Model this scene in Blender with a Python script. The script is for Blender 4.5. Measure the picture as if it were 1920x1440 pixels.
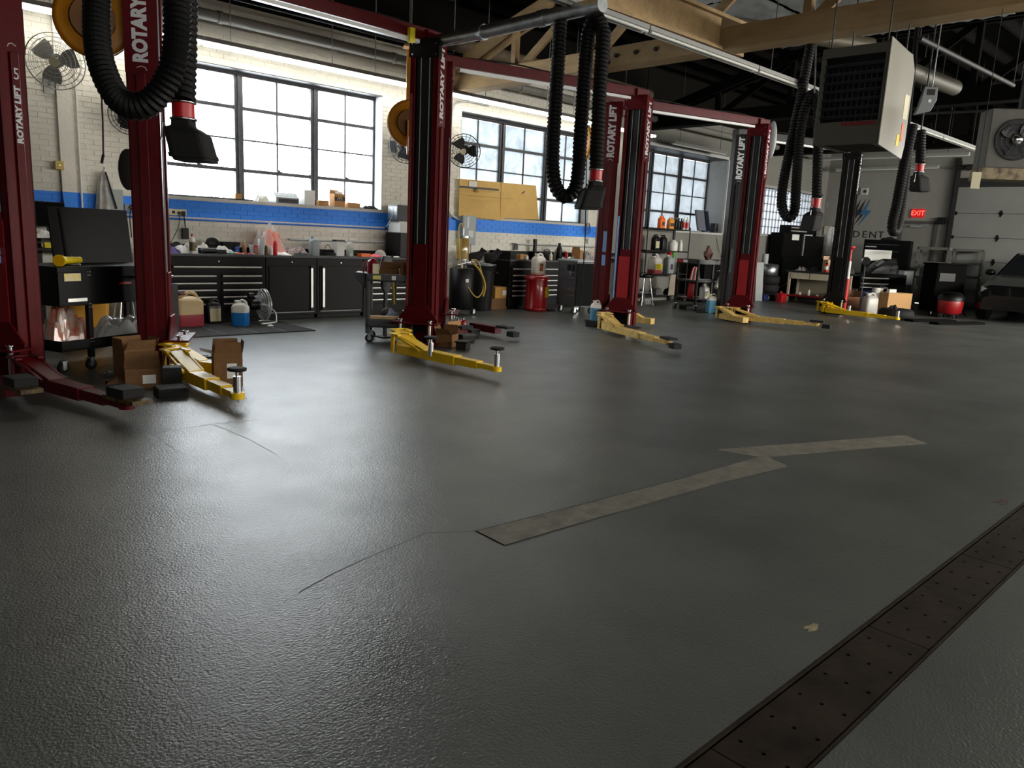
import bpy, math, random
from mathutils import Vector, Matrix, Euler
random.seed(11)
R = math.radians
sc = bpy.context.scene
for o in list(bpy.data.objects):
    bpy.data.objects.remove(o)
col = sc.collection

# ---------------------------------------------------------------- camera
# world axes: X runs along the window wall, Y goes towards it, Z is up; the camera stands at x=0, y=0
FPX, CX, CY, EYE = 1442.0, 960.0, 720.0, 1.45
def _ray(x, y): return Vector((x - CX, CY - y, -FPX))
_Z = -_ray(600, 8200).normalized()
_v1 = _ray(2480, 512)
_X = (_v1 - _v1.dot(_Z) * _Z).normalized()
_Y = _Z.cross(_X)
RM = Matrix((_X, _Y, _Z))
cd = bpy.data.cameras.new('camera'); cam = bpy.data.objects.new('camera', cd); col.objects.link(cam)
cam.matrix_world = Matrix.Translation((0, 0, EYE)) @ RM.to_4x4()
cd.sensor_width = 36; cd.lens = 36 * FPX / 1920; cd.clip_end = 200; cd.clip_start = .05
sc.camera = cam

# ---------------------------------------------------------------- world, exposure
w = bpy.data.worlds.new('overcast_sky'); sc.world = w; w.use_nodes = True
bg = w.node_tree.nodes['Background']; bg.inputs[0].default_value = (.88, .95, 1, 1); bg.inputs[1].default_value = 12
sc.view_settings.view_transform = 'Standard'; sc.view_settings.look = 'None'
sc.view_settings.gamma = 1; sc.view_settings.use_curve_mapping = False
sc.view_settings.exposure = 1.1
STRIP_E = 8.5
# daylight adds fill lamps without a known source, behind and right of the camera
def fill_light(name, loc, rot, sx_, sy_, power, colr):
    l = bpy.data.lights.new(name, 'AREA'); l.shape = 'RECTANGLE'; l.size = sx_; l.size_y = sy_; l.energy = power; l.color = colr
    o = bpy.data.objects.new(name, l); col.objects.link(o); o.location = loc; o.rotation_euler = tuple(R(a) for a in rot)
fill_light('rear_fill', (1, -4.8, 3.0), (63, 0, 0), 9, 1.8, 190, (1, .97, .9))
fill_light('rear_fill', (13, -4.8, 3.0), (63, 0, 0), 10, 1.8, 520, (1, .95, .86))
fill_light('rear_fill', (20.5, -4.8, 3.0), (66, 0, -8), 6, 1.8, 1000, (1, .97, .9))
fill_light('side_fill', (25.2, -1.6, 2.0), (0, 68, 0), 3.2, 4.0, 330, (1, .95, .85))
# the world only gets in through the window openings: portals help the renderer find them
def portal(x0, x1, z0, z1, y):
    l = bpy.data.lights.new('window_portal', 'AREA'); l.shape = 'RECTANGLE'; l.size = x1 - x0; l.size_y = z1 - z0
    l.cycles.is_portal = True
    o = bpy.data.objects.new('window_portal', l); col.objects.link(o)
    o.location = ((x0 + x1) / 2, y, (z0 + z1) / 2); o.rotation_euler = (R(-90), 0, 0)
for x0, x1, z0, z1, y in ((4.2, 8.0, 1.8, 3.7, 12.15), (9.77, 13.6, 1.8, 3.7, 12.15), (15.4, 19.3, 1.8, 3.75, 12.5), (21.1, 25.1, 1.85, 3.2, 12.25)):
    portal(x0, x1, z0, z1, y)
c = sc.cycles if hasattr(sc, 'cycles') else None
if c:
    c.max_bounces = 8; c.diffuse_bounces = 4; c.glossy_bounces = 4; c.transmission_bounces = 6; c.transparent_max_bounces = 8
    c.caustics_reflective = False; c.caustics_refractive = False; c.sample_clamp_indirect = 6

# ---------------------------------------------------------------- where a pixel of the photograph lies in the room
def _w(x, y): return RM @ _ray(x, y)
def F(x, y, z=0.0):                       # on a level plane
    r = _w(x, y); t = (z - EYE) / r.z; return Vector((r.x * t, r.y * t, z))
def WY(x, y, Y):                          # on a plane parallel to the window wall
    r = _w(x, y); t = Y / r.y; return Vector((r.x * t, Y, EYE + r.z * t))
def WX(x, y, X):                          # on a plane parallel to the exit wall
    r = _w(x, y); t = X / r.x; return Vector((X, r.y * t, EYE + r.z * t))
def D(x, y, d):                           # at a distance along the view
    r = _w(x, y) * (d / FPX); return Vector((r.x, r.y, EYE + r.z))

# ---------------------------------------------------------------- materials
def lin(h):
    if isinstance(h, str):
        c = [int(h[i:i + 2], 16) / 255 for i in (0, 2, 4)]
        return tuple(x / 12.92 if x <= .04045 else ((x + .055) / 1.055) ** 2.4 for x in c) + (1,)
    return tuple(h) + (1,)
MC = {}
def M(name, c=(.5, .5, .5), rough=.5, metal=0, var=0, vs=4, bump=0, bs=60, trans=0, emit=0, spec=.5, coat=0, alpha=1, c2=None, stretch=None):
    if name in MC: return MC[name]
    m = bpy.data.materials.new(name); m.use_nodes = True; MC[name] = m
    nt = m.node_tree; N = nt.nodes; L = nt.links; b = N['Principled BSDF']; c = lin(c)
    b.inputs['Base Color'].default_value = c; b.inputs['Roughness'].default_value = rough; b.inputs['Metallic'].default_value = metal
    b.inputs['Specular IOR Level'].default_value = spec; b.inputs['Transmission Weight'].default_value = trans
    b.inputs['Coat Weight'].default_value = coat; b.inputs['Alpha'].default_value = alpha
    if emit:
        b.inputs['Emission Color'].default_value = c; b.inputs['Emission Strength'].default_value = emit
    if var or c2 or bump:
        tc = N.new('ShaderNodeTexCoord'); src = tc.outputs['Object']
        if stretch:
            mp = N.new('ShaderNodeMapping'); mp.inputs['Scale'].default_value = stretch; L.new(src, mp.inputs[0]); src = mp.outputs[0]
    if var or c2:
        n = N.new('ShaderNodeTexNoise'); n.inputs['Scale'].default_value = vs; n.inputs['Detail'].default_value = 5; n.inputs['Roughness'].default_value = .65
        L.new(src, n.inputs['Vector'])
        r = N.new('ShaderNodeValToRGB'); L.new(n.outputs[0], r.inputs[0]); L.new(r.outputs[0], b.inputs['Base Color'])
        if c2:
            r.color_ramp.elements[0].color = c; r.color_ramp.elements[1].color = lin(c2)
        else:
            r.color_ramp.elements[0].color = tuple(x * (1 - var) for x in c[:3]) + (1,)
            r.color_ramp.elements[1].color = tuple(min(1, x * (1 + var)) for x in c[:3]) + (1,)
        r.color_ramp.elements[0].position = .35; r.color_ramp.elements[1].position = .65
    if bump:
        n = N.new('ShaderNodeTexNoise'); n.inputs['Scale'].default_value = bs; n.inputs['Detail'].default_value = 3
        L.new(src, n.inputs['Vector'])
        u = N.new('ShaderNodeBump'); u.inputs['Strength'].default_value = 1; u.inputs['Distance'].default_value = bump
        L.new(n.outputs[0], u.inputs['Height']); L.new(u.outputs[0], b.inputs['Normal'])
    return m
red = M('lift_red_paint', '52050d', .4, var=.15, vs=6, spec=.22)
red2 = M('lift_bright_red_panel', '96141a', .4, var=.12, vs=8)
pink = M('pale_red_edge', '7a3a38', .5, var=.25, vs=12)  # paler red for the strips along the post lips
blk = M('black_metal', '060607', .45, spec=.3, var=.2, vs=8)
blk2 = M('black_rubber', '050505', .8, bump=.002, bs=50)
blkg = M('black_gloss', '060607', .18)
dark = M('dark_grey_plastic', '2c2f32', .55, var=.1, vs=10)
grey = M('grey_painted_steel', '84888a', .5, var=.08, vs=6)
lgrey = M('light_grey_steel', 'a9adad', .45, var=.08)
wchrome = M('bright_wire', 'c9cccc', .3, .45)
chrome = M('polished_chrome', 'd8dade', .18, 1)
alu = M('brushed_aluminium', 'd6d6d2', .42, .75, bump=.0008, bs=120)
galv = M('galvanised_sheet', 'aab0b2', .34, 1, var=.2, vs=9)
yel = M('yellow_arm_paint', 'eec208', .4, var=.08, vs=9)
tan = M('worn_tan_arm_paint', 'cfae62', .55, var=.22, vs=14)
wht = M('white_plastic', 'd8d8d2', .45)
cream = M('cream_plastic', 'd6cfae', .5)
paper = M('white_paper', 'dcdcd8', .85)
card = M('brown_cardboard', 'a77c4c', .85, var=.1, vs=18)
card2 = M('dark_cardboard', '70502f', .88, var=.12, vs=18)
cardy = M('yellowed_cardboard', 'd0aa63', .8, var=.05, vs=5)
blue = M('blue_paint', '1f6fd0', .5)
ltblue = M('pale_blue_foam', '7fa7d6', .7)
orange = M('orange_plastic', 'f06a12', .5)
redp = M('red_plastic', 'b9121a', .38)
wood = M('pine_timber', 'b39266', .75, var=.25, vs=3, stretch=(1, 6, 6))
woodd = M('dark_roof_timber', '2b2119', .8, var=.3, vs=2)
clear = M('clear_plastic_film', 'e8ecec', .12, trans=.0, alpha=.35, spec=.8, bump=.01, bs=14)
bluel = M('blue_fluid', '2377c4', .3)
bluel2 = M('pale_blue_fluid', '5f9cc0', .35)
pinkl = M('red_fluid', 'a3404a', .4)
glassd = M('dark_screen_glass', '07080a', .08)

# ---------------------------------------------------------------- mesh building
class MB:
    def __init__(s): s.v = []; s.f = []; s.sm = []; s.mi = []; s.T = None; s.m = 0
    def add(s, vs, fs, smooth=False, m=None):
        o = len(s.v); m = s.m if m is None else m
        T = s.T
        for p in vs:
            p = Vector(p); s.v.append(tuple(T @ p if T else p))
        for k, f in enumerate(fs):
            s.f.append(tuple(o + i for i in f)); s.sm.append(smooth); s.mi.append(m)
        return s
    def bx(s, x0, x1, y0, y1, z0, z1, m=None):
        vs = [(x, y, z) for x in (x0, x1) for y in (y0, y1) for z in (z0, z1)]
        return s.add(vs, [(0, 1, 3, 2), (4, 6, 7, 5), (0, 4, 5, 1), (2, 3, 7, 6), (0, 2, 6, 4), (1, 5, 7, 3)], False, m)
    def box(s, c, d, rot=(0, 0, 0), m=None):
        e = Euler(tuple(R(a) for a in rot)).to_matrix(); c = Vector(c)
        vs = [c + e @ Vector((x * d[0] / 2, y * d[1] / 2, z * d[2] / 2)) for x in (-1, 1) for y in (-1, 1) for z in (-1, 1)]
        return s.add(vs, [(0, 1, 3, 2), (4, 6, 7, 5), (0, 4, 5, 1), (2, 3, 7, 6), (0, 2, 6, 4), (1, 5, 7, 3)], False, m)
    def bar(s, p, q, a, b, m=None, up=(0, 0, 1)):            # rectangular bar p -> q, width a (sideways), height b
        p, q = Vector(p), Vector(q); d = (q - p).normalized(); up = Vector(up)
        if abs(d.dot(up)) > .98: up = Vector((1, 0, 0))
        x = d.cross(up).normalized(); z = x.cross(d)
        vs = [e + x * i * a / 2 + z * j * b / 2 for e in (p, q) for i, j in ((-1, -1), (1, -1), (1, 1), (-1, 1))]
        return s.add(vs, [(3, 2, 1, 0), (4, 5, 6, 7), (0, 1, 5, 4), (1, 2, 6, 5), (2, 3, 7, 6), (3, 0, 4, 7)], False, m)
    def rings(s, rs, smooth=True, caps=True, m=None, closed=False):
        n = len(rs[0]); vs = [p for r in rs for p in r]; fs = []
        k = len(rs)
        for i in range(k if closed else k - 1):
            a, b = i * n, ((i + 1) % k) * n
            for j in range(n): fs.append((a + j, a + (j + 1) % n, b + (j + 1) % n, b + j))
        s.add(vs, fs, smooth, m)
        if caps and not closed:
            s.add(rs[0], [tuple(reversed(range(n)))], False, m); s.add(rs[-1], [tuple(range(n))], False, m)
        return s
    def tube(s, pts, r, n=8, caps=True, m=None, closed=False):
        pts = [Vector(p) for p in pts]; k = len(pts); rr = r if isinstance(r, (list, tuple)) else [r] * k
        ts = []
        for i in range(k):
            a = pts[i - 1] if (i or closed) else pts[0]; b = pts[(i + 1) % k] if (i < k - 1 or closed) else pts[-1]
            ts.append((b - a).normalized())
        u = ts[0].orthogonal().normalized(); out = []
        for i in range(k):
            u = (u - u.dot(ts[i]) * ts[i]).normalized(); v = ts[i].cross(u)
            out.append([pts[i] + (u * math.cos(2 * math.pi * j / n) + v * math.sin(2 * math.pi * j / n)) * rr[i] for j in range(n)])
        return s.rings(out, True, caps, m, closed)
    def cyl(s, p, q, r, r2=None, n=14, m=None, caps=True):
        return s.tube([p, q], [r, r if r2 is None else r2], n, caps, m)
    def lathe(s, prof, c=(0, 0, 0), n=18, m=None, T=None):
        c = Vector(c); rs = []
        for r, z in prof:
            ring = [Vector((r * math.cos(2 * math.pi * j / n), r * math.sin(2 * math.pi * j / n), z)) for j in range(n)]
            rs.append([c + (T @ p if T else p) for p in ring])
        return s.rings(rs, True, True, m)
    def prism(s, poly, a, b, ax='z', m=None):                # polygon extruded from a to b along an axis
        def P(p, t): return (p[0], p[1], t) if ax == 'z' else (p[0], t, p[1]) if ax == 'y' else (t, p[0], p[1])
        n = len(poly); vs = [P(p, a) for p in poly] + [P(p, b) for p in poly]
        fs = [tuple(reversed(range(n))), tuple(range(n, 2 * n))] + [(i, (i + 1) % n, n + (i + 1) % n, n + i) for i in range(n)]
        return s.add(vs, fs, False, m)
    def sph(s, c, r, n=12, k=8, m=None, jit=0, T=None):
        r = (r, r, r) if not isinstance(r, (tuple, list)) else r; c = Vector(c); vs = []; fs = []
        for i in range(k + 1):
            a = math.pi * i / k
            for j in range(n):
                b = 2 * math.pi * j / n; q = 1 + random.uniform(-jit, jit)
                p = Vector((r[0] * math.sin(a) * math.cos(b) * q, r[1] * math.sin(a) * math.sin(b) * q, r[2] * math.cos(a) * q))
                vs.append(c + (T @ p if T else p))
        for i in range(k):
            for j in range(n): fs.append((i * n + j, (i + 1) * n + j, (i + 1) * n + (j + 1) % n, i * n + (j + 1) % n))
        return s.add(vs, fs, jit == 0, m)
    def torus(s, c, Rr, r, ax='z', n=24, k=6, m=None):
        pts = []
        for i in range(n):
            a = 2 * math.pi * i / n; x, y = Rr * math.cos(a), Rr * math.sin(a)
            pts.append(Vector(c) + Vector((x, y, 0) if ax == 'z' else (x, 0, y) if ax == 'y' else (0, x, y)))
        return s.tube(pts, r, k, m=m, closed=True)
    def build(s, name, mats, parent=None, loc=None, rz=0, bevel=0, label=None, rot=None):
        me = bpy.data.meshes.new(name); me.from_pydata(s.v, [], s.f)
        for m_ in (mats if isinstance(mats, (list, tuple)) else [mats]): me.materials.append(m_)
        me.polygons.foreach_set('use_smooth', s.sm); me.polygons.foreach_set('material_index', s.mi); me.update()
        o = bpy.data.objects.new(name, me); col.objects.link(o)
        if parent: o.parent = parent
        if loc is not None: o.location = loc
        if rot: o.rotation_euler = tuple(R(a) for a in rot)
        elif rz: o.rotation_euler = (0, 0, R(rz))
        if bevel:
            b = o.modifiers.new('bevel', 'BEVEL'); b.width = bevel; b.segments = 2; b.limit_method = 'ANGLE'; b.angle_limit = R(40)
        if label: o['label'] = label
        return o
def tag(o, label, cat, group=None, kind=None):
    o['label'] = label; o['category'] = cat
    if group: o['group'] = group
    if kind: o['kind'] = kind
    return o
def thing(name, label, cat, loc=(0, 0, 0), rz=0, group=None, rot=None):
    o = bpy.data.objects.new(name, None); o.empty_display_size = .1; col.objects.link(o)
    o.location = loc; o.rotation_euler = (0, 0, R(rz)) if not rot else tuple(R(a) for a in rot)
    return tag(o, label, cat, group)
def struct(o, kind='structure'):
    o['kind'] = kind; return o
def text(s, size, mat, parent, loc, rot, name='lettering', ext=.001, off=.0, align='CENTER', sx=1, label=None):
    cu = bpy.data.curves.new(name, 'FONT'); cu.body = s; cu.size = size; cu.extrude = ext; cu.offset = off; cu.align_x = align; cu.align_y = 'CENTER'
    cu.resolution_u = 3; cu.materials.append(mat); o = bpy.data.objects.new(name, cu); col.objects.link(o); o.parent = parent
    o.location = loc; o.rotation_euler = tuple(R(a) for a in rot); o.scale = (sx, 1, 1)
    if label: o['label'] = label
    dg = bpy.context.evaluated_depsgraph_get(); me = bpy.data.meshes.new_from_object(o.evaluated_get(dg))
    n = bpy.data.objects.new(name, me); col.objects.link(n); n.parent = parent; n.location = o.location; n.rotation_euler = o.rotation_euler; n.scale = o.scale
    bpy.data.objects.remove(o); n.name = name
    if label: n['label'] = label
    return n
def rrect(w, d, r, n=3):                                     # rounded rectangle outline
    pts = []
    for cx, cy, a0 in ((w / 2 - r, d / 2 - r, 0), (-w / 2 + r, d / 2 - r, 90), (-w / 2 + r, -d / 2 + r, 180), (w / 2 - r, -d / 2 + r, 270)):
        for i in range(n + 1):
            a = R(a0 + 90 * i / n); pts.append((cx + r * math.cos(a), cy + r * math.sin(a)))
    return pts
def spline(pts, n=8):                                        # smooth path through points
    P = [Vector(p) for p in pts]; P = [2 * P[0] - P[1]] + P + [2 * P[-1] - P[-2]]; out = []
    for i in range(1, len(P) - 2):
        for k in range(n):
            t = k / n; a, b, c_, d = P[i - 1:i + 3]
            out.append(.5 * ((2 * b) + (c_ - a) * t + (2 * a - 5 * b + 4 * c_ - d) * t * t + (-a + 3 * b - 3 * c_ + d) * t ** 3))
    out.append(P[-2]); return out
# ================================================================ THE ROOM
WALL, XR, XL, YB, ZC = 11.75, 25.5, -6.0, -5.0, 5.7
def nodemat(name): 
    m = bpy.data.materials.new(name); m.use_nodes = True; return m, m.node_tree.nodes, m.node_tree.links, m.node_tree.nodes['Principled BSDF']
def noise(N, L, src, scale, detail=4, rough=.6, dist=0):
    n = N.new('ShaderNodeTexNoise'); n.inputs['Scale'].default_value = scale; n.inputs['Detail'].default_value = detail
    n.inputs['Roughness'].default_value = rough; n.inputs['Distortion'].default_value = dist; L.new(src, n.inputs['Vector']); return n.outputs[0]
def ramp(N, L, src, stops):
    r = N.new('ShaderNodeValToRGB'); L.new(src, r.inputs[0]); e = r.color_ramp.elements
    while len(e) < len(stops): e.new(.5)
    for k, (p, c_) in enumerate(stops): e[k].position = p; e[k].color = lin(c_) if not isinstance(c_, (int, float)) else (c_, c_, c_, 1)
    return r.outputs[0]
def bumpn(N, L, pairs, b):
    prev = None
    for src, dist in pairs:
        u = N.new('ShaderNodeBump'); u.inputs['Distance'].default_value = dist; L.new(src, u.inputs['Height'])
        if prev: L.new(prev, u.inputs['Normal'])
        prev = u.outputs[0]
    L.new(prev, b.inputs['Normal'])
# floor: grey epoxy with an orange-peel surface
mfl, N, L, b = nodemat('grey_epoxy_floor')
g = N.new('ShaderNodeNewGeometry').outputs['Position']
n1 = noise(N, L, g, .8, 5, .6); n2 = noise(N, L, g, 95, 2, .5); n3 = noise(N, L, g, 1.7, 3, .55); n4 = noise(N, L, g, 30, 2, .5)
L.new(ramp(N, L, n1, [(.35, '4b4f4c'), (.68, '5d605c')]), b.inputs['Base Color'])
L.new(ramp(N, L, n3, [(.3, .31), (.75, .4)]), b.inputs['Roughness'])
b.inputs['Specular IOR Level'].default_value = .62
bumpn(N, L, [(n2, .0026), (n4, .001)], b)
m = MB()
m.add([(XL, YB, 0), (XR + 1, YB, 0), (XR + 1, .765, 0), (XL, .765, 0), (XL, 1.025, 0), (XR + 1, 1.025, 0), (XR + 1, 12.5, 0), (XL, 12.5, 0)], [(0, 1, 2, 3), (4, 5, 6, 7)])
floor = struct(m.build('floor', mfl))
m = MB()                                                     # the trench under the drain covers
m.add([(XL, .765, 0), (XL, .765, -.12), (XL, 1.025, -.12), (XL, 1.025, 0), (XR, .765, 0), (XR, .765, -.12), (XR, 1.025, -.12), (XR, 1.025, 0)], [(0, 1, 5, 4), (1, 2, 6, 5), (2, 3, 7, 6)])
m.build('trench', M('trench_concrete', '15130f', .9), floor)
mpl = M('rusty_steel_plate', '2d2621', .42, .55, vs=5, c2='453b33', bump=.002, bs=14)
def plate(x0, x1):                                           # perforated steel drain cover
    m = MB(); y0, y1 = .782, 1.006; xs = []; nx = max(1, round((x1 - x0) / .19)); dx = (x1 - x0) / nx; dy = (y1 - y0) / 3; zt, zb = -.003, -.012
    for i in range(nx):
        for j in range(3):
            cx_, cy_ = x0 + dx * (i + .5), y0 + dy * (j + .5)
            sq = [(1, 0), (1, 1), (0, 1), (-1, 1), (-1, 0), (-1, -1), (0, -1), (1, -1)]
            vs = [(cx_ + a * dx / 2, cy_ + b_ * dy / 2, zt) for a, b_ in sq]
            vs += [(cx_ + .0085 * math.cos(R(45 * k)), cy_ + .0085 * math.sin(R(45 * k)), zt) for k in range(8)]
            vs += [(cx_ + .0085 * math.cos(R(45 * k)), cy_ + .0085 * math.sin(R(45 * k)), zb) for k in range(8)]
            m.add(vs, [(k, (k + 1) % 8, 8 + (k + 1) % 8, 8 + k) for k in range(8)] + [(8 + k, 8 + (k + 1) % 8, 16 + (k + 1) % 8, 16 + k) for k in range(8)])
    for a in ((x0, x1, y0, y0), (x0, x1, y1, y1)): m.add([(a[0], a[2], zt), (a[1], a[2], zt), (a[1], a[2], zb), (a[0], a[2], zb)], [(0, 1, 2, 3)])
    for x in (x0, x1): m.add([(x, y0, zt), (x, y1, zt), (x, y1, zb), (x, y0, zb)], [(0, 1, 2, 3)])
    return m.build('drain_plate', mpl, floor)
x = .72
while x < 13: plate(x + .003, x + 1.147); x += 1.15
for nm, y in (('drain_edge', .768), ('drain_edge', 1.016)):  # steel angle along both lips
    MB().bx(XL, XR, y, y + .009, -.02, .0015).build(nm, mpl, floor)
# bare concrete let into the epoxy, a lightning-shaped repair
mcon = M('bare_concrete', '625f55', .75, vs=9, c2='7d796c', bump=.002, bs=30)
bolt = [(2.41, 2.47), (2.42, 2.69), (3.3, 2.62), (4.17, 2.56), (4.92, 2.53), (4.83, 2.82), (5.5, 2.56), (6.59, 2.14), (6.46, 1.92), (5.57, 2.27), (4.98, 2.49), (4.88, 2.28), (4.17, 2.37), (3.2, 2.43)]
def inlay(name, pts, mat, z=.0012, zz=-.01): return MB().prism(pts, zz, z).build(name, mat, floor)
m = MB()
for q in ([bolt[0], bolt[1], bolt[2], bolt[13]], [bolt[13], bolt[2], bolt[3], bolt[12]], [bolt[12], bolt[3], bolt[4], bolt[11]], [bolt[11], bolt[4], bolt[10]], [bolt[4], bolt[5], bolt[10]], [bolt[5], bolt[6], bolt[9], bolt[10]], [bolt[6], bolt[7], bolt[8], bolt[9]]):
    m.prism(q[::-1], .0002, .0016)
m.build('concrete_patch', mcon, floor, label='bare concrete repair in the shape of a long zigzag')
def stroke(pts, w, name, mat, z=.0012):
    m = MB()
    for a, b_ in zip(pts, pts[1:]):
        a, b_ = Vector((*a, 0)), Vector((*b_, 0)); d = (b_ - a).normalized(); n = Vector((-d.y, d.x, 0)) * w / 2
        m.add([(*(a - n)[:2], z), (*(b_ - n)[:2], z), (*(b_ + n)[:2], z), (*(a + n)[:2], z)], [(0, 1, 2, 3)])
    return m.build(name, mat, floor)
mcr = M('floor_crack', '2b2c2a', .8)
stroke([(2.42, 2.69), (2.3, 2.76), (2.21, 2.82), (2.0, 2.78), (1.83, 2.75), (1.62, 2.7), (1.42, 2.63)], .004, 'crack', mcr)
stroke(bolt[:4] , .006, 'crack', mcr, .0025); stroke([bolt[13], bolt[0], bolt[1]], .006, 'crack', mcr, .0025)
stroke([bolt[0], bolt[13], bolt[12], bolt[11]], .005, 'crack', mcr, .0025)
for pp in ([(1.81, 5.38), (2.24, 5.40), (2.27, 4.9), (2.25, 4.46)], [(1.86, 5.96), (1.8, 5.3), (1.78, 4.8)], [(2.24, 5.4), (2.6, 5.36)]): stroke(pp, .007, 'patch_edge', M('patch_edge_grey', '777977', .5))
for cx_, cy_, s_, c_ in ((2.82, 1.15, .028, '8b8062'), (5.3, 1.12, .05, '3a231b')):
    inlay('chip', [(cx_ + s_ * (1 + .5 * math.sin(k * 2.3)) * math.cos(R(k * 36)) * 1.4, cy_ + s_ * (1 + .4 * math.cos(k * 1.7)) * math.sin(R(k * 36)) * .7) for k in range(10)], M('floor_chip' + c_, c_, .85, var=.3, vs=40), .001)

# window wall -------------------------------------------------------------
mwp, N, L, b = nodemat('painted_brick')
g = N.new('ShaderNodeNewGeometry').outputs['Position']
sx = N.new('ShaderNodeSeparateXYZ'); L.new(g, sx.inputs[0])
def cmpn(op, a, v):
    n = N.new('ShaderNodeMath'); n.operation = op; L.new(a, n.inputs[0]); n.inputs[1].default_value = v; return n.outputs[0]
def mul(a, b_):
    n = N.new('ShaderNodeMath'); n.operation = 'MULTIPLY'; L.new(a, n.inputs[0]); L.new(b_, n.inputs[1]); return n.outputs[0]
band = mul(cmpn('GREATER_THAN', sx.outputs[2], 1.497), cmpn('LESS_THAN', sx.outputs[2], 1.742))
mx = N.new('ShaderNodeMix'); mx.data_type = 'RGBA'; L.new(band, mx.inputs[0])
L.new(ramp(N, L, noise(N, L, g, 1.4, 6, .7), [(.3, 'cfccc0'), (.7, 'e4e1d6')]), mx.inputs[6]); mx.inputs[7].default_value = lin('1f86f2')
L.new(mx.outputs[2], b.inputs['Base Color']); b.inputs['Roughness'].default_value = .55
bumpn(N, L, [(noise(N, L, g, 35, 3), .004)], b)
mgw = M('grey_painted_wall', '7a7972', .7, var=.06, vs=1.5, bump=.0006, bs=80)
mrev = M('white_reveal_paint', 'b9bab8', .6, var=.06, vs=6)
wall_left = struct(bpy.data.objects.new('wall_left', None)); col.objects.link(wall_left)
def wallboxes(x0, x1, z0, z1, opens, y0, y1):                # a wall slab with rectangular openings
    m = MB(); cur = x0
    for a, b_, c_, d in opens:
        m.bx(cur, a, y0, y1, z0, z1); m.bx(a, b_, y0, y1, z0, c_); m.bx(a, b_, y0, y1, d, z1); cur = b_
    m.bx(cur, x1, y0, y1, z0, z1); return m
O1, O2, O3, O4 = (4.2, 8.0, 1.79, 3.72), (9.77, 13.6, 1.79, 3.72), (15.4, 19.3, 1.79, 3.76), (21.1, 25.1, 1.86, 3.2)
wallboxes(XL, 14.42, 0, 4.6, [O1, O2], WALL + .0035, 12.12).build('masonry', mwp, wall_left)
wallboxes(14.42, XR + .3, 0, 4.6, [O3, O4], WALL, 12.45).build('plastered_wall', mgw, wall_left)
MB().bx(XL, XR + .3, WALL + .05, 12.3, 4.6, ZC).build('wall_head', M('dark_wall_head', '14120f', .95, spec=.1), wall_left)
# bricks: proud of the mortar, each its own piece where near, joined beyond
CH, BL, J = .068, .215, .006
bricks = []
row = 0; z = .004
while z < 4.55:
    xx = 1.95 - (BL / 2 if row % 2 else 0)
    while xx < 14.4:
        a, b_ = xx + J / 2, min(xx + BL - J / 2, 14.4); segs = [(a, b_)]
        for o0, o1, oz0, oz1 in (O1, O2):
            if z + CH - J > oz0 - .01 and z < oz1 + .05:
                ns = []
                for s0, s1 in segs:
                    if s1 <= o0 or s0 >= o1: ns.append((s0, s1)); continue
                    if s0 < o0: ns.append((s0, o0))
                    if s1 > o1: ns.append((o1, s1))
                segs = ns
        for s0, s1 in segs:
            if s1 - s0 > .03: bricks.append((s0, s1, z))
        xx += BL
    row += 1; z += CH
def seenb(b_): return b_[0] > 2.35 and (b_[2] > 1.0)
near = sorted([b_ for b_ in bricks if seenb(b_) and b_[1] - b_[0] > BL - J - .01], key=lambda b_: b_[0] ** 2 + .3 * (b_[2] - 2.2) ** 2)[:300]
ns = set(near)
meshes = []
for k in range(4):
    m = MB(); L2, H2 = (BL - J) / 2, (CH - J) / 2; e = .004; y0, y1 = .0, .012; q = [random.uniform(-.0022, .0022) for _ in range(4)]
    vs = [(-L2, y1, -H2), (L2, y1, -H2), (L2, y1, H2), (-L2, y1, H2), (-L2 + e, y0 + q[0], -H2 + e), (L2 - e, y0 + q[1], -H2 + e), (L2 - e, y0 + q[2], H2 - e), (-L2 + e, y0 + q[3], H2 - e)]
    m.add(vs, [(4, 5, 6, 7), (0, 1, 5, 4), (1, 2, 6, 5), (2, 3, 7, 6), (3, 0, 4, 7)])
    o = m.build('brick', mwp, wall_left); meshes.append(o.data); bpy.data.objects.remove(o)
for k, (s0, s1, z) in enumerate(near):
    o = bpy.data.objects.new('brick', meshes[k % 4]); col.objects.link(o); o.parent = wall_left
    o.location = ((s0 + s1) / 2, WALL - .003 + random.uniform(-.0025, .0025), z + (CH - J) / 2)
m = MB()
for s0, s1, z in bricks:
    if (s0, s1, z) in ns: continue
    e = .004; y1 = WALL + .009; y0 = WALL - .003 + random.uniform(-.003, .003); q = [random.uniform(-.002, .002) for _ in range(4)]
    vs = [(s0, y1, z), (s1, y1, z), (s1, y1, z + CH - J), (s0, y1, z + CH - J), (s0 + e, y0 + q[0], z + e), (s1 - e, y0 + q[1], z + e), (s1 - e, y0 + q[2], z + CH - J - e), (s0 + e, y0 + q[3], z + CH - J - e)]
    m.add(vs, [(4, 5, 6, 7), (0, 1, 5, 4), (1, 2, 6, 5), (2, 3, 7, 6), (3, 0, 4, 7)])
m.build('brickwork', mwp, wall_left)['kind'] = 'stuff'
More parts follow.
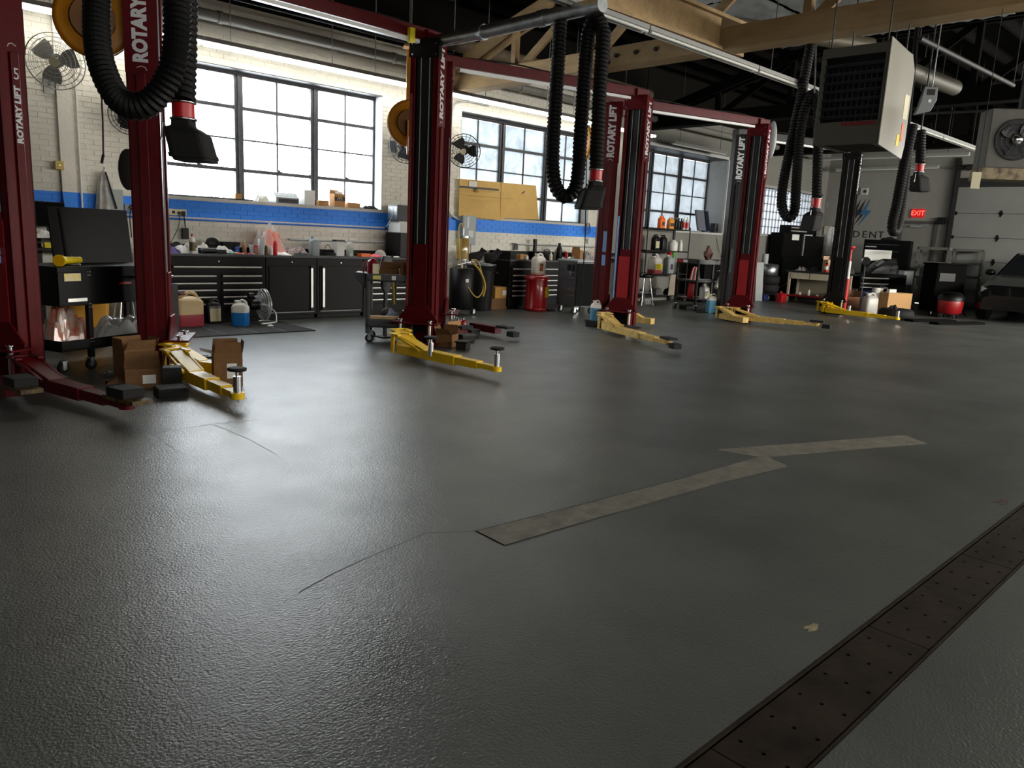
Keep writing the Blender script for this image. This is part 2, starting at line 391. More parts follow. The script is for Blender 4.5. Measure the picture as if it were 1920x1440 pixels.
# windows
def glass(name, k, blotch=0):
    m, N, L, b = nodemat(name); out = N['Material Output']; N.remove(b)
    g = N.new('ShaderNodeNewGeometry').outputs['Position']
    t = N.new('ShaderNodeBsdfTranslucent'); tr = N.new('ShaderNodeBsdfTransparent'); gl = N.new('ShaderNodeBsdfGlossy'); gl.inputs['Roughness'].default_value = .15
    mx = N.new('ShaderNodeMixShader'); mx2 = N.new('ShaderNodeMixShader'); mx.inputs[0].default_value = .55; mx2.inputs[0].default_value = .05
    r = ramp(N, L, noise(N, L, g, 2.2, 6, .7, 1), [(.35, tuple(x * (1 - blotch) for x in k)), (.65, k)])
    L.new(r, t.inputs[0]); L.new(r, tr.inputs[0]); L.new(t.outputs[0], mx.inputs[1]); L.new(tr.outputs[0], mx.inputs[2])
    L.new(mx.outputs[0], mx2.inputs[1]); L.new(gl.outputs[0], mx2.inputs[2]); L.new(mx2.outputs[0], out.inputs[0]); return m
gl1 = glass('window_glass_clear', (.8, .8, .8)); gl2 = glass('window_glass_frosted', (.25, .261, .268), .3); gl3 = glass('window_glass_dimmed', (.2, .206, .21), .2)  # second and third windows' glass darkened to hold back the sky's brightness
mfr = M('black_window_steel', '25262a', .5, var=.25, vs=20)
mfr2 = M('faded_window_steel', '43454a', .5, var=.3, vs=14)
def window(n, op, yg, mat, fm, cols, whole=()):
    x0, x1, z0, z1 = op
    root = struct(bpy.data.objects.new('window_%d' % n, None)); col.objects.link(root)
    H = z1 - z0; zt = z1 - .07; rows = [z0, z0 + (zt - z0) * .25, z0 + (zt - z0) * .5, z0 + (zt - z0) * .75, zt]
    m = MB(); m.bx(x0, x1, yg - .04, yg + .05, zt, z1); m.bx(x0, x0 + .05, yg - .03, yg + .05, z0, z1); m.bx(x1 - .05, x1, yg - .03, yg + .05, z0, z1); m.bx(x0, x1, yg - .03, yg + .05, z0, z0 + .03)
    m.build('frame', fm, root)
    for c_ in cols[1:-1]: MB().bx(c_ - .068, c_ + .068, yg - .05, yg + .04, z0, z1 - .05).bx(c_ - .02, c_ + .02, yg - .075, yg - .05, z0, z1 - .05).build('mullion', fm, root)
    for k, (c0, c1) in enumerate(zip(cols, cols[1:])):
        for i in (1, 3): MB().bx(c0 + .05, c1 - .05, yg - .035, yg + .03, rows[i] - .026, rows[i] + .026).build('vent_bar', fm, root)
        MB().bx(c0 + .05, c1 - .05, yg - .016, yg + .016, rows[2] - .012, rows[2] + .012).build('muntin', fm, root)
        mid = (c0 + c1) / 2
        if k not in whole: MB().bx(mid - .013, mid + .013, yg - .016, yg + .016, z0, zt).build('muntin', fm, root)
        for a, b_ in (((c0, c1),) if k in whole else ((c0, mid), (mid, c1))):
            for i in range(4): MB().bx(a + .012, b_ - .012, yg - .003, yg + .003, rows[i] + .01, rows[i + 1] - .01).build('pane', mat, root)
        if mat is gl1 or n == 2: MB().box((mid, yg - .05, rows[1] + .035), (.05, .03, .04)).bar((mid - .04, yg - .06, rows[1] + .05), (mid + .05, yg - .09, rows[1] + .02), .012, .012).build('latch', fm, root)
    sl = MB().bx(x0, x1, WALL - .03, yg + .1, z0 - .05, z0).build('window_sill', mrev, root)
    for xx in (x0, x1):
        s_ = 1 if xx == x0 else -1
        MB().bx(min(xx, xx + .012 * s_), max(xx, xx + .012 * s_), WALL - .004, yg - .03, z0, z1).build('reveal', mrev, root)
    MB().bx(x0, x1, WALL - .002, yg - .03, z1 - .012, z1).build('lintel', mfr, root)
    return root
window(1, O1, 12.0, gl1, mfr2, [4.2, 5.49, 6.79, 8.0], whole=(0,))
window(2, O2, 12.0, gl2, mfr, [9.77, 11.05, 12.36, 13.6])
window(3, O3, 12.36, gl3, mfr, [15.4, 16.62, 17.92, 19.3])
# glass block window, one block a piece
mgb = glass('glass_block', (.3, .304, .31), .1)
mgs = M('white_window_surround', '9c9c98', .6)
root = struct(bpy.data.objects.new('window_4', None)); col.objects.link(root)
m = MB()
for a in ((21.0, 21.1, 1.86, 3.2), (25.1, 25.2, 1.8, 3.26)): m.bx(a[0], a[1], WALL - .02, 12.0, a[2], a[3])
m.bx(21.0, 25.2, WALL - .02, 12.0, 3.2, 3.27); m.bx(21.0, 25.2, WALL - .03, 12.0, 1.8, 1.86); m.build('frame', mgs, root)
gb = MB(); nb, nr = 20, 6; bw, bh = 4.0 / nb, (3.2 - 1.86) / nr
for a, y in ((0, 0), (1, .035), (2, .0)): pass
prof = [(-bw / 2 + .006, .05), (-bw / 2 + .012, .01), (-bw / 6, 0), (bw / 6, 0), (bw / 2 - .012, .01), (bw / 2 - .006, .05)]
gb.prism(prof, -bh / 2 + .006, bh / 2 - .006, 'z'); gbo = gb.build('glass_block', mgb, root); gme = gbo.data; bpy.data.objects.remove(gbo)
for i in range(nb):
    for j in range(nr):
        o = bpy.data.objects.new('glass_block', gme); col.objects.link(o); o.parent = root; o.location = (21.1 + bw * (i + .5), 11.84, 1.86 + bh * (j + .5))
m = MB()
for i in range(nb + 1): m.bx(21.1 + bw * i - .007, 21.1 + bw * i + .007, 11.85, 11.9, 1.86, 3.2)
for j in range(nr + 1): m.bx(21.1, 25.1, 11.845, 11.9, 1.86 + bh * j - .008, 1.86 + bh * j + .008)
m.build('mortar_joint', M('block_mortar', '4c4c4a', .8), root)
# white boxed-out chase and pilaster on the brick wall
struct(MB().bx(2.93, 3.1, WALL - .05, WALL, 0, 4.5).build('trim_1', mwp))
struct(MB().bx(14.42, 14.5, WALL - .03, WALL + .02, 0, 4.6).build('trim_2', mrev))
struct(MB().bx(19.3, 19.42, WALL - .03, WALL + .02, 1.79, 3.83).bx(15.3, 19.42, WALL - .03, WALL + .02, 3.76, 3.83).build('trim_3', mrev))

# exit wall ---------------------------------------------------------------
wall_right = struct(bpy.data.objects.new('wall_right', None)); col.objects.link(wall_right)
DY0, DY1, DZ = 8.24, 9.26, 2.44; GY1, GZ = 7.9, 3.5; GY0 = 2.6
m = MB(); m.bx(XR, XR + .2, DY1, 12.45, 0, 4.9); m.bx(XR, XR + .2, DY0, DY1, DZ, 4.9); m.bx(XR, XR + .2, GY1, DY0, 0, 4.9); m.bx(XR, XR + .2, GY0, GY1, GZ, 4.9); m.bx(XR, XR + .2, YB, GY0, 0, 4.9)
m.build('plastered_wall', M('grey_end_wall', '85847c', .75, var=.06, vs=1.2), wall_right)
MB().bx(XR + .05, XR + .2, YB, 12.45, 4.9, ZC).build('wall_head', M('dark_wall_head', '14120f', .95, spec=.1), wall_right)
door = struct(bpy.data.objects.new('door_1', None)); col.objects.link(door)
mdr = M('grey_steel_door', '77766f', .5, var=.05, vs=3)
MB().bx(XR + .03, XR + .08, DY0 + .05, DY1 - .05, .01, DZ - .05).build('leaf', mdr, door)
m = MB(); m.bx(XR - .02, XR + .12, DY0 - .04, DY0 + .05, 0, DZ + .04); m.bx(XR - .02, XR + .12, DY1 - .05, DY1 + .04, 0, DZ + .04); m.bx(XR - .02, XR + .12, DY0, DY1, DZ - .05, DZ + .04); m.build('door_frame', M('door_frame_paint', '4b4a46', .5), door)
m = MB(); m.bx(XR - .05, XR + .03, 8.62, 8.98, DZ - .16, DZ - .1); m.bar((XR - .06, 8.72, DZ - .1), (XR - .06, 8.45, DZ - .06), .02, .02); m.build('door_closer', galv, door)
MB().bx(XR - .04, XR + .03, 8.33, 8.9, 1.02, 1.07).build('push_bar', galv, door)
gar = struct(bpy.data.objects.new('door_2', None)); col.objects.link(gar)
mgd = M('garage_door_panel', '7d7e7a', .55, var=.05, vs=1.5)
gz = [.02, .67, 1.35, 2.03, 2.72, 3.47]
for a, b_ in zip(gz, gz[1:]):
    m = MB(); m.bx(XR + .02, XR + .07, GY0, GY1, a + .006, b_ - .006); m.bx(XR + .07, XR + .1, GY0 - .05, GY1 + .05, a - .02, b_ + .08); m.bx(XR + .01, XR + .03, GY0, GY1, b_ - .05, b_ - .012); m.build('panel', mgd, gar)
m = MB()
for k, zz in enumerate(gz[1:-1]):
    m.bx(XR - .03, XR + .02, GY1 - .16, GY1 - .1, zz - .05, zz + .05)
    for yy in (6.6, 5.0, 3.6): m.prism([(yy - .05, zz), (yy, zz + .1), (yy + .05, zz), (yy, zz - .1)], XR - .005, XR + .02, 'x')
m.build('hinge', blk, gar)
m = MB(); m.bx(XR - .1, XR, GY1 - .08, GY1 + .02, 0, 4.3); m.bx(XR - .16, XR - .13, GY1 - .14, GY1 - .02, 0, 4.2); m.build('track', M('dark_door_track', '1c1c1c', .6), gar)
MB().bx(XR - .1, XR + .02, GY0, GY1, GZ - .03, GZ + .22).build('door_header', M('dark_header', '1f1f1e', .6), gar)
MB().cyl((XR - .2, GY0, GZ + .5), (XR - .2, GY1, GZ + .5), .035).cyl((XR - .2, GY1 - .6, GZ + .5), (XR - .2, GY1 - .3, GZ + .5), .09).build('torsion_bar', M('dark_door_track', '1c1c1c', .6), gar)
# other walls, out of the picture
struct(MB().bx(XL, XR + .3, YB - .2, YB, 0, ZC).build('wall_back', M('back_wall_paint', '56544e', .8)))
struct(MB().bx(XL - .2, XL, YB, 12.4, 0, ZC).build('wall_near', M('back_wall_paint', '56544e', .8)))

# roof --------------------------------------------------------------------
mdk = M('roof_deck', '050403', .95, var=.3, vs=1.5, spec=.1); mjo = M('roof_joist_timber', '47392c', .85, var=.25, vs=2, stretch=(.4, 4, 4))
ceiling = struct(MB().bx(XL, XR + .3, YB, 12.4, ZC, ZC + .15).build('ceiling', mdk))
y = 11.35; k = 0
while y > -2:
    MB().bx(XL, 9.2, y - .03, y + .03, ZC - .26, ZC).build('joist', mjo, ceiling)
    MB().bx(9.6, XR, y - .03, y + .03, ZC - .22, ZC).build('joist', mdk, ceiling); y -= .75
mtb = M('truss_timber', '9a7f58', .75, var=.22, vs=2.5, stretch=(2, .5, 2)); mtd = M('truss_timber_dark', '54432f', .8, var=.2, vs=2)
def truss(x, name, mat, zb=3.94):
    root = struct(bpy.data.objects.new(name, None)); col.objects.link(root)
    MB().bx(x - .16, x + .16, -4.5, WALL + .05, zb, zb + .27).build('bottom_chord', mat, root)
    ys = [11.6, 9.9, 8.2, 6.5, 4.8, 3.1, 1.4, -.3]; zs = [zb + .3, 4.85, 5.3, 5.5, 5.55, 5.55, 5.5, 5.4]
    m = MB()
    for i in range(7):
        for dx in (-.11, .11): m.bar((x + dx, ys[i], zs[i]), (x + dx, ys[i + 1], zs[i + 1]), .07, .2)
    m.build('top_chord', mat, root)
    for i in range(1, 8): MB().bar((x, ys[i], zb + .2), (x, ys[i], zs[i]), .1, .1, up=(0, 1, 0)).build('post', mat, root)
    for i in range(1, 7): MB().bar((x + .06, ys[i], zb + .2), (x + .06, ys[i + 1], zs[i + 1]), .05, .13).build('brace', mat, root)
    MB().cyl((x - .18, 7.6, zb + .14), (x + .18, 7.6, zb + .14), .03).cyl((x - .18, 7.25, zb + .14), (x + .18, 7.25, zb + .14), .03).cyl((x - .18, 6.9, zb + .14), (x + .18, 6.9, zb + .14), .03).build('bolt', blk, root)
    return root
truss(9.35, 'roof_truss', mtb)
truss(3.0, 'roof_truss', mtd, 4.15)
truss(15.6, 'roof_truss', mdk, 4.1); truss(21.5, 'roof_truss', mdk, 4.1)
# big painted girder meeting the truss
root = struct(bpy.data.objects.new('roof_girder', None)); col.objects.link(root)
MB().bar((-3, 6.16, 4.15), (9.2, 5.98, 4.15), .16, .36).build('web', mtb, root)
MB().bar((-3, 6.16, 3.96), (9.7, 5.98, 3.96), .3, .045).build('bottom_plate', mtb, root)
MB().bar((-3, 6.16, 4.35), (9.7, 5.98, 4.35), .3, .045).build('top_plate', mtb, root)
# foil insulation blankets under the deck, right of the girder
mfo = M('foil_insulation', 'b6bab8', .38, .45, var=.2, vs=3)
root = struct(bpy.data.objects.new('ceiling_insulation', None)); col.objects.link(root)
for i, (x0, y0) in enumerate([(a, b_) for a in (10.2, 11.9, 13.6) for b_ in (7.0, 5.6, 4.2)]):
    m = MB(); n = 12; vs = []
    for a in range(n + 1):
        for b2 in range(n + 1):
            u, v = a / n * 6, b2 / n * 5
            vs.append((x0 + 1.62 * a / n, y0 + 1.32 * b2 / n, 5.42 - .06 * abs(math.sin(math.pi * u)) * abs(math.sin(math.pi * v)) + random.uniform(-.01, .01)))
    m.add(vs, [(a * (n + 1) + b2, a * (n + 1) + b2 + 1, (a + 1) * (n + 1) + b2 + 1, (a + 1) * (n + 1) + b2) for a in range(n) for b2 in range(n)], True)
    m.build('blanket', mfo, root)
# ================================================================ LIGHTS AND PIPES UNDER THE ROOF
mtube = M('lit_fluorescent_tube', (1, .96, .86), .5, emit=STRIP_E)
moff = M('unlit_tube_glass', 'c9cac4', .3); mhou = M('fixture_white_enamel', '8e8f8c', .45)
x = 2.25; k = 0
while x < 15.0:                                              # lit strip in front of the window heads
    x1 = min(x + 2.44, 15.25)
    t = thing('strip_light', 'lit fluorescent strip light %s' % ['at the left end of the row, above the silver wall fan', 'above the hanging hose at the first window', 'above the first big window, before the right end', 'between the first and second windows, behind the lift posts', 'above the second window', 'at the right end of the row above the second window'][min(k, 5)], 'light', (x, 11.3, 3.86), group='lit strip lights along the window wall')
    MB().bx(.01, x1 - x - .01, -.06, .06, .04, .1).bx(.01, x1 - x - .01, -.1, .1, .035, .045).build('housing', mhou, t)
    for yy in (-.045, .045): MB().cyl((.03, yy, .012), (x1 - x - .03, yy, .012), .022, n=8).build('tube', mtube, t)
    m = MB()
    for xx in (.4, x1 - x - .4): m.bx(xx - .006, xx + .006, -.006, .006, .1, 1.85)
    m.build('hanger', galv, t); x = x1; k += 1
for k, (x0, x1, y, z, yaw) in enumerate([(5.2, 7.6, 5.86, 3.82, 0), (7.6, 10.1, 5.86, 3.82, 0), (10.1, 12.6, 5.86, 3.82, 0), (12.6, 15.1, 5.86, 3.82, 0), (15.1, 17.6, 5.86, 3.82, 0), (17.6, 20.0, 5.86, 3.82, 0)]):
    t = thing('unlit_strip_light', 'unlit white strip light %s' % ['under the girder, nearest', 'under the end of the girder and the truss', 'behind the top of the first thin hose', 'behind the hanging unit heater', 'right of the hanging unit heater', 'far end of the long row right of the unit heater'][k], 'light', (x0, y, z), group='row of unlit strip lights under the girder')
    MB().bx(.01, x1 - x0 - .01, -.05, .05, .03, .08).build('housing', mhou, t)
    for yy in (-.035, .035): MB().cyl((.03, yy, .01), (x1 - x0 - .03, yy, .01), .02, n=8).build('tube', moff, t)
    if x0 > 9: MB().bx(.4, .41, -.005, .005, .08, 1.9).build('hanger', dark, t) and MB().bx(x1 - x0 - .41, x1 - x0 - .4, -.005, .005, .08, 1.9).build('hanger', dark, t)
def simple_strip(p, q, lab, grp=None):
    t = thing('unlit_strip_light', lab, 'light', p, group=grp); q = Vector(q) - Vector(p)
    MB().bar((0, 0, 0), q, .12, .06).build('housing', mhou, t)
    for f_ in (.12, .88): MB().cyl(q * f_, q * f_ + Vector((0, 0, ZC - p[2])), .006, n=5).build('hanger', dark, t)
    MB().cyl(Vector((0, 0, -.04)), q + Vector((0, 0, -.04)), .02, n=8).build('tube', moff, t)
simple_strip((16.0, 11.3, 3.84), (18.4, 11.3, 3.84), 'short unlit strip light above the third window')
simple_strip(WX(1518, 298, 22.5), WX(1818, 288, 22.5), 'long unlit strip light high in front of the exit wall')
simple_strip(WX(1568, 318, 24.8), WX(1760, 312, 24.8), 'lower unlit strip light on the exit wall above the logo')
# pipes and conduits
def pipe(name, lab, cat, pts, r, mat, n=12, collars=(), hang=False):
    o = thing(name, lab, cat, (0, 0, 0)); MB().tube(pts, r, n).build('pipe_run', mat, o)
    if hang:
        for p_ in (pts[0], pts[-1]): MB().cyl(p_, (p_[0], p_[1], ZC), .008, n=5).build('hanger', mat, o)
    for c_, d, rr in collars:
        c_ = Vector(c_); d = Vector(d).normalized() * .03; MB().cyl(c_ - d, c_ + d, rr).build('collar', mat, o)
    return o
pipe('wall_pipe', 'thick brown pipe along the top of the window wall', 'pipe', [(2, 11.35, 4.75), (15, 11.35, 4.75)], .13, M('brown_pipe_paint', '6a5a48', .7, var=.2), collars=[((x, 11.35, 4.75), (1, 0, 0), .145) for x in (4, 6.5, 9, 12)])
pipe('wall_pipe', 'grey pipe just above the lit strip lights', 'pipe', [(2, 11.45, 4.3), (24, 11.45, 4.3)], .075, M('grey_pipe_paint', '7d7a74', .6), collars=[((x, 11.45, 4.3), (1, 0, 0), .09) for x in (5, 8, 11, 15)])
pipe('roof_conduit', 'thin black conduit running above the lit strip lights', 'pipe', [(2, 11.1, 4.5), (15, 11.1, 4.5)], .02, blk, 6)
pipe('exhaust_duct', 'shiny round metal duct crossing under the truss', 'duct', [D(815, 78, 9.4), D(900, 62, 8.9), D(1042, 28, 8.2), D(1130, 8, 7.7)], .075, galv, 16, collars=[(D(905, 61, 8.88), (0, 1, 0), .09), (D(1015, 35, 8.35), (0, 1, 0), .088), (D(1022, 33, 8.3), (0, 1, 0), .088)])
pipe('sprinkler_pipe', 'thin dark pipe crossing below the roof at the truss', 'pipe', [WX(830, 75, 9.0), WX(1180, 2, 9.0)], .025, blk, 8, hang=True)
pipe('conduit', 'bent light grey conduit from strip lights to disconnect box', 'conduit', spline([(10.4, 11.7, 3.9), (9.75, 11.7, 3.88), (9.5, 11.7, 3.6), (9.48, 11.7, 2.2), (9.5, 11.7, 1.85), (9.7, 11.7, 1.72), (9.95, 11.7, 1.7)], 6), .016, lgrey, 8)
pipe('conduit', 'straight white conduit beside the wall chase under the caged fan', 'conduit', [(3.16, 11.72, .9), (3.16, 11.72, 4.4)], .014, wht, 6)
pipe('wall_rail', 'white steel channel along the wall above the long workbench', 'rail', [(3.6, 11.72, 1.46), (8.5, 11.72, 1.46)], .014, blue, 6)
pipe('wall_rail', 'grey channel along the brick wall low behind the bench', 'rail', [(6.2, 11.72, 1.22), (8.6, 11.72, 1.22)], .02, lgrey, 6)
pipe('gas_pipe', 'bent silver duct beyond the unit heater', 'duct', [D(1700, 130, 11.5), D(1790, 165, 12.5)], .12, M('dull_duct', '4b483f', .55, .2), 14)
pipe('duct', 'round silver duct under the foil insulation', 'duct', [(10.0, 8.2, 5.0), (14.5, 6.2, 5.05)], .13, M('dull_duct2', '5d5748', .5, .3), 14)
pipe('steel_brace', 'grey diagonal steel bar under the roof right of the heater', 'brace', [D(1725, 72, 10), D(1900, 160, 12)], .035, M('dull_steel', '2a2a29', .6), 6, hang=True)
pipe('door_rail', 'dark horizontal rail above the garage door track', 'rail', [WX(1700, 182, 16), WX(1915, 148, 16)], .02, dark, 6, hang=True)
pipe('door_rail', 'lower dark rail above the garage door track', 'rail', [WX(1720, 213, 16), WX(1915, 205, 16)], .025, dark, 6, hang=True)

# ================================================================ LIFTS
H = 3.72
mchan = M('column_inner_black', '08080a', .55); mtxt = M('lift_white_lettering', 'cfd0d4', .6)
def column(root, x, y, ang, cm, side, accents, lettering='ROTARY LIFT', five=False, black_low=False, cz=.34, ch=.95, capm=None):
    """a C section opening towards local +x, turned by ang; side=-1: lettering on the local -y face, +1 on the +y face"""
    T = Matrix.Translation((x, y, 0)) @ Matrix.Rotation(R(ang), 4, 'Z')
    def B(): m = MB(); m.T = T; return m
    w, d = .36, .27; t = .02
    m = B(); m.bx(-d / 2, -d / 2 + t, -w / 2, w / 2, .02, H); m.bx(-d / 2, d / 2, -w / 2, -w / 2 + t, .02, H); m.bx(-d / 2, d / 2, w / 2 - t, w / 2, .02, H)
    for s in (-1, 1): m.bx(d / 2 - t, d / 2, s * w / 2 - (0 if s < 0 else .065), s * w / 2 + (.065 if s < 0 else 0), .02, H)
    m.bx(-.05, .03, side * (w / 2 + .002), side * (w / 2 + .022), .02, H - .99)
    c_ = m.build('column', cm, root, bevel=.004)
    B().bx(-d / 2 - .1, d / 2 + .03, -w / 2 - .06, w / 2 + .06, 0, .02).build('base_plate', cm, c_)
    B().bx(-d / 2 + t, -d / 2 + t + .03, -w / 2 + t, w / 2 - t, .02, H).bx(d / 2 - .05, d / 2 - .03, -.1, .1, 1.22, H - .1).build('belt_cover', mchan, c_)
    m = B(); m.bx(d / 2 - .03, d / 2 - .015, .06, .068, .9, H - .15); m.bx(d / 2 - .03, d / 2 - .015, -.05, -.046, .9, H - .15); m.build('cable', lgrey, c_)
    m = B(); m.bx(.05, d / 2 + .02, -w / 2 - .012, w / 2 + .012, H - .2, H + .02); m.build('top_cap', capm or cm, c_)
    if not black_low:
        m = B()
        for s in (-1, 1):
            for zz in (H - .05, H - .17): m.cyl((d / 2 + .02, s * (w / 2 - .03), zz), (d / 2 + .028, s * (w / 2 - .03), zz), .012, n=6)
        m.build('bolt', chrome, c_)
    # lettering panel high on the side
    yy = side * (w / 2 + .006)
    B().bx(-d / 2 - .004, d / 2 + .012, min(yy, side * w / 2), max(yy, side * w / 2), H - .98, H - .01).build('name_panel', cm, c_)
    m = B(); yq = yy + side * .004; m.tube([(.045, yq, H - .955), (.03, yq, H - .93), (.0, yq, H - .92), (-.04, yq, H - .935)], .004, 5); m.build('emblem', mtxt, c_)
    o = text(lettering, .2, mtxt, c_, (0, 0, 0), (0, 0, 0), off=.011, sx=.9)
    Y_ = yy + side * .003
    rot = Matrix(((0, -1, 0), (0, 0, -1), (1, 0, 0))) if side < 0 else Matrix(((0, 1, 0), (0, 0, 1), (1, 0, 0)))
    o.matrix_local = T @ Matrix.Translation((-.0, Y_, H - .47)) @ rot.to_4x4() @ Matrix.Diagonal((.7, .82, 1, 1))
    if five:
        o.matrix_local = T @ Matrix.Translation((-.01, side * (w / 2 + .025), 2.24)) @ rot.to_4x4() @ Matrix.Diagonal((.38, .4, 1, 1))
        f = text('5', .13, mtxt, c_, (0, 0, 0), (0, 0, 0), name='number')
        r2 = Matrix(((1, 0, 0), (0, 0, -1), (0, 1, 0))) if side < 0 else Matrix(((-1, 0, 0), (0, 0, 1), (0, 1, 0)))
        f.matrix_local = T @ Matrix.Translation((-.01, side * (w / 2 + .025), 2.56)) @ r2.to_4x4()
    # carriage: tall panel in the channel with a flared foot
    m = B(); m.bx(d / 2 - .06, d / 2 + .012, -.085, .1, cz, cz + ch)
    m.build('carriage', cm if cm is not blk else blk, root, bevel=.004)
    m = B(); m.T = T @ Matrix(((0, 0, 1, 0), (1, 0, 0, 0), (0, 1, 0, 0), (0, 0, 0, 1)))
    m.prism([(-.27, .3), (.27, .3), (.27, .34), (.13, .52), (-.13, .52), (-.27, .34)], d / 2 + .012, d / 2 + .03)
    m.T = T; m.bx(d / 2 - .03, d / 2 + .2, -.3, .3, .29, .31); m.bx(d / 2 - .03, d / 2 + .2, -.3, .3, .03, .045)
    cc = m.build('carriage_foot', cm, root, bevel=.004)
    for s in (-.2, .2):
        m = B(); m.torus((d / 2 + .11, s, .335), .028, .008, n=12); m.cyl((d / 2 + .11, s, .04), (d / 2 + .11, s, .33), .022, n=10); m.build('arm_pin', chrome, cc)
    for a in accents:
        kind, z0, z1, yy, mat = a
        if kind == 'pad': B().box((d / 2 + .03, yy, (z0 + z1) / 2), (.035, .05, z1 - z0)).build('foam_pad', mat, c_)
        if kind == 'side': B().box((.0, side * (w / 2 + .03), (z0 + z1) / 2), (.06, .035, z1 - z0)).build('foam_pad', mat, c_)
        if kind == 'lip': B().box((d / 2 + .006, yy, (z0 + z1) / 2), (.012, .03, z1 - z0)).build('edge_guard', mat, c_)
    return T
def arm(root, p, q, mat, stages=2, pad='screw', padz=None, zc=.11, tall=True, name='lift_arm'):
    """telescoping arm from p (near its column) to the tip q"""
    p, q = Vector((*p, zc)), Vector((*q, zc)); L_ = (q - p).length; u = (q - p).normalized(); sd = Vector((-u.y, u.x, 0))
    m = MB(); e1 = p + u * L_ * (.62 if stages > 1 else .8)
    if tall:                                                # raised triangular head with a sloping flange
        k1, k2 = min(.46, L_ * .46), min(.36, L_ * .36)
        for s in (-1, 1):                                    # two open triangular brackets
            a = p - u * .05 + sd * s * .085
            m.bar(a + Vector((0, 0, .17)), a + Vector((0, 0, -.05)), .02, .05, up=(0, 1, 0))
            m.bar(a + Vector((0, 0, .17)), a + u * k1 + Vector((0, 0, .04)), .022, .026)
            m.bar(a + Vector((0, 0, .17)) + u * -.06, a + Vector((0, 0, .17)) + u * .12, .05, .018)
        m.bar(p - u * .1 + Vector((0, 0, .17)) + sd * .085, p + Vector((0, 0, .17)) - u * .1 - sd * .085, .05, .018)
        m.bar(p + u * .0 + Vector((0, 0, .165)), p + u * k1 + Vector((0, 0, .05)), .12, .01)
    m.bar(p, e1, .13, .1); a = m.build(name, mat, root, bevel=.004)
    if stages > 1:
        m = MB(); m.bar(e1 - u * .1, e1 + u * L_ * .22, .1, .078); m.build('arm_stage', mat, a, bevel=.003)
        m = MB(); m.bar(e1 + u * L_ * .2, q, .085, .05); m.cyl(q + Vector((0, 0, -.03)), q + Vector((0, 0, .02)), .055, n=12); m.build('arm_tip', mat, a)
    if pad == 'screw':
        MB().cyl(q + Vector((0, 0, .0)), q + Vector((0, 0, .15)), .032, n=12).cyl(q + Vector((0, 0, .15)), q + Vector((0, 0, .19)), .014, n=8).build('screw_stem', chrome, a)
        MB().lathe([(.03, .185), (.072, .195), (.075, .215), (.06, .22)], q * 1 - Vector((0, 0, zc)) + Vector((0, 0, zc)), 16).build('lift_pad', blk2, a)
    elif pad == 'stem':
        MB().cyl(q, q + Vector((0, 0, .16)), .034, n=12).build('screw_stem', chrome, a)
    elif pad == 'block':
        ang = math.atan2(u.y, u.x)
        m = MB(); m.T = Matrix.Translation(q) @ Matrix.Rotation(ang, 4, 'Z'); m.bx(-.12, .1, -.085, .085, .06, .13); m.build('lift_pad', blk2, a, bevel=.008)
        MB().bar(q - u * .18 + Vector((0, 0, .045)), q + u * .2 + Vector((0, 0, .045)), .15, .03).build('pad_plate', M('worn_yellow_black_edge', '6b5524', .6, vs=30, c2='1c1712'), a)
    elif pad == 'plate':
        m = MB(); m.bar(q - u * .12 + Vector((0, 0, .06)), q + u * .12 + Vector((0, 0, .06)), .14, .03); m.bar(q + u * .1 + Vector((0, 0, -.02)), q + u * .24 + Vector((0, 0, -.02)), .12, .07); m.build('lift_pad', blk2, a)
    return a
def lift(lab, cx_, cy_, rot, cm, left=True, right=True, beam=True, **k):
    root = thing('two_post_lift', lab, 'car lift', (cx_, cy_, 0), rot)
    root.rotation_euler = (0, 0, R(rot)); return root
def crossbeam(root, cm, tube=True):
    m = MB(); m.bx(-1.75, 1.75, -.06, .06, H + .0, H + .14); m.bx(-1.85, -1.6, -.1, .1, H - .02, H + .12); m.bx(1.6, 1.85, -.1, .1, H - .02, H + .12)
    b_ = m.build('crossbeam', cm, root, bevel=.004)
    MB().bx(-1.5, 1.5, -.075, -.015, H - .055, H - .015).build('padded_shutoff_bar', M('shutoff_bar_white', 'e4e4e2', .3), root)
    MB().tube(spline([(-1.5, .05, H + .15), (-.6, .05, H + .19), (.2, .05, H + .16), (1.2, .05, H + .18), (1.6, .05, H + .14)], 5), .012, 6).build('hydraulic_hose', blk2, b_)
    return b_
def loc(root, p):                                            # world floor point -> lift coordinates
    a = root.rotation_euler.z; d = Vector(p[:2]) - Vector(root.location[:2]); return (d.x * math.cos(a) + d.y * math.sin(a), -d.x * math.sin(a) + d.y * math.cos(a))
# lift A: only its right post is in the picture
la = lift('red two-post lift numbered 5, its right post at the left edge of the photo', .02, 7.85, 0, red)
column(la, 1.5, .02, 213, red, 1, [('lip', .35, 1.38, -.13, ltblue), ('lip', 1.6, 3.4, -.13, pink)], five=True, cz=.36, ch=1.08)
o = MB(); o.T = Matrix.Translation((1.5, .02, 0)) @ Matrix.Rotation(R(213), 4, 'Z')
o.cyl((.16, -.01, 1.12), (.16, .08, 1.12), .03, n=12).cyl((.16, -.01, 1.05), (.16, .08, 1.05), .03, n=12); o.build('foam_pad', ltblue, la)
arm(la, loc(la, (1.47, 7.25)), loc(la, (1.80, 5.86)), red, 2, 'block', tall=True)
arm(la, loc(la, (1.2, 7.35)), loc(la, (1.3, 6.62)), red, 1, 'block', tall=False)
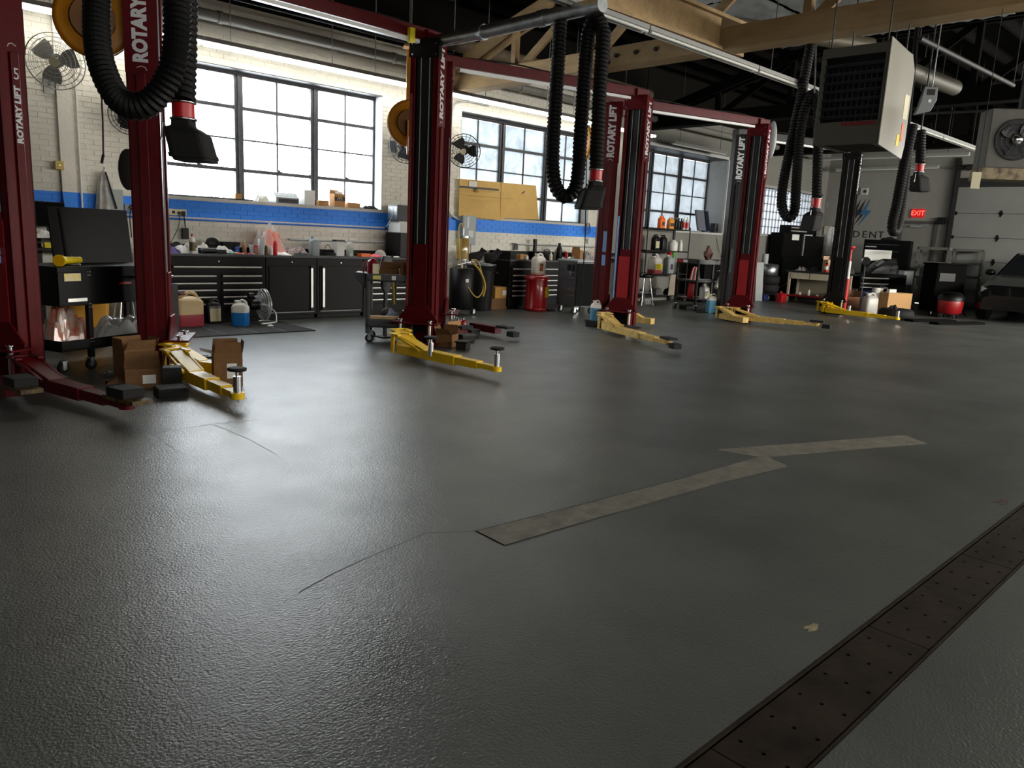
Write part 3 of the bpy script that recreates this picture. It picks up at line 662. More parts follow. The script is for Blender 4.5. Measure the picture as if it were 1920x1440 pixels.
# lift B
lb = lift('red two-post lift with bright yellow arms, widest apart, standing nearest the long black workbench', 4.42, 7.98, 1.5, red)
column(lb, -1.7, -.06, -30, red, -1, [], cz=.34, ch=.6); column(lb, 1.7, 0, 210, red, 1, [('lip', .5, 3.1, -.16, pink)], cz=.34, ch=.95, capm=blk); crossbeam(lb, red)
for p, q, s, pd in (((2.62, 7.1), (2.60, 5.78), 2, 'screw'), ((2.75, 7.45), (3.05, 6.75), 1, None), ((5.2, 7.2), (5.3, 5.68), 2, 'screw'), ((5.42, 7.5), (5.18, 6.62), 1, 'screw')):
    arm(lb, loc(lb, p), loc(lb, q), yel, s, pd)
arm(lb, loc(lb, (6.05, 8.0)), loc(lb, (6.95, 8.15)), red, 2, 'plate', tall=False)
MB().box((1.35, -.1, H + .0), (.07, .06, .16)).build('switch_box', M('switch_yellow', 'e8d21a', .5), lb)
m = MB().bx(-1.4, -1.3, -.35, -.25, 1.9, 1.95)
# lift C
lc = lift('red two-post lift with worn tan arms and a long blue strip on its right post', 8.72, 8.48, -14.3, red)
column(lc, -1.73, 0, -30, red, -1, [('side', 1.0, 1.9, 0, blue)], cz=.34, ch=.5); column(lc, 1.73, 0, 210, red, 1, [('lip', .3, 1.85, -.15, ltblue)], cz=.34, ch=.98); crossbeam(lc, red)
MB().bx(-1.73 + .0, -1.73 + .01, 0, .01, 1, 1.01)
for p, q, s, pd in (((9.55, 7.75), (8.85, 6.05), 2, 'plate'), ((9.85, 8.0), (9.45, 7.15), 1, 'plate')): arm(lc, loc(lc, p), loc(lc, q), tan, s, pd)
arm(lc, loc(lc, (7.5, 8.6)), loc(lc, (7.5, 7.9)), red, 1, 'plate', tall=False)
# lift D
ld = lift('red two-post lift with tan arms and two blue foam pieces on its left post', 12.28, 8.33, -16, red)
column(ld, -1.7, 0, -30, red, -1, [('side', 1.25, 1.6, 0, ltblue), ('side', 1.02, 1.2, 0, ltblue)], cz=.34, ch=.5); column(ld, 1.7, 0, 210, red, 1, [('lip', .85, 1.08, .0, ltblue)], cz=.34, ch=.98); crossbeam(ld, red)
for p, q, s, pd in (((13.5, 7.75), (13.88, 6.28), 2, 'plate'), ((13.35, 7.95), (13.0, 7.1), 1, None), ((10.95, 8.35), (11.0, 7.75), 1, None)): arm(ld, loc(ld, p), loc(ld, q), tan, s, pd)
# lift E
le = lift('black two-post lift at the far end with bright yellow arms', 16.6, 8.38, -17, blk)
column(le, -1.7, 0, -30, blk, -1, [('side', .9, 1.4, 0, dark)], cz=.34, ch=.5); column(le, 1.7, 0, 210, blk, 1, [], cz=.34, ch=.98); crossbeam(le, blk)
for p, q, s, pd in (((17.55, 7.75), (17.3, 6.1), 2, 'stem'), ((17.85, 8.0), (17.45, 7.2), 1, 'stem'), ((15.1, 8.6), (14.7, 8.1), 1, None)): arm(le, loc(le, p), loc(le, q), yel, s, pd)
# bright panels on the posts
def panel_on(root, x, y, ang, z0, z1, mat, wd=.1):
    m = MB(); m.T = Matrix.Translation((x, y, 0)) @ Matrix.Rotation(R(ang), 4, 'Z'); m.bx(.14, .152, -wd, wd, z0, z1); m.build('carriage_panel', mat, root)
panel_on(lc, 1.73, 0, 210, .32, 1.2, red2); panel_on(ld, 1.7, 0, 210, .32, 1.2, red2, .09); panel_on(la, 1.5, .02, 213, .32, 1.38, M('lift_mid_red', '7a0d14', .4), .12)

# ================================================================ EXHAUST HOSES
mhose = M('black_corrugated_rubber', '040405', .6, spec=.3)
def hose_mesh(pts, r, pitch=.044):
    P = [Vector(p) for p in spline(pts, 24)]; out = [P[0]]; acc = 0
    for a, b_ in zip(P, P[1:]):                               # resample evenly at half the rib pitch
        d = (b_ - a).length; t = pitch / 2 - acc
        while t <= d: out.append(a + (b_ - a) * (t / d)); t += pitch / 2
        acc = d - (t - pitch / 2)
    m = MB(); m.tube(out, [r * (1.0 if i % 2 else .84) for i in range(len(out))], 20); m.sm = [False] * len(m.sm)
    return m
def exhaust_hose(lab, U, drop, r, nozzle_dir, hook=None, sz=1.0):
    t = thing('exhaust_hose', lab, 'hose', tuple(drop[-1]))
    inv = Matrix.Translation(-Vector(drop[-1]))
    m = hose_mesh(U, r, .034 if r > .08 else .044); m.v = [tuple(inv @ Vector(p)) for p in m.v]; m.build('hose', mhose, t)
    m = hose_mesh(drop, r * .98); m.v = [tuple(inv @ Vector(p)) for p in m.v]; m.build('hose', mhose, t)
    MB().cyl((0, 0, -.1 * sz), (0, 0, 0), r * .85, n=18).build('red_collar', redp, t)
    for z in (.0, -.105 * sz): MB().torus((0, 0, z), r * .95, .008, n=20, k=5).build('clamp_ring', chrome, t)
    if hook: MB().cyl(Vector(drop[0]) - Vector(drop[-1]), Vector((drop[0][0] - drop[-1][0], drop[0][1] - drop[-1][1], ZC - drop[-1][2])), .012, n=6).build('hanger', dark, t)
    a = R(nozzle_dir); T = Matrix.Rotation(a, 4, 'Z'); m = MB(); m.T = T
    rs = []
    for cx_, z, w_, d_ in ((0, -.1, r * 1.5, r * 1.5), (0, -.15, r * 1.6, r * 1.6), (.0, -.165, r * 2.3, r * 2.5), (.03, -.2, r * 2.9, r * 3.0), (.06, -.33, r * 3.0, r * 3.1), (.075, -.37, r * 2.8, r * 2.9)):
        rs.append([(cx_ + p[0], p[1], z * sz) for p in rrect(w_, d_, w_ * .16)])
    m.rings(rs, False); m.build('nozzle', blk2, t, bevel=.006)
    m = MB(); m.T = T; m.rings([[(cx_ + p[0], p[1], z * sz) for p in rrect(r * 3.15, r * 3.25, r * .5)] for cx_, z in ((.058, -.325), (.064, -.35))], False); m.build('nozzle_lip', blk2, t)
    m = MB(); m.tube([(-r, 0, -.2 * sz), (-r - .05, 0, -.14 * sz), (-r - .06, 0, -.25 * sz)], .007, 5); m.build('handle', chrome, t)
    return t
h1 = exhaust_hose('thick black corrugated exhaust hose looped in front of the orange reel, nearest', [D(185, -60, 4.9), D(181, 40, 4.85), D(190, 120, 4.8), D(225, 188, 4.78), D(275, 196, 4.75), D(318, 140, 4.72), D(332, 60, 4.7), D(330, -60, 4.7)], [D(348, -60, 5.1), D(346, 80, 5.05), D(343, 192, 5.0)], .083, -40, sz=1.0)
exhaust_hose('black corrugated exhaust hose looped in front of the second window', [D(1056, -60, 8.2), D(1046, 120, 8.2), D(1037, 270, 8.2), D(1037, 322, 8.2), D(1044, 354, 8.2), D(1061, 369, 8.2), D(1078, 354, 8.2), D(1085, 316, 8.15), D(1088, 260, 8.1), D(1097, 130, 8.1), D(1104, 60, 8.1), D(1118, 34, 8.05), D(1130, 60, 8.0), D(1131, 120, 8.0)], [D(1132, 55, 7.95), D(1124, 180, 7.95), D(1118, 318, 7.95)], .078, 150, sz=1.1)
exhaust_hose('black corrugated exhaust hose looped in front of the glass block window', [D(1520, 85, 11.3), D(1500, 190, 11.3), D(1475, 310, 11.3), D(1466, 365, 11.3), D(1468, 394, 11.3), D(1479, 408, 11.3), D(1490, 394, 11.3), D(1493, 345, 11.2), D(1500, 250, 11.2), D(1512, 195, 11.2), D(1526, 175, 11.2), D(1534, 200, 11.1)], [D(1534, 190, 11.1), D(1534, 270, 11.1), D(1531, 372, 11.1)], .075, 170, sz=1.25)
exhaust_hose('black corrugated exhaust hose hanging beside the logo on the exit wall', [D(1712, 235, 11.3), D(1695, 310, 11.3), D(1682, 380, 11.3), D(1673, 420, 11.3), D(1676, 434, 11.35), D(1684, 420, 11.5), D(1696, 340, 11.6), D(1706, 250, 11.6)], [D(1727, 245, 11.8), D(1726, 280, 11.8), D(1725, 308, 11.8)], .075, -30, hook=True, sz=1.1)
# hooks, chains and rails above the hoses
m = MB(); m.tube([D(1122, 0, 8.05), D(1121, 30, 8.05)], .012, 6); tag(m.build('hose_hanger', galv), 'thin steel hanger holding the looped hose by the second window', 'hanger')
m = MB(); m.tube([D(1722, 30, 11.4), D(1702, 240, 11.4)], .035, 8); tag(m.build('hanger_post', blk), 'black square post hanging beside the unit heater', 'post')
m = MB(); m.tube([D(1530, 85, 11.1), D(1527, 175, 11.1)], .012, 6); tag(m.build('hose_hanger', galv), 'thin steel hanger holding the hose left of the unit heater', 'hanger')
# ================================================================ BUILDERS FOR LOOSE THINGS
def jug(lab, p, h=.28, w_=.17, d=.11, body=wht, liquid=None, lvl=.6, cap=None, lab_c=None, rz=0, handle=True, group=None, text_=None, lab_side=-1, lab_h=.5, name='jug', lab_w=.75):
    t = thing(name, lab, 'jug', tuple(p), rz, group)
    hb = h * .72; r = min(w_, d) * .25
    def ring(z, s=1.0): return [(a * s, b_ * s, z) for a, b_ in rrect(w_, d, r)]
    if liquid:
        MB().rings([ring(0, .94), ring(.012), ring(hb * lvl)], True).build('liquid', liquid, t)
        m = MB().rings([ring(hb * lvl), ring(hb), ring(hb + h * .1, .8), ring(hb + h * .17, .35)], True)
    else: m = MB().rings([ring(0, .94), ring(.012), ring(hb), ring(hb + h * .1, .8), ring(hb + h * .17, .35)], True)
    m.lathe([(w_ * .13, 0), (w_ * .13, h * .09)], (-w_ * .2, 0, hb + h * .1), 12)
    m.build('body', body, t)
    MB().lathe([(w_ * .16, 0), (w_ * .16, h * .06), (w_ * .12, h * .07)], (-w_ * .2, 0, h * .92), 12).build('cap', cap or body, t)
    if handle: MB().tube(spline([(-w_ * .12, 0, hb + h * .16), (w_ * .08, 0, h * .99), (w_ * .32, 0, h * .93), (w_ * .42, 0, hb + h * .02)], 5), w_ * .07, 8).build('handle', body, t)
    if lab_c:
        l = MB().bx(-w_ * lab_w / 2, w_ * lab_w / 2, lab_side * (d / 2 + .0015) - .001, lab_side * (d / 2 + .0015) + .001, hb * (.5 - lab_h / 2), hb * (.5 + lab_h / 2)).build('label', lab_c, t)
        if text_:
            for k, s in enumerate(text_): text(s, w_ * .16, blk, l, (0, lab_side * (d / 2 + .004), hb * (.62 - .2 * k)), (90, 0, 0 if lab_side < 0 else 180), name='print', ext=.0003)
    return t
def bottle(lab, p, h=.2, r=.035, body=wht, cap=wht, lab_c=None, neck=.4, group=None, name='bottle', cat='bottle', spray=False, n=14):
    t = thing(name, lab, cat, tuple(p), random.uniform(0, 360), group)
    MB().lathe([(r * .93, 0), (r, .006), (r, h * .66), (r * .85, h * .74), (r * neck, h * .82), (r * neck, h * .88)], (0, 0, 0), n).build('body', body, t)
    if spray:
        m = MB().cyl((0, 0, h * .86), (0, 0, h * .94), r * .45).box((r * .35, 0, h * .98), (r * 2.2, r * .6, h * .1)).bar((r * .9, 0, h * .94), (r * 1.0, 0, h * .78), .008, .012); m.build('trigger_head', cap, t)
    else: MB().cyl((0, 0, h * .86), (0, 0, h), r * neck * 1.15, r * neck * .95, 12).build('cap', cap, t)
    if lab_c: MB().lathe([(r * 1.015, h * .14), (r * 1.015, h * .58)], (0, 0, 0), n).build('label', lab_c, t)
    return t
def can(lab, p, h=.2, r=.032, body=red2, cap=None, top=None, group=None, name='spray_can', cat='can', lab_c=None):
    t = thing(name, lab, cat, tuple(p), 0, group)
    MB().lathe([(r * .95, 0), (r, .004), (r, h * .8), (r * .7, h * .87), (r * .62, h * .88)], (0, 0, 0), 14).build('body', body, t)
    MB().lathe([(r * .72, h * .87), (r * .72, h * .98), (r * .5, h)], (0, 0, 0), 14).build('cap', cap or body, t)
    if lab_c: MB().lathe([(r * 1.015, h * .15), (r * 1.015, h * .6)], (0, 0, 0), 14).build('label', lab_c, t)
    return t
def carton(lab, p, dims, rz=0, mat=card, tape=True, open_=None, lab_c=None, group=None, name='cardboard_box', tilt=(0, 0)):
    W_, D_, H_ = dims; t = thing(name, lab, 'box', tuple(p), rz, group)
    if tilt != (0, 0): t.rotation_euler = (R(tilt[0]), R(tilt[1]), R(rz))
    e = .004
    if open_ is None:
        MB().bx(-W_ / 2, W_ / 2, -D_ / 2, D_ / 2, 0, H_).build('carton', mat, t, bevel=.003)
        if tape: MB().bx(-W_ / 2 - .001, W_ / 2 + .001, -.025, .025, H_ * .7, H_ + .001).build('tape', M('packing_tape', 'c2a676', .3), t)
    else:
        m = MB(); m.bx(-W_ / 2, W_ / 2, -D_ / 2, D_ / 2, 0, e)
        for s in (-1, 1): m.bx(-W_ / 2, W_ / 2, s * D_ / 2 - e / 2, s * D_ / 2 + e / 2, 0, H_); m.bx(s * W_ / 2 - e / 2, s * W_ / 2 + e / 2, -D_ / 2, D_ / 2, 0, H_)
        m.build('carton', mat, t)
        for k, a in enumerate(open_):                        # flap angles from upright: -y, +y, -x, +x
            if a is None: continue
            s = -1 if k % 2 == 0 else 1; a = R(a); L_ = min(W_, D_) * .48
            if k < 2: q = [(-W_ / 2 + .004, s * D_ / 2, H_), (W_ / 2 - .004, s * D_ / 2, H_), (W_ / 2 - .015, s * (D_ / 2 + L_ * math.sin(a)), H_ + L_ * math.cos(a)), (-W_ / 2 + .015, s * (D_ / 2 + L_ * math.sin(a)), H_ + L_ * math.cos(a))]; off = Vector((0, e * s, 0))
            else: q = [(s * W_ / 2, -D_ / 2 + .004, H_), (s * W_ / 2, D_ / 2 - .004, H_), (s * (W_ / 2 + L_ * math.sin(a)), D_ / 2 - .015, H_ + L_ * math.cos(a)), (s * (W_ / 2 + L_ * math.sin(a)), -D_ / 2 + .015, H_ + L_ * math.cos(a))]; off = Vector((e * s, 0, 0))
            q = [Vector(v) for v in q]; MB().add(q + [v + off for v in q], [(0, 1, 2, 3), (7, 6, 5, 4), (0, 4, 5, 1), (1, 5, 6, 2), (2, 6, 7, 3), (3, 7, 4, 0)]).build('flap', mat, t)
    if lab_c: MB().bx(-W_ * .05, W_ * .3, -D_ / 2 - .003, -D_ / 2 - .001, H_ * .25, H_ * .7).build('label', lab_c, t)
    return t
def crumple(lab, p, s, mat, name='rag', cat='rag', group=None, seed=0, fold=.35, k=14):
    """a crumpled sheet: a domed grid with sharp folds, resting on its lower rim"""
    rnd = random.Random(seed + hash(lab) % 1000 if 0 else seed); m = MB(); vs = []; n = k
    ph = [rnd.uniform(0, 6.3) for _ in range(6)]
    for i in range(n + 1):
        for j in range(n + 1):
            u, v = i / n * 2 - 1, j / n * 2 - 1; q = max(abs(u), abs(v)); r_ = 1 - q ** 3
            z = r_ * (.5 + .25 * math.sin(3 * u + ph[0]) * math.cos(4 * v + ph[1]) + fold * abs(math.sin(5 * u + 2 * v + ph[2])) * .5 + fold * .4 * abs(math.sin(4 * v - 3 * u + ph[3]))) + rnd.uniform(0, .05) * r_
            e = .92 + .12 * math.sin(3 * math.atan2(v, u) + ph[4]) * q
            vs.append((u * s[0] / 2 * e, v * s[1] / 2 * e, max(.002, z * s[2] * .85)))
    m.add(vs, [(i * (n + 1) + j, (i + 1) * (n + 1) + j, (i + 1) * (n + 1) + j + 1, i * (n + 1) + j + 1) for i in range(n) for j in range(n)])
    b0 = len(m.v); m.add([(v[0], v[1], 0) for v in (vs[0], vs[n * (n + 1)], vs[-1], vs[n])], [(0, 3, 2, 1)])
    o = m.build(name, mat, loc=tuple(p), rz=rnd.uniform(-12, 12)); return tag(o, lab, cat, group)
def sheet(lab, p, s, mat, rz=0, name='paper_sheet', cat='paper', group=None, curl=.02, seed=1):
    rnd = random.Random(seed); m = MB(); n = 6; vs = []
    for i in range(n + 1):
        for j in range(n + 1):
            u, v = i / n - .5, j / n - .5; vs.append((u * s[0], v * s[1], .001 + curl * (abs(u + v) ** 1.5 + .3 * math.sin(4 * u + seed) ** 2)))
    m.add(vs, [(i * (n + 1) + j, (i + 1) * (n + 1) + j, (i + 1) * (n + 1) + j + 1, i * (n + 1) + j + 1) for i in range(n) for j in range(n)], True)
    return tag(m.build(name, mat, loc=tuple(p), rz=rz), lab, cat, group)
def caster(m_unused, root, x, y, r=.05, name='caster', rz=0):
    T = Matrix.Translation((x, y, 0)) @ Matrix.Rotation(R(rz), 4, 'Z')
    m = MB(); m.T = T; m.bx(-.02, .02, -.03, -.022, r * .7, r * 2.1); m.bx(-.02, .02, .022, .03, r * .7, r * 2.1); m.bx(-.03, .03, -.032, .032, r * 2.1, r * 2.25); c_ = m.build(name, galv, root)
    m = MB(); m.T = T; m.cyl((0, -.018, r), (0, .018, r), r, n=16); m.build('wheel', blk2, c_)
    m = MB(); m.T = T; m.cyl((0, -.02, r), (0, .02, r), r * .5, n=12); m.build('wheel_hub', galv, c_)
def grip(root, x0, x1, y, z, name='handle', mat=alu, h=.026, dz=.02):
    m = MB(); m.prism([(y, z - h / 2), (y - dz, z - h / 2 + .004), (y - dz - .004, z), (y - dz, z + h / 2), (y, z + h / 2)], x0, x1, 'x'); o = m.build(name, mat, root)
    MB().bx(x0 - .012, x0, y - dz - .004, y, z - h / 2 - .002, z + h / 2 + .002).bx(x1, x1 + .012, y - dz - .004, y, z - h / 2 - .002, z + h / 2 + .002).build('handle_end', blk, root)
    return o

# ================================================================ LONG BLACK WORKBENCH
BF, BT = 11.1, .985
mcab = M('cabinet_black', '050506', .45, var=.12, vs=5, spec=.14)
mtop = M('worktop_black', '1a1b1d', .5, var=.2, vs=8)
def cabinet_body(t, W_, z0=.06, z1=.95, d=.6):
    m = MB(); m.bx(0, W_, 0, d, z0, z1); m.bx(.02, W_ - .02, .04, d, 0, z0); m.build('body', mcab, t, bevel=.004)
    MB().cyl((W_ * .5, -.002, z1 - .065), (W_ * .5, -.012, z1 - .065), .013, n=12).build('lock', chrome, t)
def drawer(t, x0, x1, z0, z1, hz=None):
    d = MB().bx(x0, x1, -.012, .01, z0 + .005, z1 - .005).build('drawer', mcab, t, bevel=.003)
    grip(d, x0 + .02, x1 - .02, -.012, z1 - .03)
def drawer_unit(lab, x, W_, split=.5, y=BF, rows=6, grp='black tool cabinets under the worktops', top=.95, d=.57):
    t = thing('drawer_cabinet', lab, 'cabinet', (x, y, 0), group=grp); cabinet_body(t, W_, z1=top, d=d)
    drawer(t, .05, W_ - .05, top - .24, top - .12)
    z = top - .25; hh = [.105, .1, .1, .1, .1, .16][:rows]; a = W_ * split
    for k, h_ in enumerate(hh):
        if z - h_ < .07: break
        drawer(t, .05, a - .03, z - h_, z); drawer(t, a + .03, W_ - .05, z - h_, z); z -= h_
    return t
def door_unit(lab, x, W_, side, y=BF, grp='black tool cabinets under the worktops'):
    t = thing('door_cabinet', lab, 'cabinet', (x, y, 0), group=grp); cabinet_body(t, W_)
    d = MB().bx(.045, W_ - .045, -.014, .01, .13, .83).build('door', mcab, t, bevel=.004)
    hx = W_ - .1 if side > 0 else .1
    MB().bx(hx - .022, hx + .022, -.04, -.014, .17, .8).build('handle', alu, d, bevel=.006)
    MB().bx(hx - .024, hx + .024, -.042, -.014, .8, .83).bx(hx - .024, hx + .024, -.042, -.014, .14, .17).build('handle_end', blk, d)
    MB().bx(.05, W_ - .05, -.02, -.014, .1, .115).build('lower_trim', grey, t)
drawer_unit('black drawer cabinet with long silver handles behind the row of fluid jugs', 4.03, 1.44, .5)
door_unit('black cupboard with upright silver handle on the right of its door', 5.48, .86, 1)
door_unit('black cupboard with upright silver handle on the left of its door', 6.35, .86, -1)
drawer_unit('black drawer cabinet behind the grey utility cart', 7.22, 1.2, .5, rows=6)
t = thing('worktop', 'long black worktop covered in clutter below the first windows', 'worktop', (4.0, BF - .03, 0))
MB().bx(0, 4.42, 0, .65, .95, BT).build('top', mtop, t, bevel=.004); MB().bx(0, 4.42, .63, .65, BT, BT + .09).build('backsplash', mcab, t)
# second bench, right of the red bin
x2 = WY(958, 490, 11.1).x
drawer_unit('black drawer cabinet behind the red waste can', x2 + .02, 1.75, .52, y=11.15, rows=6)
t = thing('worktop', 'short black worktop under the right half of the second window, full of tools and bottles', 'worktop', (x2, 11.12, 0))
MB().bx(0, 3.05, 0, .6, .95, BT).build('top', mtop, t, bevel=.004); MB().bx(0, 3.05, .58, .6, BT, BT + .16).bx(0, .02, 0, .6, BT, BT + .16).build('backsplash', mcab, t)
drawer_unit('black drawer cabinet partly hidden by the upright grey tool cart', x2 + 1.79, .6, .5, y=11.15, rows=6)

def P(px, py, Y=11.3, z=BT): # a spot on the worktop plane under a pixel
    q = WY(px, py, Y); return (q.x, Y, z)
def PY(px, Y, z=BT): return (WY(px, 470, Y).x, Y, z)
# --- clutter on the long bench
crumple('black jacket heaped at the left end of the long worktop', PY(328, 11.5), (.5, .3, .22), M('black_cloth', '101012', .9), 'jacket', 'clothing', seed=3)
crumple('purple cloth bundled in clear plastic at the left end of the worktop', PY(318, 11.25), (.3, .25, .12), M('purple_cloth', '43306e', .8), 'cloth', 'rag', seed=4)
crumple('big white crumpled paper left of the small white oil bottle', PY(347, 11.35), (.36, .28, .17), paper, 'crumpled_paper', 'paper', seed=5)
bottle('small white oil bottle with red cap and dark label on the long worktop', PY(361, 11.18), .28, .042, wht, redp, M('dark_gold_label', '5a4a1e', .5), .35)
crumple('white paper peak just right of the small oil bottle', PY(381, 11.4), (.22, .2, .2), paper, 'crumpled_paper', 'paper', seed=6)
t = thing('speaker', 'round black dish standing up among the white papers', 'dish', PY(399, 11.5)); m = MB(); m.T = Matrix.Rotation(R(70), 4, 'X'); m.lathe([(.02, .0), (.09, .03), (.115, .06), (.105, .06), (.085, .04), (.02, .015)], (0, .11, 0), 20); m.build('dish', blk, t)
MB().bx(-.06, .06, -.03, .03, 0, .02).build('foot', blk, t)
crumple('white paper heap in front of the round black dish', PY(416, 11.35), (.3, .22, .15), paper, 'crumpled_paper', 'paper', seed=7)
t = thing('tray', 'black plastic tray with flared sides behind the papers', 'tray', PY(430, 11.55)); MB().rings([[(a, b_, z) for a, b_ in rrect(w_, .16, .02)] for w_, z in ((.22, 0), (.22, .05), (.3, .17))], False, True).build('tray_body', blk2, t)
t = thing('power_drill', 'long black power tool lying on the worktop among papers', 'power tool', PY(393, 11.2)); MB().cyl((-.15, 0, .045), (.1, .03, .045), .04).cyl((.1, .03, .045), (.26, .05, .045), .018).build('tool_body', blk, t); MB().bar((-.1, 0, .05), (-.16, -.05, .03), .04, .05).build('grip', blk2, t)
t = thing('ratchet', 'black and silver ratchet lying in front of the white papers', 'hand tool', PY(425, 11.2)); MB().cyl((-.15, 0, .02), (.0, .0, .02), .015).build('grip', blk2, t); MB().cyl((0, 0, .02), (.17, .02, .02), .009).cyl((.16, .02, .008), (.16, .02, .036), .022).build('shaft', chrome, t)
t = thing('screwdriver', 'teal screwdriver lying near the middle of the first cabinet top', 'hand tool', PY(437, 11.17)); MB().cyl((-.05, 0, .018), (.06, .02, .018), .015).build('grip', M('teal_plastic', '6fc0ab', .4), t); MB().cyl((.06, .02, .018), (.2, .06, .018), .004, n=6).build('shaft', chrome, t)
bottle('blue topped small ball bottle among the hand tools on the worktop', PY(444, 11.45), .13, .04, M('blue_cap', '20418f', .4), blk, None, .5)
for k, (px, Y, a, c_) in enumerate(((452, 11.15, 10, 'orange'), (461, 11.2, -15, 'red'), (470, 11.16, 25, 'red'))):
    t = thing('pliers', ['orange handled pliers lying left of the red pliers', 'red handled pliers next to the orange handled pliers', 'red handled snips nearest the spray bottles'][k], 'hand tool', PY(px, Y), a)
    mt = orange if c_ == 'orange' else redp
    MB().tube([(-.1, -.03, .015), (-.04, -.015, .015), (.02, 0, .015)], .009, 6).tube([(-.1, .03, .015), (-.04, .015, .015), (.02, 0, .015)], .009, 6).build('grip', mt, t); MB().box((.05, 0, .015), (.07, .022, .018)).build('jaw', galv, t)
bottle('small tan bottle with cream cap behind the pliers', PY(458, 11.5), .2, .035, M('tan_plastic', 'c09a74', .5), cream, None, .5)
t = thing('cup', 'clear plastic cup by the tall orange bag', 'cup', PY(472, 11.45)); MB().lathe([(.03, 0), (.042, .14), (.04, .14), (.028, .006)], (0, 0, 0), 14).build('cup_wall', M('clear_cup', 'cfd2d0', .2, alpha=.6), t)
bottle('red capped round jar beside the clear measuring jug', PY(481, 11.4), .13, .045, M('salmon_plastic', 'd98c80', .4), redp, None, .8)
t = thing('measuring_jug', 'tall clear measuring jug in front of the orange bag', 'jug', PY(491, 11.2)); MB().lathe([(.05, 0), (.062, .24), (.058, .24), (.047, .006)], (0, 0, 0), 18).build('jug_wall', M('clear_cup', 'cfd2d0', .2, alpha=.6), t)
bottle('small black bottle with yellow print inside the row before the orange bag', PY(499, 11.16), .17, .03, M('black_yellow_print', '4a4630', .5), cream, None, .5)
bottle('short white bottle left of the red spray can', PY(508, 11.17), .14, .03, wht, wht, None, .5)
can('red spray can on the long worktop in front of the orange bag', PY(516, 11.16), .22, .031, redp, redp)
crumple('bright orange cloth stuffed in a clear plastic bag on the worktop', PY(509, 11.5), (.46, .3, .4), M('orange_cloth', 'ee5a1c', .7), 'orange_bag', 'bag', seed=9, fold=.6)
crumple('clear plastic film wrapped loosely over the orange cloth', (PY(507, 11.42)[0], 11.47, BT), (.5, .34, .44), clear, 'plastic_bag', 'bag', seed=10, fold=.8)
crumple('white receipts scattered right of the red spray can', PY(527, 11.25), (.28, .2, .06), paper, 'crumpled_paper', 'paper', seed=11)
crumple('grey and red oily rags in a heap at the middle of the worktop', PY(556, 11.35), (.42, .28, .13), M('mixed_rag', 'b9aca6', .85, var=.5, vs=25, c2='4a2a30'), 'rag', 'rag', seed=12, fold=.7)
crumple('black oily rag lying in front of the grey rags', PY(566, 11.2), (.26, .16, .07), blk2, 'rag', 'rag', seed=13)
jug('grey plastic jug on the worktop above the left cupboard', PY(589, 11.3), .31, .15, .13, M('grey_jug_plastic', '8e9799', .5), None, handle=False)
t = thing('cable_coil', 'loose coil of black cable between grey jug and white tub', 'cable', PY(614, 11.35))
m = MB()
for k in range(7): m.torus((random.uniform(-.03, .03), random.uniform(-.03, .03), .02 + k * .012), .13 - .006 * k, .007, n=20, k=5)
m.tube(spline([(.0, .1, .08), (.02, .08, .16), (.06, .05, .17), (.1, .02, .06)], 5), .005, 5); m.build('coil', blk2, t)
t = thing('storage_tub', 'clear tub of wipes with a black lid on the long worktop', 'tub', PY(635, 11.25)); MB().bx(-.075, .075, -.06, .06, 0, .24).build('tub', M('translucent_tub', 'c4c6c2', .3), t, bevel=.008); MB().bx(-.08, .08, -.065, .065, .24, .265).build('lid', blk, t); MB().bx(-.07, .07, -.062, -.06, .15, .23).build('label', paper, t)
jug('silver oil bottle with a sticker right of the clear tub', PY(656, 11.3), .27, .11, .08, M('silver_plastic', 'b9bdb7', .4), None, lab_c=M('green_grey_label', '8ea08a', .5), handle=False, rz=20)
carton('small orange carton lying on the worktop over the second cupboard', PY(683, 11.25), (.2, .12, .05), 5, orange, tape=False)
crumple('pink shop towel lying behind the red coffee can', PY(703, 11.3), (.26, .2, .06), M('pink_cloth', 'e0606e', .8), 'rag', 'rag', seed=14)
t = thing('baseball_cap', 'pale grey baseball cap on the worktop before the black machine', 'hat', PY(713, 11.4)); MB().sph((0, 0, .0), (.1, .12, .12), 16, 10).build('crown', M('grey_cap_cloth', 'a9a39b', .9), t); MB().prism([(.05, -.08), (.18, -.05), (.18, .05), (.05, .08)], .0, .012).build('peak', M('grey_cap_cloth', 'a9a39b', .9), t)
for k in range(6):
    crumple(['torn paper scrap', 'crushed foil scrap', 'small dark rag', 'wad of tissue', 'bent receipt', 'scrap of red tape'][k] + ' on the right end of the long worktop', PY(722 + k * 7, 11.2 + .05 * (k % 3)), (.1, .09, .035), [paper, galv, blk2, paper, cream, redp][k], 'scrap', 'scrap', seed=20 + k, k=6)
# black machine standing at the right end of the bench, with a press above
t = thing('tower_machine', 'tall black boxed machine with white top at the right end of the long bench', 'machine', (8.03, 11.2, BT))
MB().bx(0, .42, 0, .45, 0, .42).build('casing', blk, t, bevel=.006); MB().bx(.03, .4, .05, .42, .42, .62).build('tank', M('white_tank', 'c9c9c4', .4), t, bevel=.01)
MB().bx(.0, .4, .1, .4, .62, .9).build('motor', dark, t, bevel=.01); m = MB()
for k in range(7): m.bx(-.004, .0, .12 + k * .038, .14 + k * .038, .65, .87)
m.build('vent_fin', galv, t); MB().bar((-.02, .2, .72), (-.2, .15, .5), .012, .012).sph((-.2, .15, .5), .025).build('lever', blk, t)
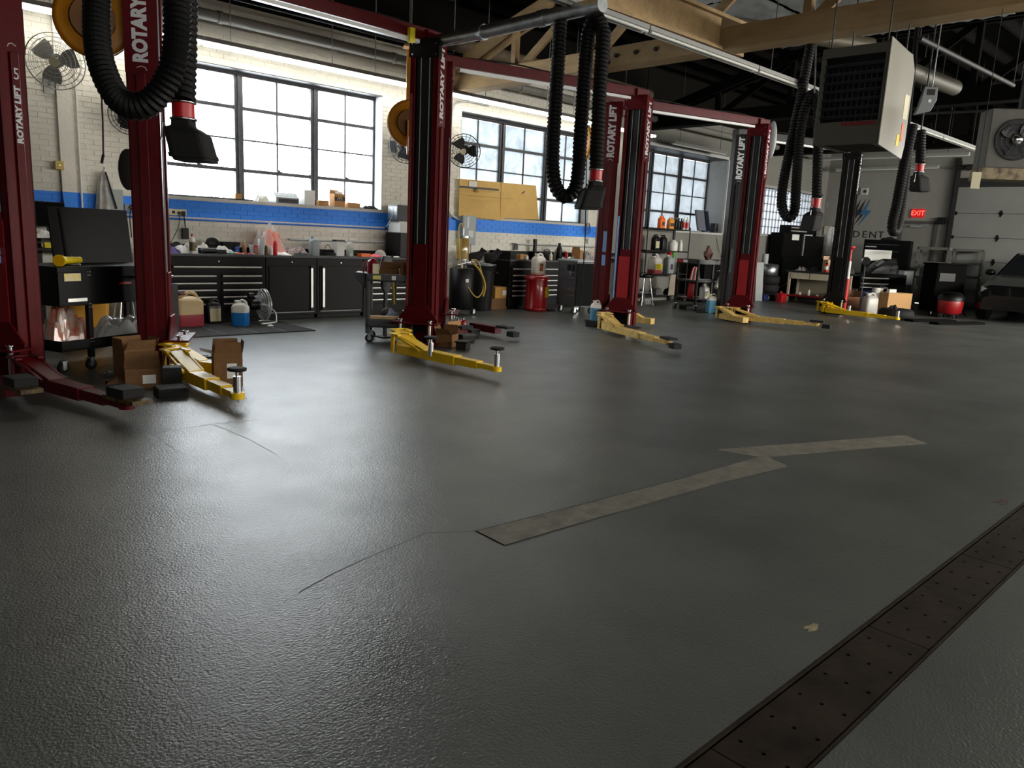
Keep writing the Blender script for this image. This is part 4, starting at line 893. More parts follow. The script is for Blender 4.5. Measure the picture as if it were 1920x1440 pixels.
# --- window sill of the first window
S = 1.79
def PS(px, Y=11.86): return (WY(px, 380, Y).x, Y, S)
t = thing('router', 'black router lying flat with a brown card on the first sill', 'router', PS(441)); MB().bx(-.17, .17, -.06, .06, 0, .02).build('case', blk, t); MB().bx(.0, .1, -.02, .03, .02, .1).build('card', card, t); 
m = MB(); m.tube(spline([(-.15, 0, .02), (-.3, -.03, .06), (-.38, -.06, .02), (-.7, 0, .35), (-.8, .05, .75)], 6), .006, 5); m.tube(spline([(.1, 0, .03), (.5, .05, .12), (.62, .08, .4), (.35, .1, .9), (-.1, .12, 1.1), (-.6, .12, 1.0)], 8), .005, 5); m.build('cable', blk2, t)
crumple('knot of clear plastic strips hanging on the first sill', PS(492, 11.8), (.26, .12, .1), M('plastic_strip', 'd8d8d0', .3), 'plastic_strips', 'packaging', seed=31, fold=.9)
t = thing('parts_bin', 'grey slope-fronted plastic bin on the first sill', 'bin', PS(533, 11.84)); m = MB(); m.prism([(-.12, 0), (.12, 0), (.12, .16), (-.02, .17), (-.12, .09)], -.2, .2, 'x'); m.build('bin_body', M('grey_bin', '8b8f90', .5), t, bevel=.004); MB().bx(-.16, .18, -.124, -.12, .01, .07).build('dark_front', blk, t); text('NOCO', .085, M('pale_print', 'c5c9c8', .5), t, (-.03, -.071, .133), (38.7, 0, 0), name='lettering', sx=1.2)
carton('plain white box standing on the first sill', PS(575, 11.86), (.22, .16, .24), 12, M('white_card', 'd5d5d2', .7), tape=False)
carton('small brown box lying low beside the white box on the sill', PS(605, 11.84), (.18, .12, .09), -10, card)
t = carton('tall brown parts box with black printed band, open top, on the sill', PS(632, 11.86), (.22, .14, .22), 8, card, open_=(None, 5, None, None))
MB().bx(-.112, .112, -.0725, -.071, .1, .17).build('printed_band', M('print_dark_brown', '33261a', .7), t)
m = MB()
for sx_ in (-.045, .0): m.tube([(sx_, -.074, .11), (sx_, -.074, .145), (sx_ + .02, -.074, .16), (sx_ + .045, -.074, .145), (sx_ + .045, -.074, .11)], .004, 5)
m.build('logo', cream, t)
MB().bx(.0, .1, -.03, .06, .2, .26).build('white_insert', paper, t)
carton('low flat brown box right of the tall parts box on the sill', PS(661, 11.85), (.24, .12, .09), 2, card)
crumple('black pouch at the right end of the first sill', PS(692, 11.86), (.3, .14, .09), blk2, 'pouch', 'pouch', seed=33)
# --- things fixed on the brick wall
t = thing('power_strip', 'beige outlet strip with black plugs on the blue band', 'outlet', WY(332, 398, WALL - .02)); MB().bx(-.13, .13, -.025, .0, -.045, .045).build('plate', cream, t, bevel=.004); MB().bx(-.08, -.04, -.03, -.025, -.02, .02).bx(.0, .04, -.05, -.025, -.03, .01).bx(.06, .1, -.06, -.025, -.05, .02).build('plug', blk, t)
m = MB(); m.tube(spline([(.02, -.04, -.03), (.0, -.04, -.2), (-.1, -.05, -.4), (-.2, -.1, -.55)], 5), .005, 5); m.tube(spline([(.08, -.05, -.05), (.09, -.05, -.15), (.1, -.04, -.22)], 4), .008, 5); m.tube(spline([(-.12, -.02, .0), (-.25, -.02, .02), (-.35, -.02, -.06)], 4), .006, 5, m=0); m.build('cord', blk2, t)
MB().bx(.05, .14, -.06, -.02, -.38, -.22).build('adapter', blk, t, bevel=.004)
t = thing('junction_box', 'yellowed square junction box low beneath the caged fan', 'junction box', WY(110, 310, WALL - .055)); MB().bx(-.05, .05, -.05, .0, -.055, .055).build('box_body', M('yellowed_plastic', 'c9ae5c', .5), t, bevel=.004); MB().tube(spline([(0, -.02, -.05), (.02, -.02, -.4), (.1, -.02, -.9), (.25, -.03, -1.1)], 5), .004, 5).build('cord', blk2, t); MB().cyl((0, -.055, 0), (0, -.05, 0), .008, n=8).build('screw', chrome, t)
t = thing('electrical_box', 'plain grey electrical box on the brick wall beside the hanging coat', 'electrical box', WY(217, 383, WALL - .12)); MB().bx(-.1, .1, -.0, .12, -.2, .2).build('cabinet', M('electrical_grey', '9ba3a0', .5), t, bevel=.004); MB().bx(-.09, .09, -.006, .0, -.19, .19).build('cover', M('electrical_grey', '9ba3a0', .5), t)
t = thing('outlet', 'small outlet with tangled black plugs right of the grey electrical box', 'outlet', WY(240, 390, WALL - .02)); MB().bx(-.05, .05, -.03, 0, -.05, .05).build('plate', grey, t); MB().tube(spline([(0, -.04, 0), (.05, -.06, .05), (.0, -.06, -.1), (.02, -.03, -.4)], 5), .008, 5).tube(spline([(.02, -.04, 0), (.08, -.06, -.1), (.07, -.06, -.3)], 5), .006, 5).build('cord', blk2, t)
t = thing('outlet', 'small beige outlet box on the wall right of the desk monitor', 'outlet', WY(131, 420, WALL - .06)); MB().bx(-.05, .05, -.06, 0, -.07, .07).build('plate', cream, t, bevel=.003)
t = thing('outlet', 'white outlet with coiled cords above the short worktop', 'outlet', WY(1104, 452, WALL - .02)); MB().bx(-.06, .06, -.04, 0, -.06, .06).build('plate', wht, t); m = MB()
for k in range(4): m.torus((-.1, -.03, .25 + .03 * k), .1 - .01 * k, .005, 'y', 16, 4)
m.build('coiled_cord', blk2, t)
# coat on a hook, air gun hose
t = thing('hanging_coat', 'white and grey work coat hanging beside the grey electrical box', 'clothing', WY(195, 320, WALL - .08))
rs = []
for z, w_, d_ in ((0, .04, .03), (-.08, .12, .06), (-.25, .2, .1), (-.55, .26, .12), (-.75, .3, .13), (-.82, .3, .12)):
    rs.append([(w_ / 2 * math.cos(R(a)) * (1 + .12 * math.sin(a / 18.)), d_ / 2 * math.sin(R(a)) * (1 + .35 * math.sin(R(a * 7))), z) for a in range(0, 360, 10)])
MB().rings(rs, True).build('coat', M('white_coat_cloth', 'b5b4ae', .9, var=.25, vs=9), t); MB().tube([(0, .06, .1), (0, 0, .1), (0, -.02, .02)], .008, 6).build('hook', chrome, t)
MB().bar((.0, -.06, -.02), (.12, -.06, -.5), .025, .015).build('strap', blk2, t)
t = thing('air_hose', 'dark red air hose hanging down to a black air gun', 'hose', D(192, 180, 9.4)); q = D(192, 180, 9.4)
MB().tube([tuple(D(px, py, 9.4) - q) for px, py in ((170, -180), (184, 90), (190, 170), (193, 230), (194, 290))], .011, 7).build('hose_line', M('dark_red_rubber', '4a1018', .5), t); MB().cyl(D(194, 290, 9.4) - q, D(191, 306, 9.4) - q, .018).build('air_gun', blk, t)
# ================================================================ LEFT END: DESK, BLACK TOOL CART
t = thing('monitor_stand', 'black wall desk with two shelves, keyboard and cables at the far left', 'desk', (2.45, 11.25, 0))
def dz(py): return WY(110, py, 11.25).z
m = MB(); m.bx(0, .95, 0, .4, dz(449), dz(446) + .012); m.build('keyboard_shelf', blk, t, bevel=.004)
MB().bx(0, .95, 0, .42, dz(471), dz(467) + .01).build('middle_shelf', blk, t, bevel=.004)
MB().bx(0, .95, 0, .45, dz(499) - .03, dz(499)).build('lower_shelf', blk, t, bevel=.004)
MB().bx(.62, .68, .3, .36, 0, dz(440)).bx(.1, .16, .3, .36, 0, dz(440)).build('post', blk, t)
def PD(px, py, Y=11.35): q = WY(px, py, Y); return (q.x, Y, q.z)
t = thing('monitor', 'black computer monitor standing on the top desk shelf', 'monitor', PD(97, 446, 11.5)); MB().bx(-.32, .17, -.02, .03, .14, .46).build('screen_housing', blk, t, bevel=.006); MB().bx(-.31, .16, -.023, -.019, .15, .45).build('screen', glassd, t); MB().bx(-.04, .0, 0, .05, 0, .2).bx(-.12, .1, -.06, .08, 0, .012).build('stand', blk, t)
t = thing('keyboard', 'grey keyboard lying on the top desk shelf', 'keyboard', PD(105, 447, 11.33)); MB().box((0, 0, .015), (.4, .13, .02)).build('case', dark, t, bevel=.004)
m = MB()
for r_ in range(4):
    for k in range(14): m.bx(-.19 + k * .027, -.19 + k * .027 + .022, -.055 + r_ * .028, -.055 + r_ * .028 + .022, .025, .032)
m.build('keys', dark, t)['kind'] = 'stuff'
crumple('stack of white papers drooping over the keyboard shelf', PD(85, 446, 11.3), (.3, .2, .12), paper, 'paper_stack', 'paper', seed=41)
t = thing('box_yellow', 'small bright yellow box on the middle desk shelf', 'box', PD(94, 468, 11.33)); MB().bx(-.07, .12, -.05, .05, 0, .09).build('carton', M('bright_yellow', 'f2dc10', .5), t, bevel=.005); MB().bx(-.072, .122, -.052, .052, .07, .092).build('lid', M('bright_yellow', 'f2dc10', .5), t)
sheet('white paperwork spread over the middle desk shelf', PD(115, 468, 11.4), (.5, .28), paper, 3, seed=3)
# black tool cart with raised lid, in front of the desk
cr = thing('tool_cart', 'black rolling tool cart with its lid raised, between the two nearest red lift posts', 'tool cart', (2.16, 8.0, 0), 24)
def cz(px, py, Y): return WY(px, py, Y).z
W_, Dd = .98, .62; zt = 1.0
m = MB(); m.bx(-.30, W_, 0, Dd, .62, .98); m.build('drawer_body', mcab, cr, bevel=.006)
for x, y in ((0, 0), (W_ - .04, 0), (W_ - .04, Dd - .04), (-.28, Dd - .04)): MB().bx(x, x + .045, y, y + .045, .12, .64).build('leg', mcab, cr)
m = MB(); m.bx(-.3, W_, 0, Dd, .2, .225)
for a in ((-.3, W_, 0, .012), (-.3, W_, Dd - .012, Dd), (-.3, -.288, 0, Dd), (W_ - .012, W_, 0, Dd)): m.bx(*a, .2, .3)
m.build('lower_tray', mcab, cr)
m = MB()
for x, y in ((0, 0), (W_ - .045, 0)):
    for zz in (.27, .3, .6, .63, .9, .93): 
        for dx in (.012, .033): m.sph((x + dx, -.004, zz if zz < .8 else zz), .007, 6, 4)
m.build('rivet', chrome, cr)['kind'] = 'stuff'
for x, y in ((.02, .03), (W_ - .05, .05), (-.26, .05), (W_ - .05, Dd - .06)): caster(None, cr, x, y, .05)
m = MB(); m.bar((.1, Dd * .6, .98), (.1 + .02, Dd * .6 + .1, 1.5), .02, .02); m.add([(.07, .5, .98), (W_, .5, .98), (W_, .56, 1.52), (.07, .56, 1.52), (.07, .52, .98), (W_, .52, .98), (W_, .58, 1.52), (.07, .58, 1.52)], [(0, 1, 2, 3), (7, 6, 5, 4), (0, 4, 5, 1), (1, 5, 6, 2), (2, 6, 7, 3), (3, 7, 4, 0)]); m.build('lid', mcab, cr)
MB().bx(-.22, -.02, -.02, .0, .66, .69).build('drawer_pull', alu, cr)
MB().bx(-.3, -.02, -.008, 0, .64, .93).build('drawer', mcab, cr, bevel=.003)
MB().bx(-.24, -.07, -.013, -.008, .85, .92).build('sticker', M('white_yellow_sticker', 'd8d4c4', .5, vs=30, c2='e6c71c'), cr)
MB().bx(.36, .5, -.004, 0, .8, .82).build('red_sticker', redp, cr)
MB().tube(spline([(.5, -.0, .87), (.5, -.12, .87), (.55, -.15, .87), (.85, -.15, .87), (.9, -.12, .87), (.9, 0, .87)], 5), .012, 8).build('holder_rack', chrome, cr)
t = thing('impact_tool', 'silver air tool lying on the wire holder of the black cart', 'power tool', tuple(F(250, 523, .9)), 20); 
t.location = cr.matrix_basis @ Vector((.7, -.07, .885)); MB().cyl((-.1, 0, .04), (.1, 0, .05), .035).bar((.05, 0, .03), (.08, 0, -.08), .035, .04).build('tool_body', galv, t)
def on(root, p): return tuple(root.matrix_basis @ Vector(p))
t = thing('flashlight', 'bright yellow work lamp lying on the left end of the black cart', 'lamp', on(cr, (-.12, .12, .98))); MB().cyl((-.06, -.05, .05), (-.02, .02, .05), .055, .045).cyl((-.02, .02, .05), (.16, .12, .05), .035, .03).build('lamp_body', M('lamp_yellow', 'e5c81a', .4), t); MB().cyl((-.064, -.056, .05), (-.06, -.05, .05), .05).build('lens', M('amber_lens', 'd8a812', .2), t)
crumple('small heap of black and silver tools behind the yellow work lamp', on(cr, (.05, .3, .98)), (.2, .2, .08), M('tool_heap', '1c1c1c', .4, vs=30, c2='b0b0b0'), 'tool_heap', 'tools', seed=42, fold=.9)
crumple('clear plastic bag with orange contents on the lower tray of the black cart', on(cr, (-.02, .3, .226)), (.42, .42, .36), M('cloudy_bag', 'c9b9ad', .15, alpha=.75, spec=.9, vs=5, c2='d2551f'), 'plastic_bag', 'bag', seed=43, fold=.9, k=20)
crumple('clear plastic sheet trailing over the edge of the lower tray of the black cart', on(cr, (.58, .25, .226)), (.62, .45, .2), M('clear_sheet', 'b9bcbb', .12, alpha=.7, spec=.9), 'plastic_sheet', 'bag', seed=44, fold=1, k=20)
t = thing('tumbler', 'tall chrome tumbler standing at the right end of the lower tray', 'cup', on(cr, (.86, .1, .226))); MB().lathe([(.045, 0), (.05, .01), (.052, .2), (.046, .215), (.03, .215)], (0, 0, 0), 18).build('cup_body', chrome, t)
# behind the cart: yellow bin and chrome stool
t = thing('wheeled_bin', 'dark yellow bin standing behind the lower tray of the black cart', 'bin', (2.5, 9.5, 0)); MB().rings([[(a, b_, z) for a, b_ in rrect(w_, w_ * .8, .05)] for w_, z in ((.42, .02), (.5, .62), (.53, .62), (.53, .66))], False).build('bin_body', M('bin_dark_yellow', 'c48a12', .5), t)
t = thing('shop_stool', 'chrome shop stool with round seat behind the black cart', 'stool', (3.05, 9.75, 0)); MB().lathe([(.16, .6), (.18, .61), (.18, .64), (.15, .66)], (0, 0, 0), 20).build('seat', chrome, t)
for k in range(4): a = R(45 + 90 * k); MB().tube([(.1 * math.cos(a), .1 * math.sin(a), .6), (.22 * math.cos(a), .22 * math.sin(a), .0)], .012, 8).build('leg', chrome, t)
MB().torus((0, 0, .25), .17, .009).build('foot_ring', chrome, t)
t = thing('panel_case', 'flat dark grey case leaning on the wall behind the cart and stool', 'case', (3.3, 10.4, 0)); MB().bx(0, .6, 0, .12, 0, .62).build('shell', dark, t, bevel=.01); MB().tube([(.2, 0, .62), (.22, 0, .67), (.38, 0, .67), (.4, 0, .62)], .01, 6).build('handle', blk, t)
# round black dish lamp / mirror beside the second post
t = thing('round_mirror', 'black oval panel on a thin bar beside the second red post', 'mirror', D(240, 318, 7.6)); MB().prism([(.09 * math.cos(R(a)), .2 * math.sin(R(a))) for a in range(0, 360, 20)], -.015, .015, 'y').build('mirror_body', blk, t, bevel=.005); MB().tube([(.06, 0, 1.2), (.06, 0, -.3)], .01, 6).build('bar', galv, t)
# ================================================================ MAT AND JUGS IN FRONT OF THE BENCH
t = thing('floor_mat', 'black ribbed rubber mat lying in front of the long workbench', 'mat', (4.66, 10.28, 0), 0)
x0, x1, y0, y1 = -.85, .85, -.6, .6
MB().bx(x0, x1, y0, y1, 0, .008).build('mat_base', blk2, t); m = MB()
n = 26
for k in range(n): y = y0 + .02 + (y1 - y0 - .04) * k / (n - 1); m.bx(x0 + .02, x1 - .02, y - .008, y + .008, .008, .016)
for k in range(5): x = x0 + .01 + (x1 - x0 - .02) * k / 4; m.bx(x - .012, x + .012, y0, y1, .008, .018)
o = m.build('mat_ribs', M('mat_rubber', '191817', .6), t); o['kind'] = 'stuff'; o.data.name = 'mat_ribs'
Z1 = .019
jug('large yellowed jug half full of red fluid at the left end of the rubber mat', (4.12, 10.72, Z1), .46, .4, .3, M('yellowed_jug', 'c9ae80', .5), pinkl, .5, M('dark_red_cap', '5a1520', .4), rz=6, name='fluid_jug')
jug('black oil jug with a cream label beside the large yellowed jug', (4.56, 10.88, Z1), .34, .21, .13, M('black_jug', '0d0d0e', .35), None, .5, blk, M('cream_label', 'c6bf9a', .5), rz=4, lab_h=.75)
jug('square clear jug full of bright blue fluid on the rubber mat', (4.79, 10.5, Z1), .36, .23, .19, wht, bluel, .72, wht, rz=-38, name='fluid_jug')
t = thing('floor_fan', 'chrome cage floor fan with black motor standing at the right end of the mat', 'fan', (5.16, 10.62, Z1), 18)
def cage(root, c_, r, d, ax, mat, nr=4, ns=16, nm='fan_cage', wr=.004):
    m = MB(); c_ = Vector(c_); ax = Vector(ax).normalized(); u = ax.orthogonal().normalized(); v = ax.cross(u)
    for q in range(nr + 1):
        rr = r * (q + .6) / (nr + .6) if q < nr else r
        for s in (-1, 1):
            zz = s * d / 2 * (1 - (rr / r) ** 3 * .8)
            m.tube([c_ + ax * zz + (u * math.cos(2 * math.pi * k / 28) + v * math.sin(2 * math.pi * k / 28)) * rr for k in range(28)], wr if q < nr else wr * 1.6, 4, closed=True)
    for k in range(ns):
        a = 2 * math.pi * k / ns; e = u * math.cos(a) + v * math.sin(a)
        for s in (-1, 1): m.tube([c_ + ax * s * d / 2 + e * r * .15, c_ + ax * s * d / 2 * .9 + e * r * .6, c_ + ax * s * d / 2 * .2 + e * r], wr * .8, 4)
    o = m.build(nm, mat, root); o['kind'] = 'stuff' if 0 else 'thing'; del o['kind']; return o
def blades(root, c_, r, ax, mat, n=4, ph=0):
    c_ = Vector(c_); ax = Vector(ax).normalized(); u = ax.orthogonal().normalized(); v = ax.cross(u)
    for k in range(n):
        m = MB(); a = 2 * math.pi * k / n + ph; vs = []
        for i in range(6):
            rr = r * (.15 + .8 * i / 5); w_ = .34 + .3 * math.sin(math.pi * (i + 1.5) / 7)
            for s in (-1, 1): b_ = a + s * w_; vs.append(c_ + (u * math.cos(b_) + v * math.sin(b_)) * rr + ax * s * .02)
        m.add(vs + [p + ax * .004 for p in vs], [(2 * i, 2 * i + 1, 2 * i + 3, 2 * i + 2) for i in range(5)] + [(12 + 2 * i, 14 + 2 * i, 15 + 2 * i, 13 + 2 * i) for i in range(5)], True); m.build('blade', mat, root)
    MB().cyl(c_ - ax * .03, c_ + ax * .03, r * .16).build('hub', mat, root)
ax = (.93, -.36, 0); cage(t, (.05, 0, .27), .23, .16, ax, wchrome, 7, 24, wr=.0035); blades(t, (.05, 0, .27), .2, ax, lgrey, 4)
MB().cyl((-.16, .07, .27), (.0, .02, .27), .075).cyl((-.17, .075, .4), (-.1, .05, .4), .045).build('motor', blk, t)
MB().tube(spline([(-.12, -.12, .012), (.1, -.14, .012), (.22, -.06, .012), (.22, .1, .012), (.1, .16, .012)], 5), .013, 8).tube(spline([(.2, -.1, .012), (.2, -.08, .15), (.1, -.02, .25)], 5), .01, 8).build('stand', wchrome, t)
crumple('small white scrap in front of the floor fan', (5.14, 10.3, Z1), (.09, .07, .03), paper, 'scrap', 'scrap', seed=50, k=6)
# ================================================================ GREY UTILITY CART
gc = thing('utility_cart', 'dark grey plastic utility cart with two shelves in front of the drawer cabinet', 'cart', (5.9, 8.42, 0), 56)
mgc = M('cart_grey_plastic', '3b3f43', .55, var=.08, vs=8)
W_, Dd = .62, .45                                           # x runs along the side that faces the camera
def tray(root, z, hgt, nm): 
    m = MB(); m.bx(-W_ / 2, W_ / 2, -Dd / 2, Dd / 2, z, z + .03)
    for a in ((-W_ / 2, W_ / 2, -Dd / 2, -Dd / 2 + .02), (-W_ / 2, W_ / 2, Dd / 2 - .02, Dd / 2), (-W_ / 2, -W_ / 2 + .02, -Dd / 2, Dd / 2), (W_ / 2 - .02, W_ / 2, -Dd / 2, Dd / 2)): m.bx(*a, z, z + hgt)
    return m.build(nm, mgc, root, bevel=.006)
gc.rotation_euler = (0, 0, R(-38))
tray(gc, .2, .11, 'lower_shelf'); tray(gc, .79, .1, 'upper_shelf')
for sx_ in (-1, 1):
    for sy_ in (-1, 1): MB().rings([[(sx_ * (W_ / 2 - .03) + a, sy_ * (Dd / 2 - .03) + b_, z) for a, b_ in rrect(.06, .06, .02)] for z in (.12, .85)], False).build('post', mgc, gc); caster(None, gc, sx_ * (W_ / 2 - .05), sy_ * (Dd / 2 - .05), .055)
MB().prism([(-W_ / 2, .89), (-W_ / 2 - .14, .9), (-W_ / 2 - .14, .84), (-W_ / 2, .68)], -.16, .16, 'y').build('handle', mgc, gc, bevel=.01)
MB().bx(-.22, -.12, -Dd / 2 - .004, -Dd / 2, .82, .87).build('sticker', M('pale_yellow_sticker', 'd9cf72', .5), gc); MB().bx(.02, .07, -Dd / 2 - .004, -Dd / 2, .82, .87).build('sticker', wht, gc)
t = thing('gas_canister', 'dark red metal can with cream label and side handle on the grey cart', 'can', on(gc, (-.24, 0, .82))); MB().lathe([(.07, 0), (.075, .01), (.075, .2), (.06, .23), (.03, .24), (.03, .26)], (0, 0, 0), 18).build('can_body', M('dark_red_can', '7d0f1c', .35), t); MB().bx(-.05, .05, -.078, -.06, .04, .19).build('label', cream, t, bevel=.01); MB().tube([(-.06, 0, .21), (-.14, 0, .2), (-.14, 0, .06), (-.07, 0, .04)], .01, 6).build('handle', M('dark_red_can', '7d0f1c', .35), t)
carton('open brown box on the upper shelf of the grey cart behind the red can', on(gc, (-.02, .06, .82)), (.26, .18, .13), -38, card2, open_=(None, 15, -30, None))
carton('torn brown box with white packing at the right of the grey cart', on(gc, (.2, -.02, .82)), (.2, .2, .14), -30, card2, open_=(25, 10, None, 30))
crumple('white plastic bag bulging behind the torn box on the grey cart', on(gc, (.16, .12, .82)), (.2, .2, .2), M('white_bag', 'c9c9c5', .4), 'plastic_bag', 'bag', seed=51, fold=.6)
for k, (x, y) in enumerate(((-.05, -.16), (.05, -.17), (.1, -.12))): crumple(['white tissue scrap at the front edge of the grey cart, left', 'black rubber scrap at the front edge of the grey cart, middle', 'white tissue scrap at the front edge of the grey cart, right'][k], on(gc, (x, y, .82)), (.1, .08, .04), [paper, blk2, paper][k], 'scrap', 'scrap', seed=52 + k, k=6)
t = thing('yellow_strap', 'yellow strap hanging below the upper shelf of the grey cart', 'strap', on(gc, (.04, -.24, .79))); MB().bar((0, 0, 0), (.02, 0, -.28), .03, .006).build('strap_band', yel, t)
MB().bx(-.28, .28, -.14, -.08, .24, .26)
t = thing('wood_plank', 'short pine plank lying across the lower shelf of the grey cart', 'plank', on(gc, (0, -.15, .31))); t.rotation_euler = (0, 0, R(-38)); MB().bx(-.3, .3, -.05, .05, 0, .035).build('plank_body', wood, t)
crumple('bright blue nylon strap bundled on the lower shelf of the grey cart', on(gc, (.02, -.02, .23)), (.2, .16, .18), M('blue_nylon', '2d62a8', .6, vs=20, c2='c9ccd0'), 'strap_bundle', 'strap', seed=57, fold=1)
crumple('crumpled white bag on the right of the lower shelf of the grey cart', on(gc, (.2, .05, .23)), (.22, .24, .2), M('white_bag', 'c9c9c5', .4), 'plastic_bag', 'bag', seed=58, fold=.6)
t = thing('abrasive_wheel', 'dark round disc standing on the lower shelf of the grey cart', 'disc', on(gc, (-.05, .12, .23))); MB().cyl((0, -.02, .1), (0, .02, .1), .1, n=20).build('disc_body', M('dark_disc', '2b2423', .8), t)
t = thing('measuring_jug', 'yellowed plastic measuring jug tilted on the right side of the grey cart', 'jug', on(gc, (.34, .0, .38))); MB().lathe([(.05, 0), (.07, .17), (.065, .17), (.045, .01)], (0, 0, 0), 14).build('jug_wall', M('yellowed_clear', 'b9b890', .4), t)
t.location = on(gc, (.22, .14, .23))
t = thing('chair_back', 'dark grey padded panel standing behind the grey cart by the red post', 'panel', (6.05, 8.75, .0)); MB().rings([[(.0 + p[0], p[1], z) for p in rrect(w_, .05, .02)] for z, w_ in ((.62, .08), (.68, .16), (1.0, .2), (1.1, .12))], True).build('pad', dark, t); MB().bx(-.02, .02, -.01, .03, .02, .65).bx(-.12, .12, -.1, .1, 0, .02).build('post', blk, t)
# ================================================================ FLOOR LITTER BY THE SECOND POST
carton('open brown box with a white label at the foot of the second red post', (2.3, 7.0, 0), (.3, .24, .17), -15, card2, open_=(None, 8, None, 12), lab_c=paper)
carton('torn brown box standing behind the labelled box near the second post', (2.32, 7.28, 0), (.28, .2, .3), 10, card2, open_=(30, 10, 5, 30))
carton('tall open brown box with raised flaps right of the yellow lift arm', (2.93, 6.72, 0), (.24, .22, .3), -18, card2, open_=(12, 5, 75, 10), lab_c=paper)
t = thing('rubber_block', 'tall black rubber block beside the yellow arm of the second post', 'block', tuple(F(323, 728)), -20); MB().bx(-.08, .08, -.07, .07, 0, .19).build('block_body', blk2, t, bevel=.006); MB().bx(-.07, .07, -.06, .06, .19, .195).build('top_face', M('worn_rubber_grey', '4a4b4d', .8), t)
t = thing('rubber_block', 'low black ribbed rubber lift block lying on the floor before the yellow arm', 'block', tuple(F(321, 742)), -8); MB().bx(-.12, .12, -.1, .1, 0, .075).build('block_body', blk2, t, bevel=.01); m = MB()
for k in range(8): m.bx(-.11, .11, -.09 + k * .024, -.08 + k * .024, .075, .083)
m.build('ribs', M('worn_rubber_grey', '4a4b4d', .8), t)
crumple('scrap of crushed silver foil on the floor left of the boxes', tuple(F(208, 703)), (.22, .14, .05), galv, 'foil_scrap', 'scrap', seed=60)
crumple('brown paper shreds on the floor left of the labelled box', tuple(F(232, 716)), (.3, .2, .04), M('brown_shred', '8a6b50', .9), 'paper_shreds', 'scrap', seed=61, fold=1)
crumple('dark red rag with plastic film beside the labelled box', tuple(F(240, 695)), (.2, .16, .14), M('dark_red_rag', '4a1b22', .8, vs=20, c2='a59a98'), 'rag', 'rag', seed=62)
t = thing('steel_ramp', 'short dark steel bar lying on the floor behind the yellow arm', 'bar', tuple(F(368, 672))); MB().bar((-.12, .05, .012), (.14, -.06, .012), .05, .02).bar((-.1, .12, .012), (.14, .02, .012), .02, .02).build('bar_body', blk, t)
# ================================================================ BETWEEN THE THIRD POST AND THE RED BIN
tr = F(899, 581)
t = thing('trash_can', 'big black plastic trash can beside the brick wall', 'trash can', (tr.x, tr.y, 0)); MB().lathe([(.21, 0), (.22, .02), (.27, .72), (.28, .74), (.28, .84), (.295, .85), (.295, .88), (.27, .88), (.26, .8), (.2, .05)], (0, 0, 0), 26).build('can_body', M('black_bin_plastic', '121314', .45), t)
for a in (-60, 120): MB().box((.3 * math.cos(R(a)), .3 * math.sin(R(a)), .74), (.06, .12, .03), (0, 0, a)).build('handle', blk2, t)
MB().torus((0, 0, .88), .285, .012).build('rim', galv, t)
for k, (dx, l) in enumerate(((-.12, 'left'), (.14, 'right'))):
    t2 = thing('hose_boot', 'black rubber hose boot on the trash can rim, the %s of the pair' % l, 'boot', (tr.x + dx, tr.y + .02 - .16 * k, .895), -35)
    MB().tube([(-.14, 0, .1), (-.1, 0, .105), (.0, 0, .12), (.05, 0, .15), (.1, 0, .2), (.13, 0, .25)], [.075, .095, .1, .085, .06, .055], 16).build('boot_body', blk2, t2)
    MB().cyl((.125, 0, .235), (.15, 0, .275), .064, n=16).build('cuff', blk2, t2)
dq = F(856, 587)
t = thing('oil_drainer', 'black rolling oil drum with hoses and a clear amber tank on top', 'oil drainer', (dq.x - .12, dq.y - .25, 0))
MB().lathe([(.2, .1), (.22, .12), (.22, .82), (.2, .84)], (0, 0, 0), 24).build('drum', blk, t)
MB().lathe([(.11, 1.0), (.115, 1.02), (.115, 1.36), (.1, 1.38)], (0, 0, 0), 18).build('amber_tank', M('amber_oil_tank', 'a8894a', .15, spec=.8, coat=.5), t); MB().lathe([(.125, .98), (.125, 1.0)], (0, 0, 0), 18).lathe([(.125, 1.37), (.125, 1.41)], (0, 0, 0), 18).cyl((0, 0, 1.41), (0, 0, 1.55), .02).build('tank_cap', galv, t); MB().cyl((0, 0, .84), (0, 0, .98), .02).build('pillar', galv, t)
MB().tube(spline([(.0, 0, 1.5), (-.06, -.02, 1.62), (-.14, -.05, 1.5), (-.13, -.1, 1.0), (-.05, -.18, .6), (.1, -.28, .35), (.25, -.27, .4), (.3, -.25, .6), (.2, -.22, .95), (.05, -.2, 1.0)], 8), .012, 7).build('clear_hose', M('yellowed_hose', 'b59a4a', .4), t)
MB().tube(spline([(.05, -.18, .98), (.2, -.27, .8), (.32, -.28, .55), (.3, -.26, .35)], 6), .02, 8).build('yellow_spout', M('spout_yellow', 'b8952f', .4), t); MB().tube([(-.2, -.12, .9), (.05, -.2, .97), (.32, -.1, .93), (.5, .0, .97)], .014, 7).build('push_bar', chrome, t)
for x, y in ((-.2, -.12), (.2, -.12), (.0, .2)): caster(None, t, x, y, .05); 
MB().bx(-.22, .22, -.16, .22, .1, .12).build('base_frame', blk, t); MB().bx(-.08, -.02, -.225, -.2, .6, .66).build('label', paper, t)
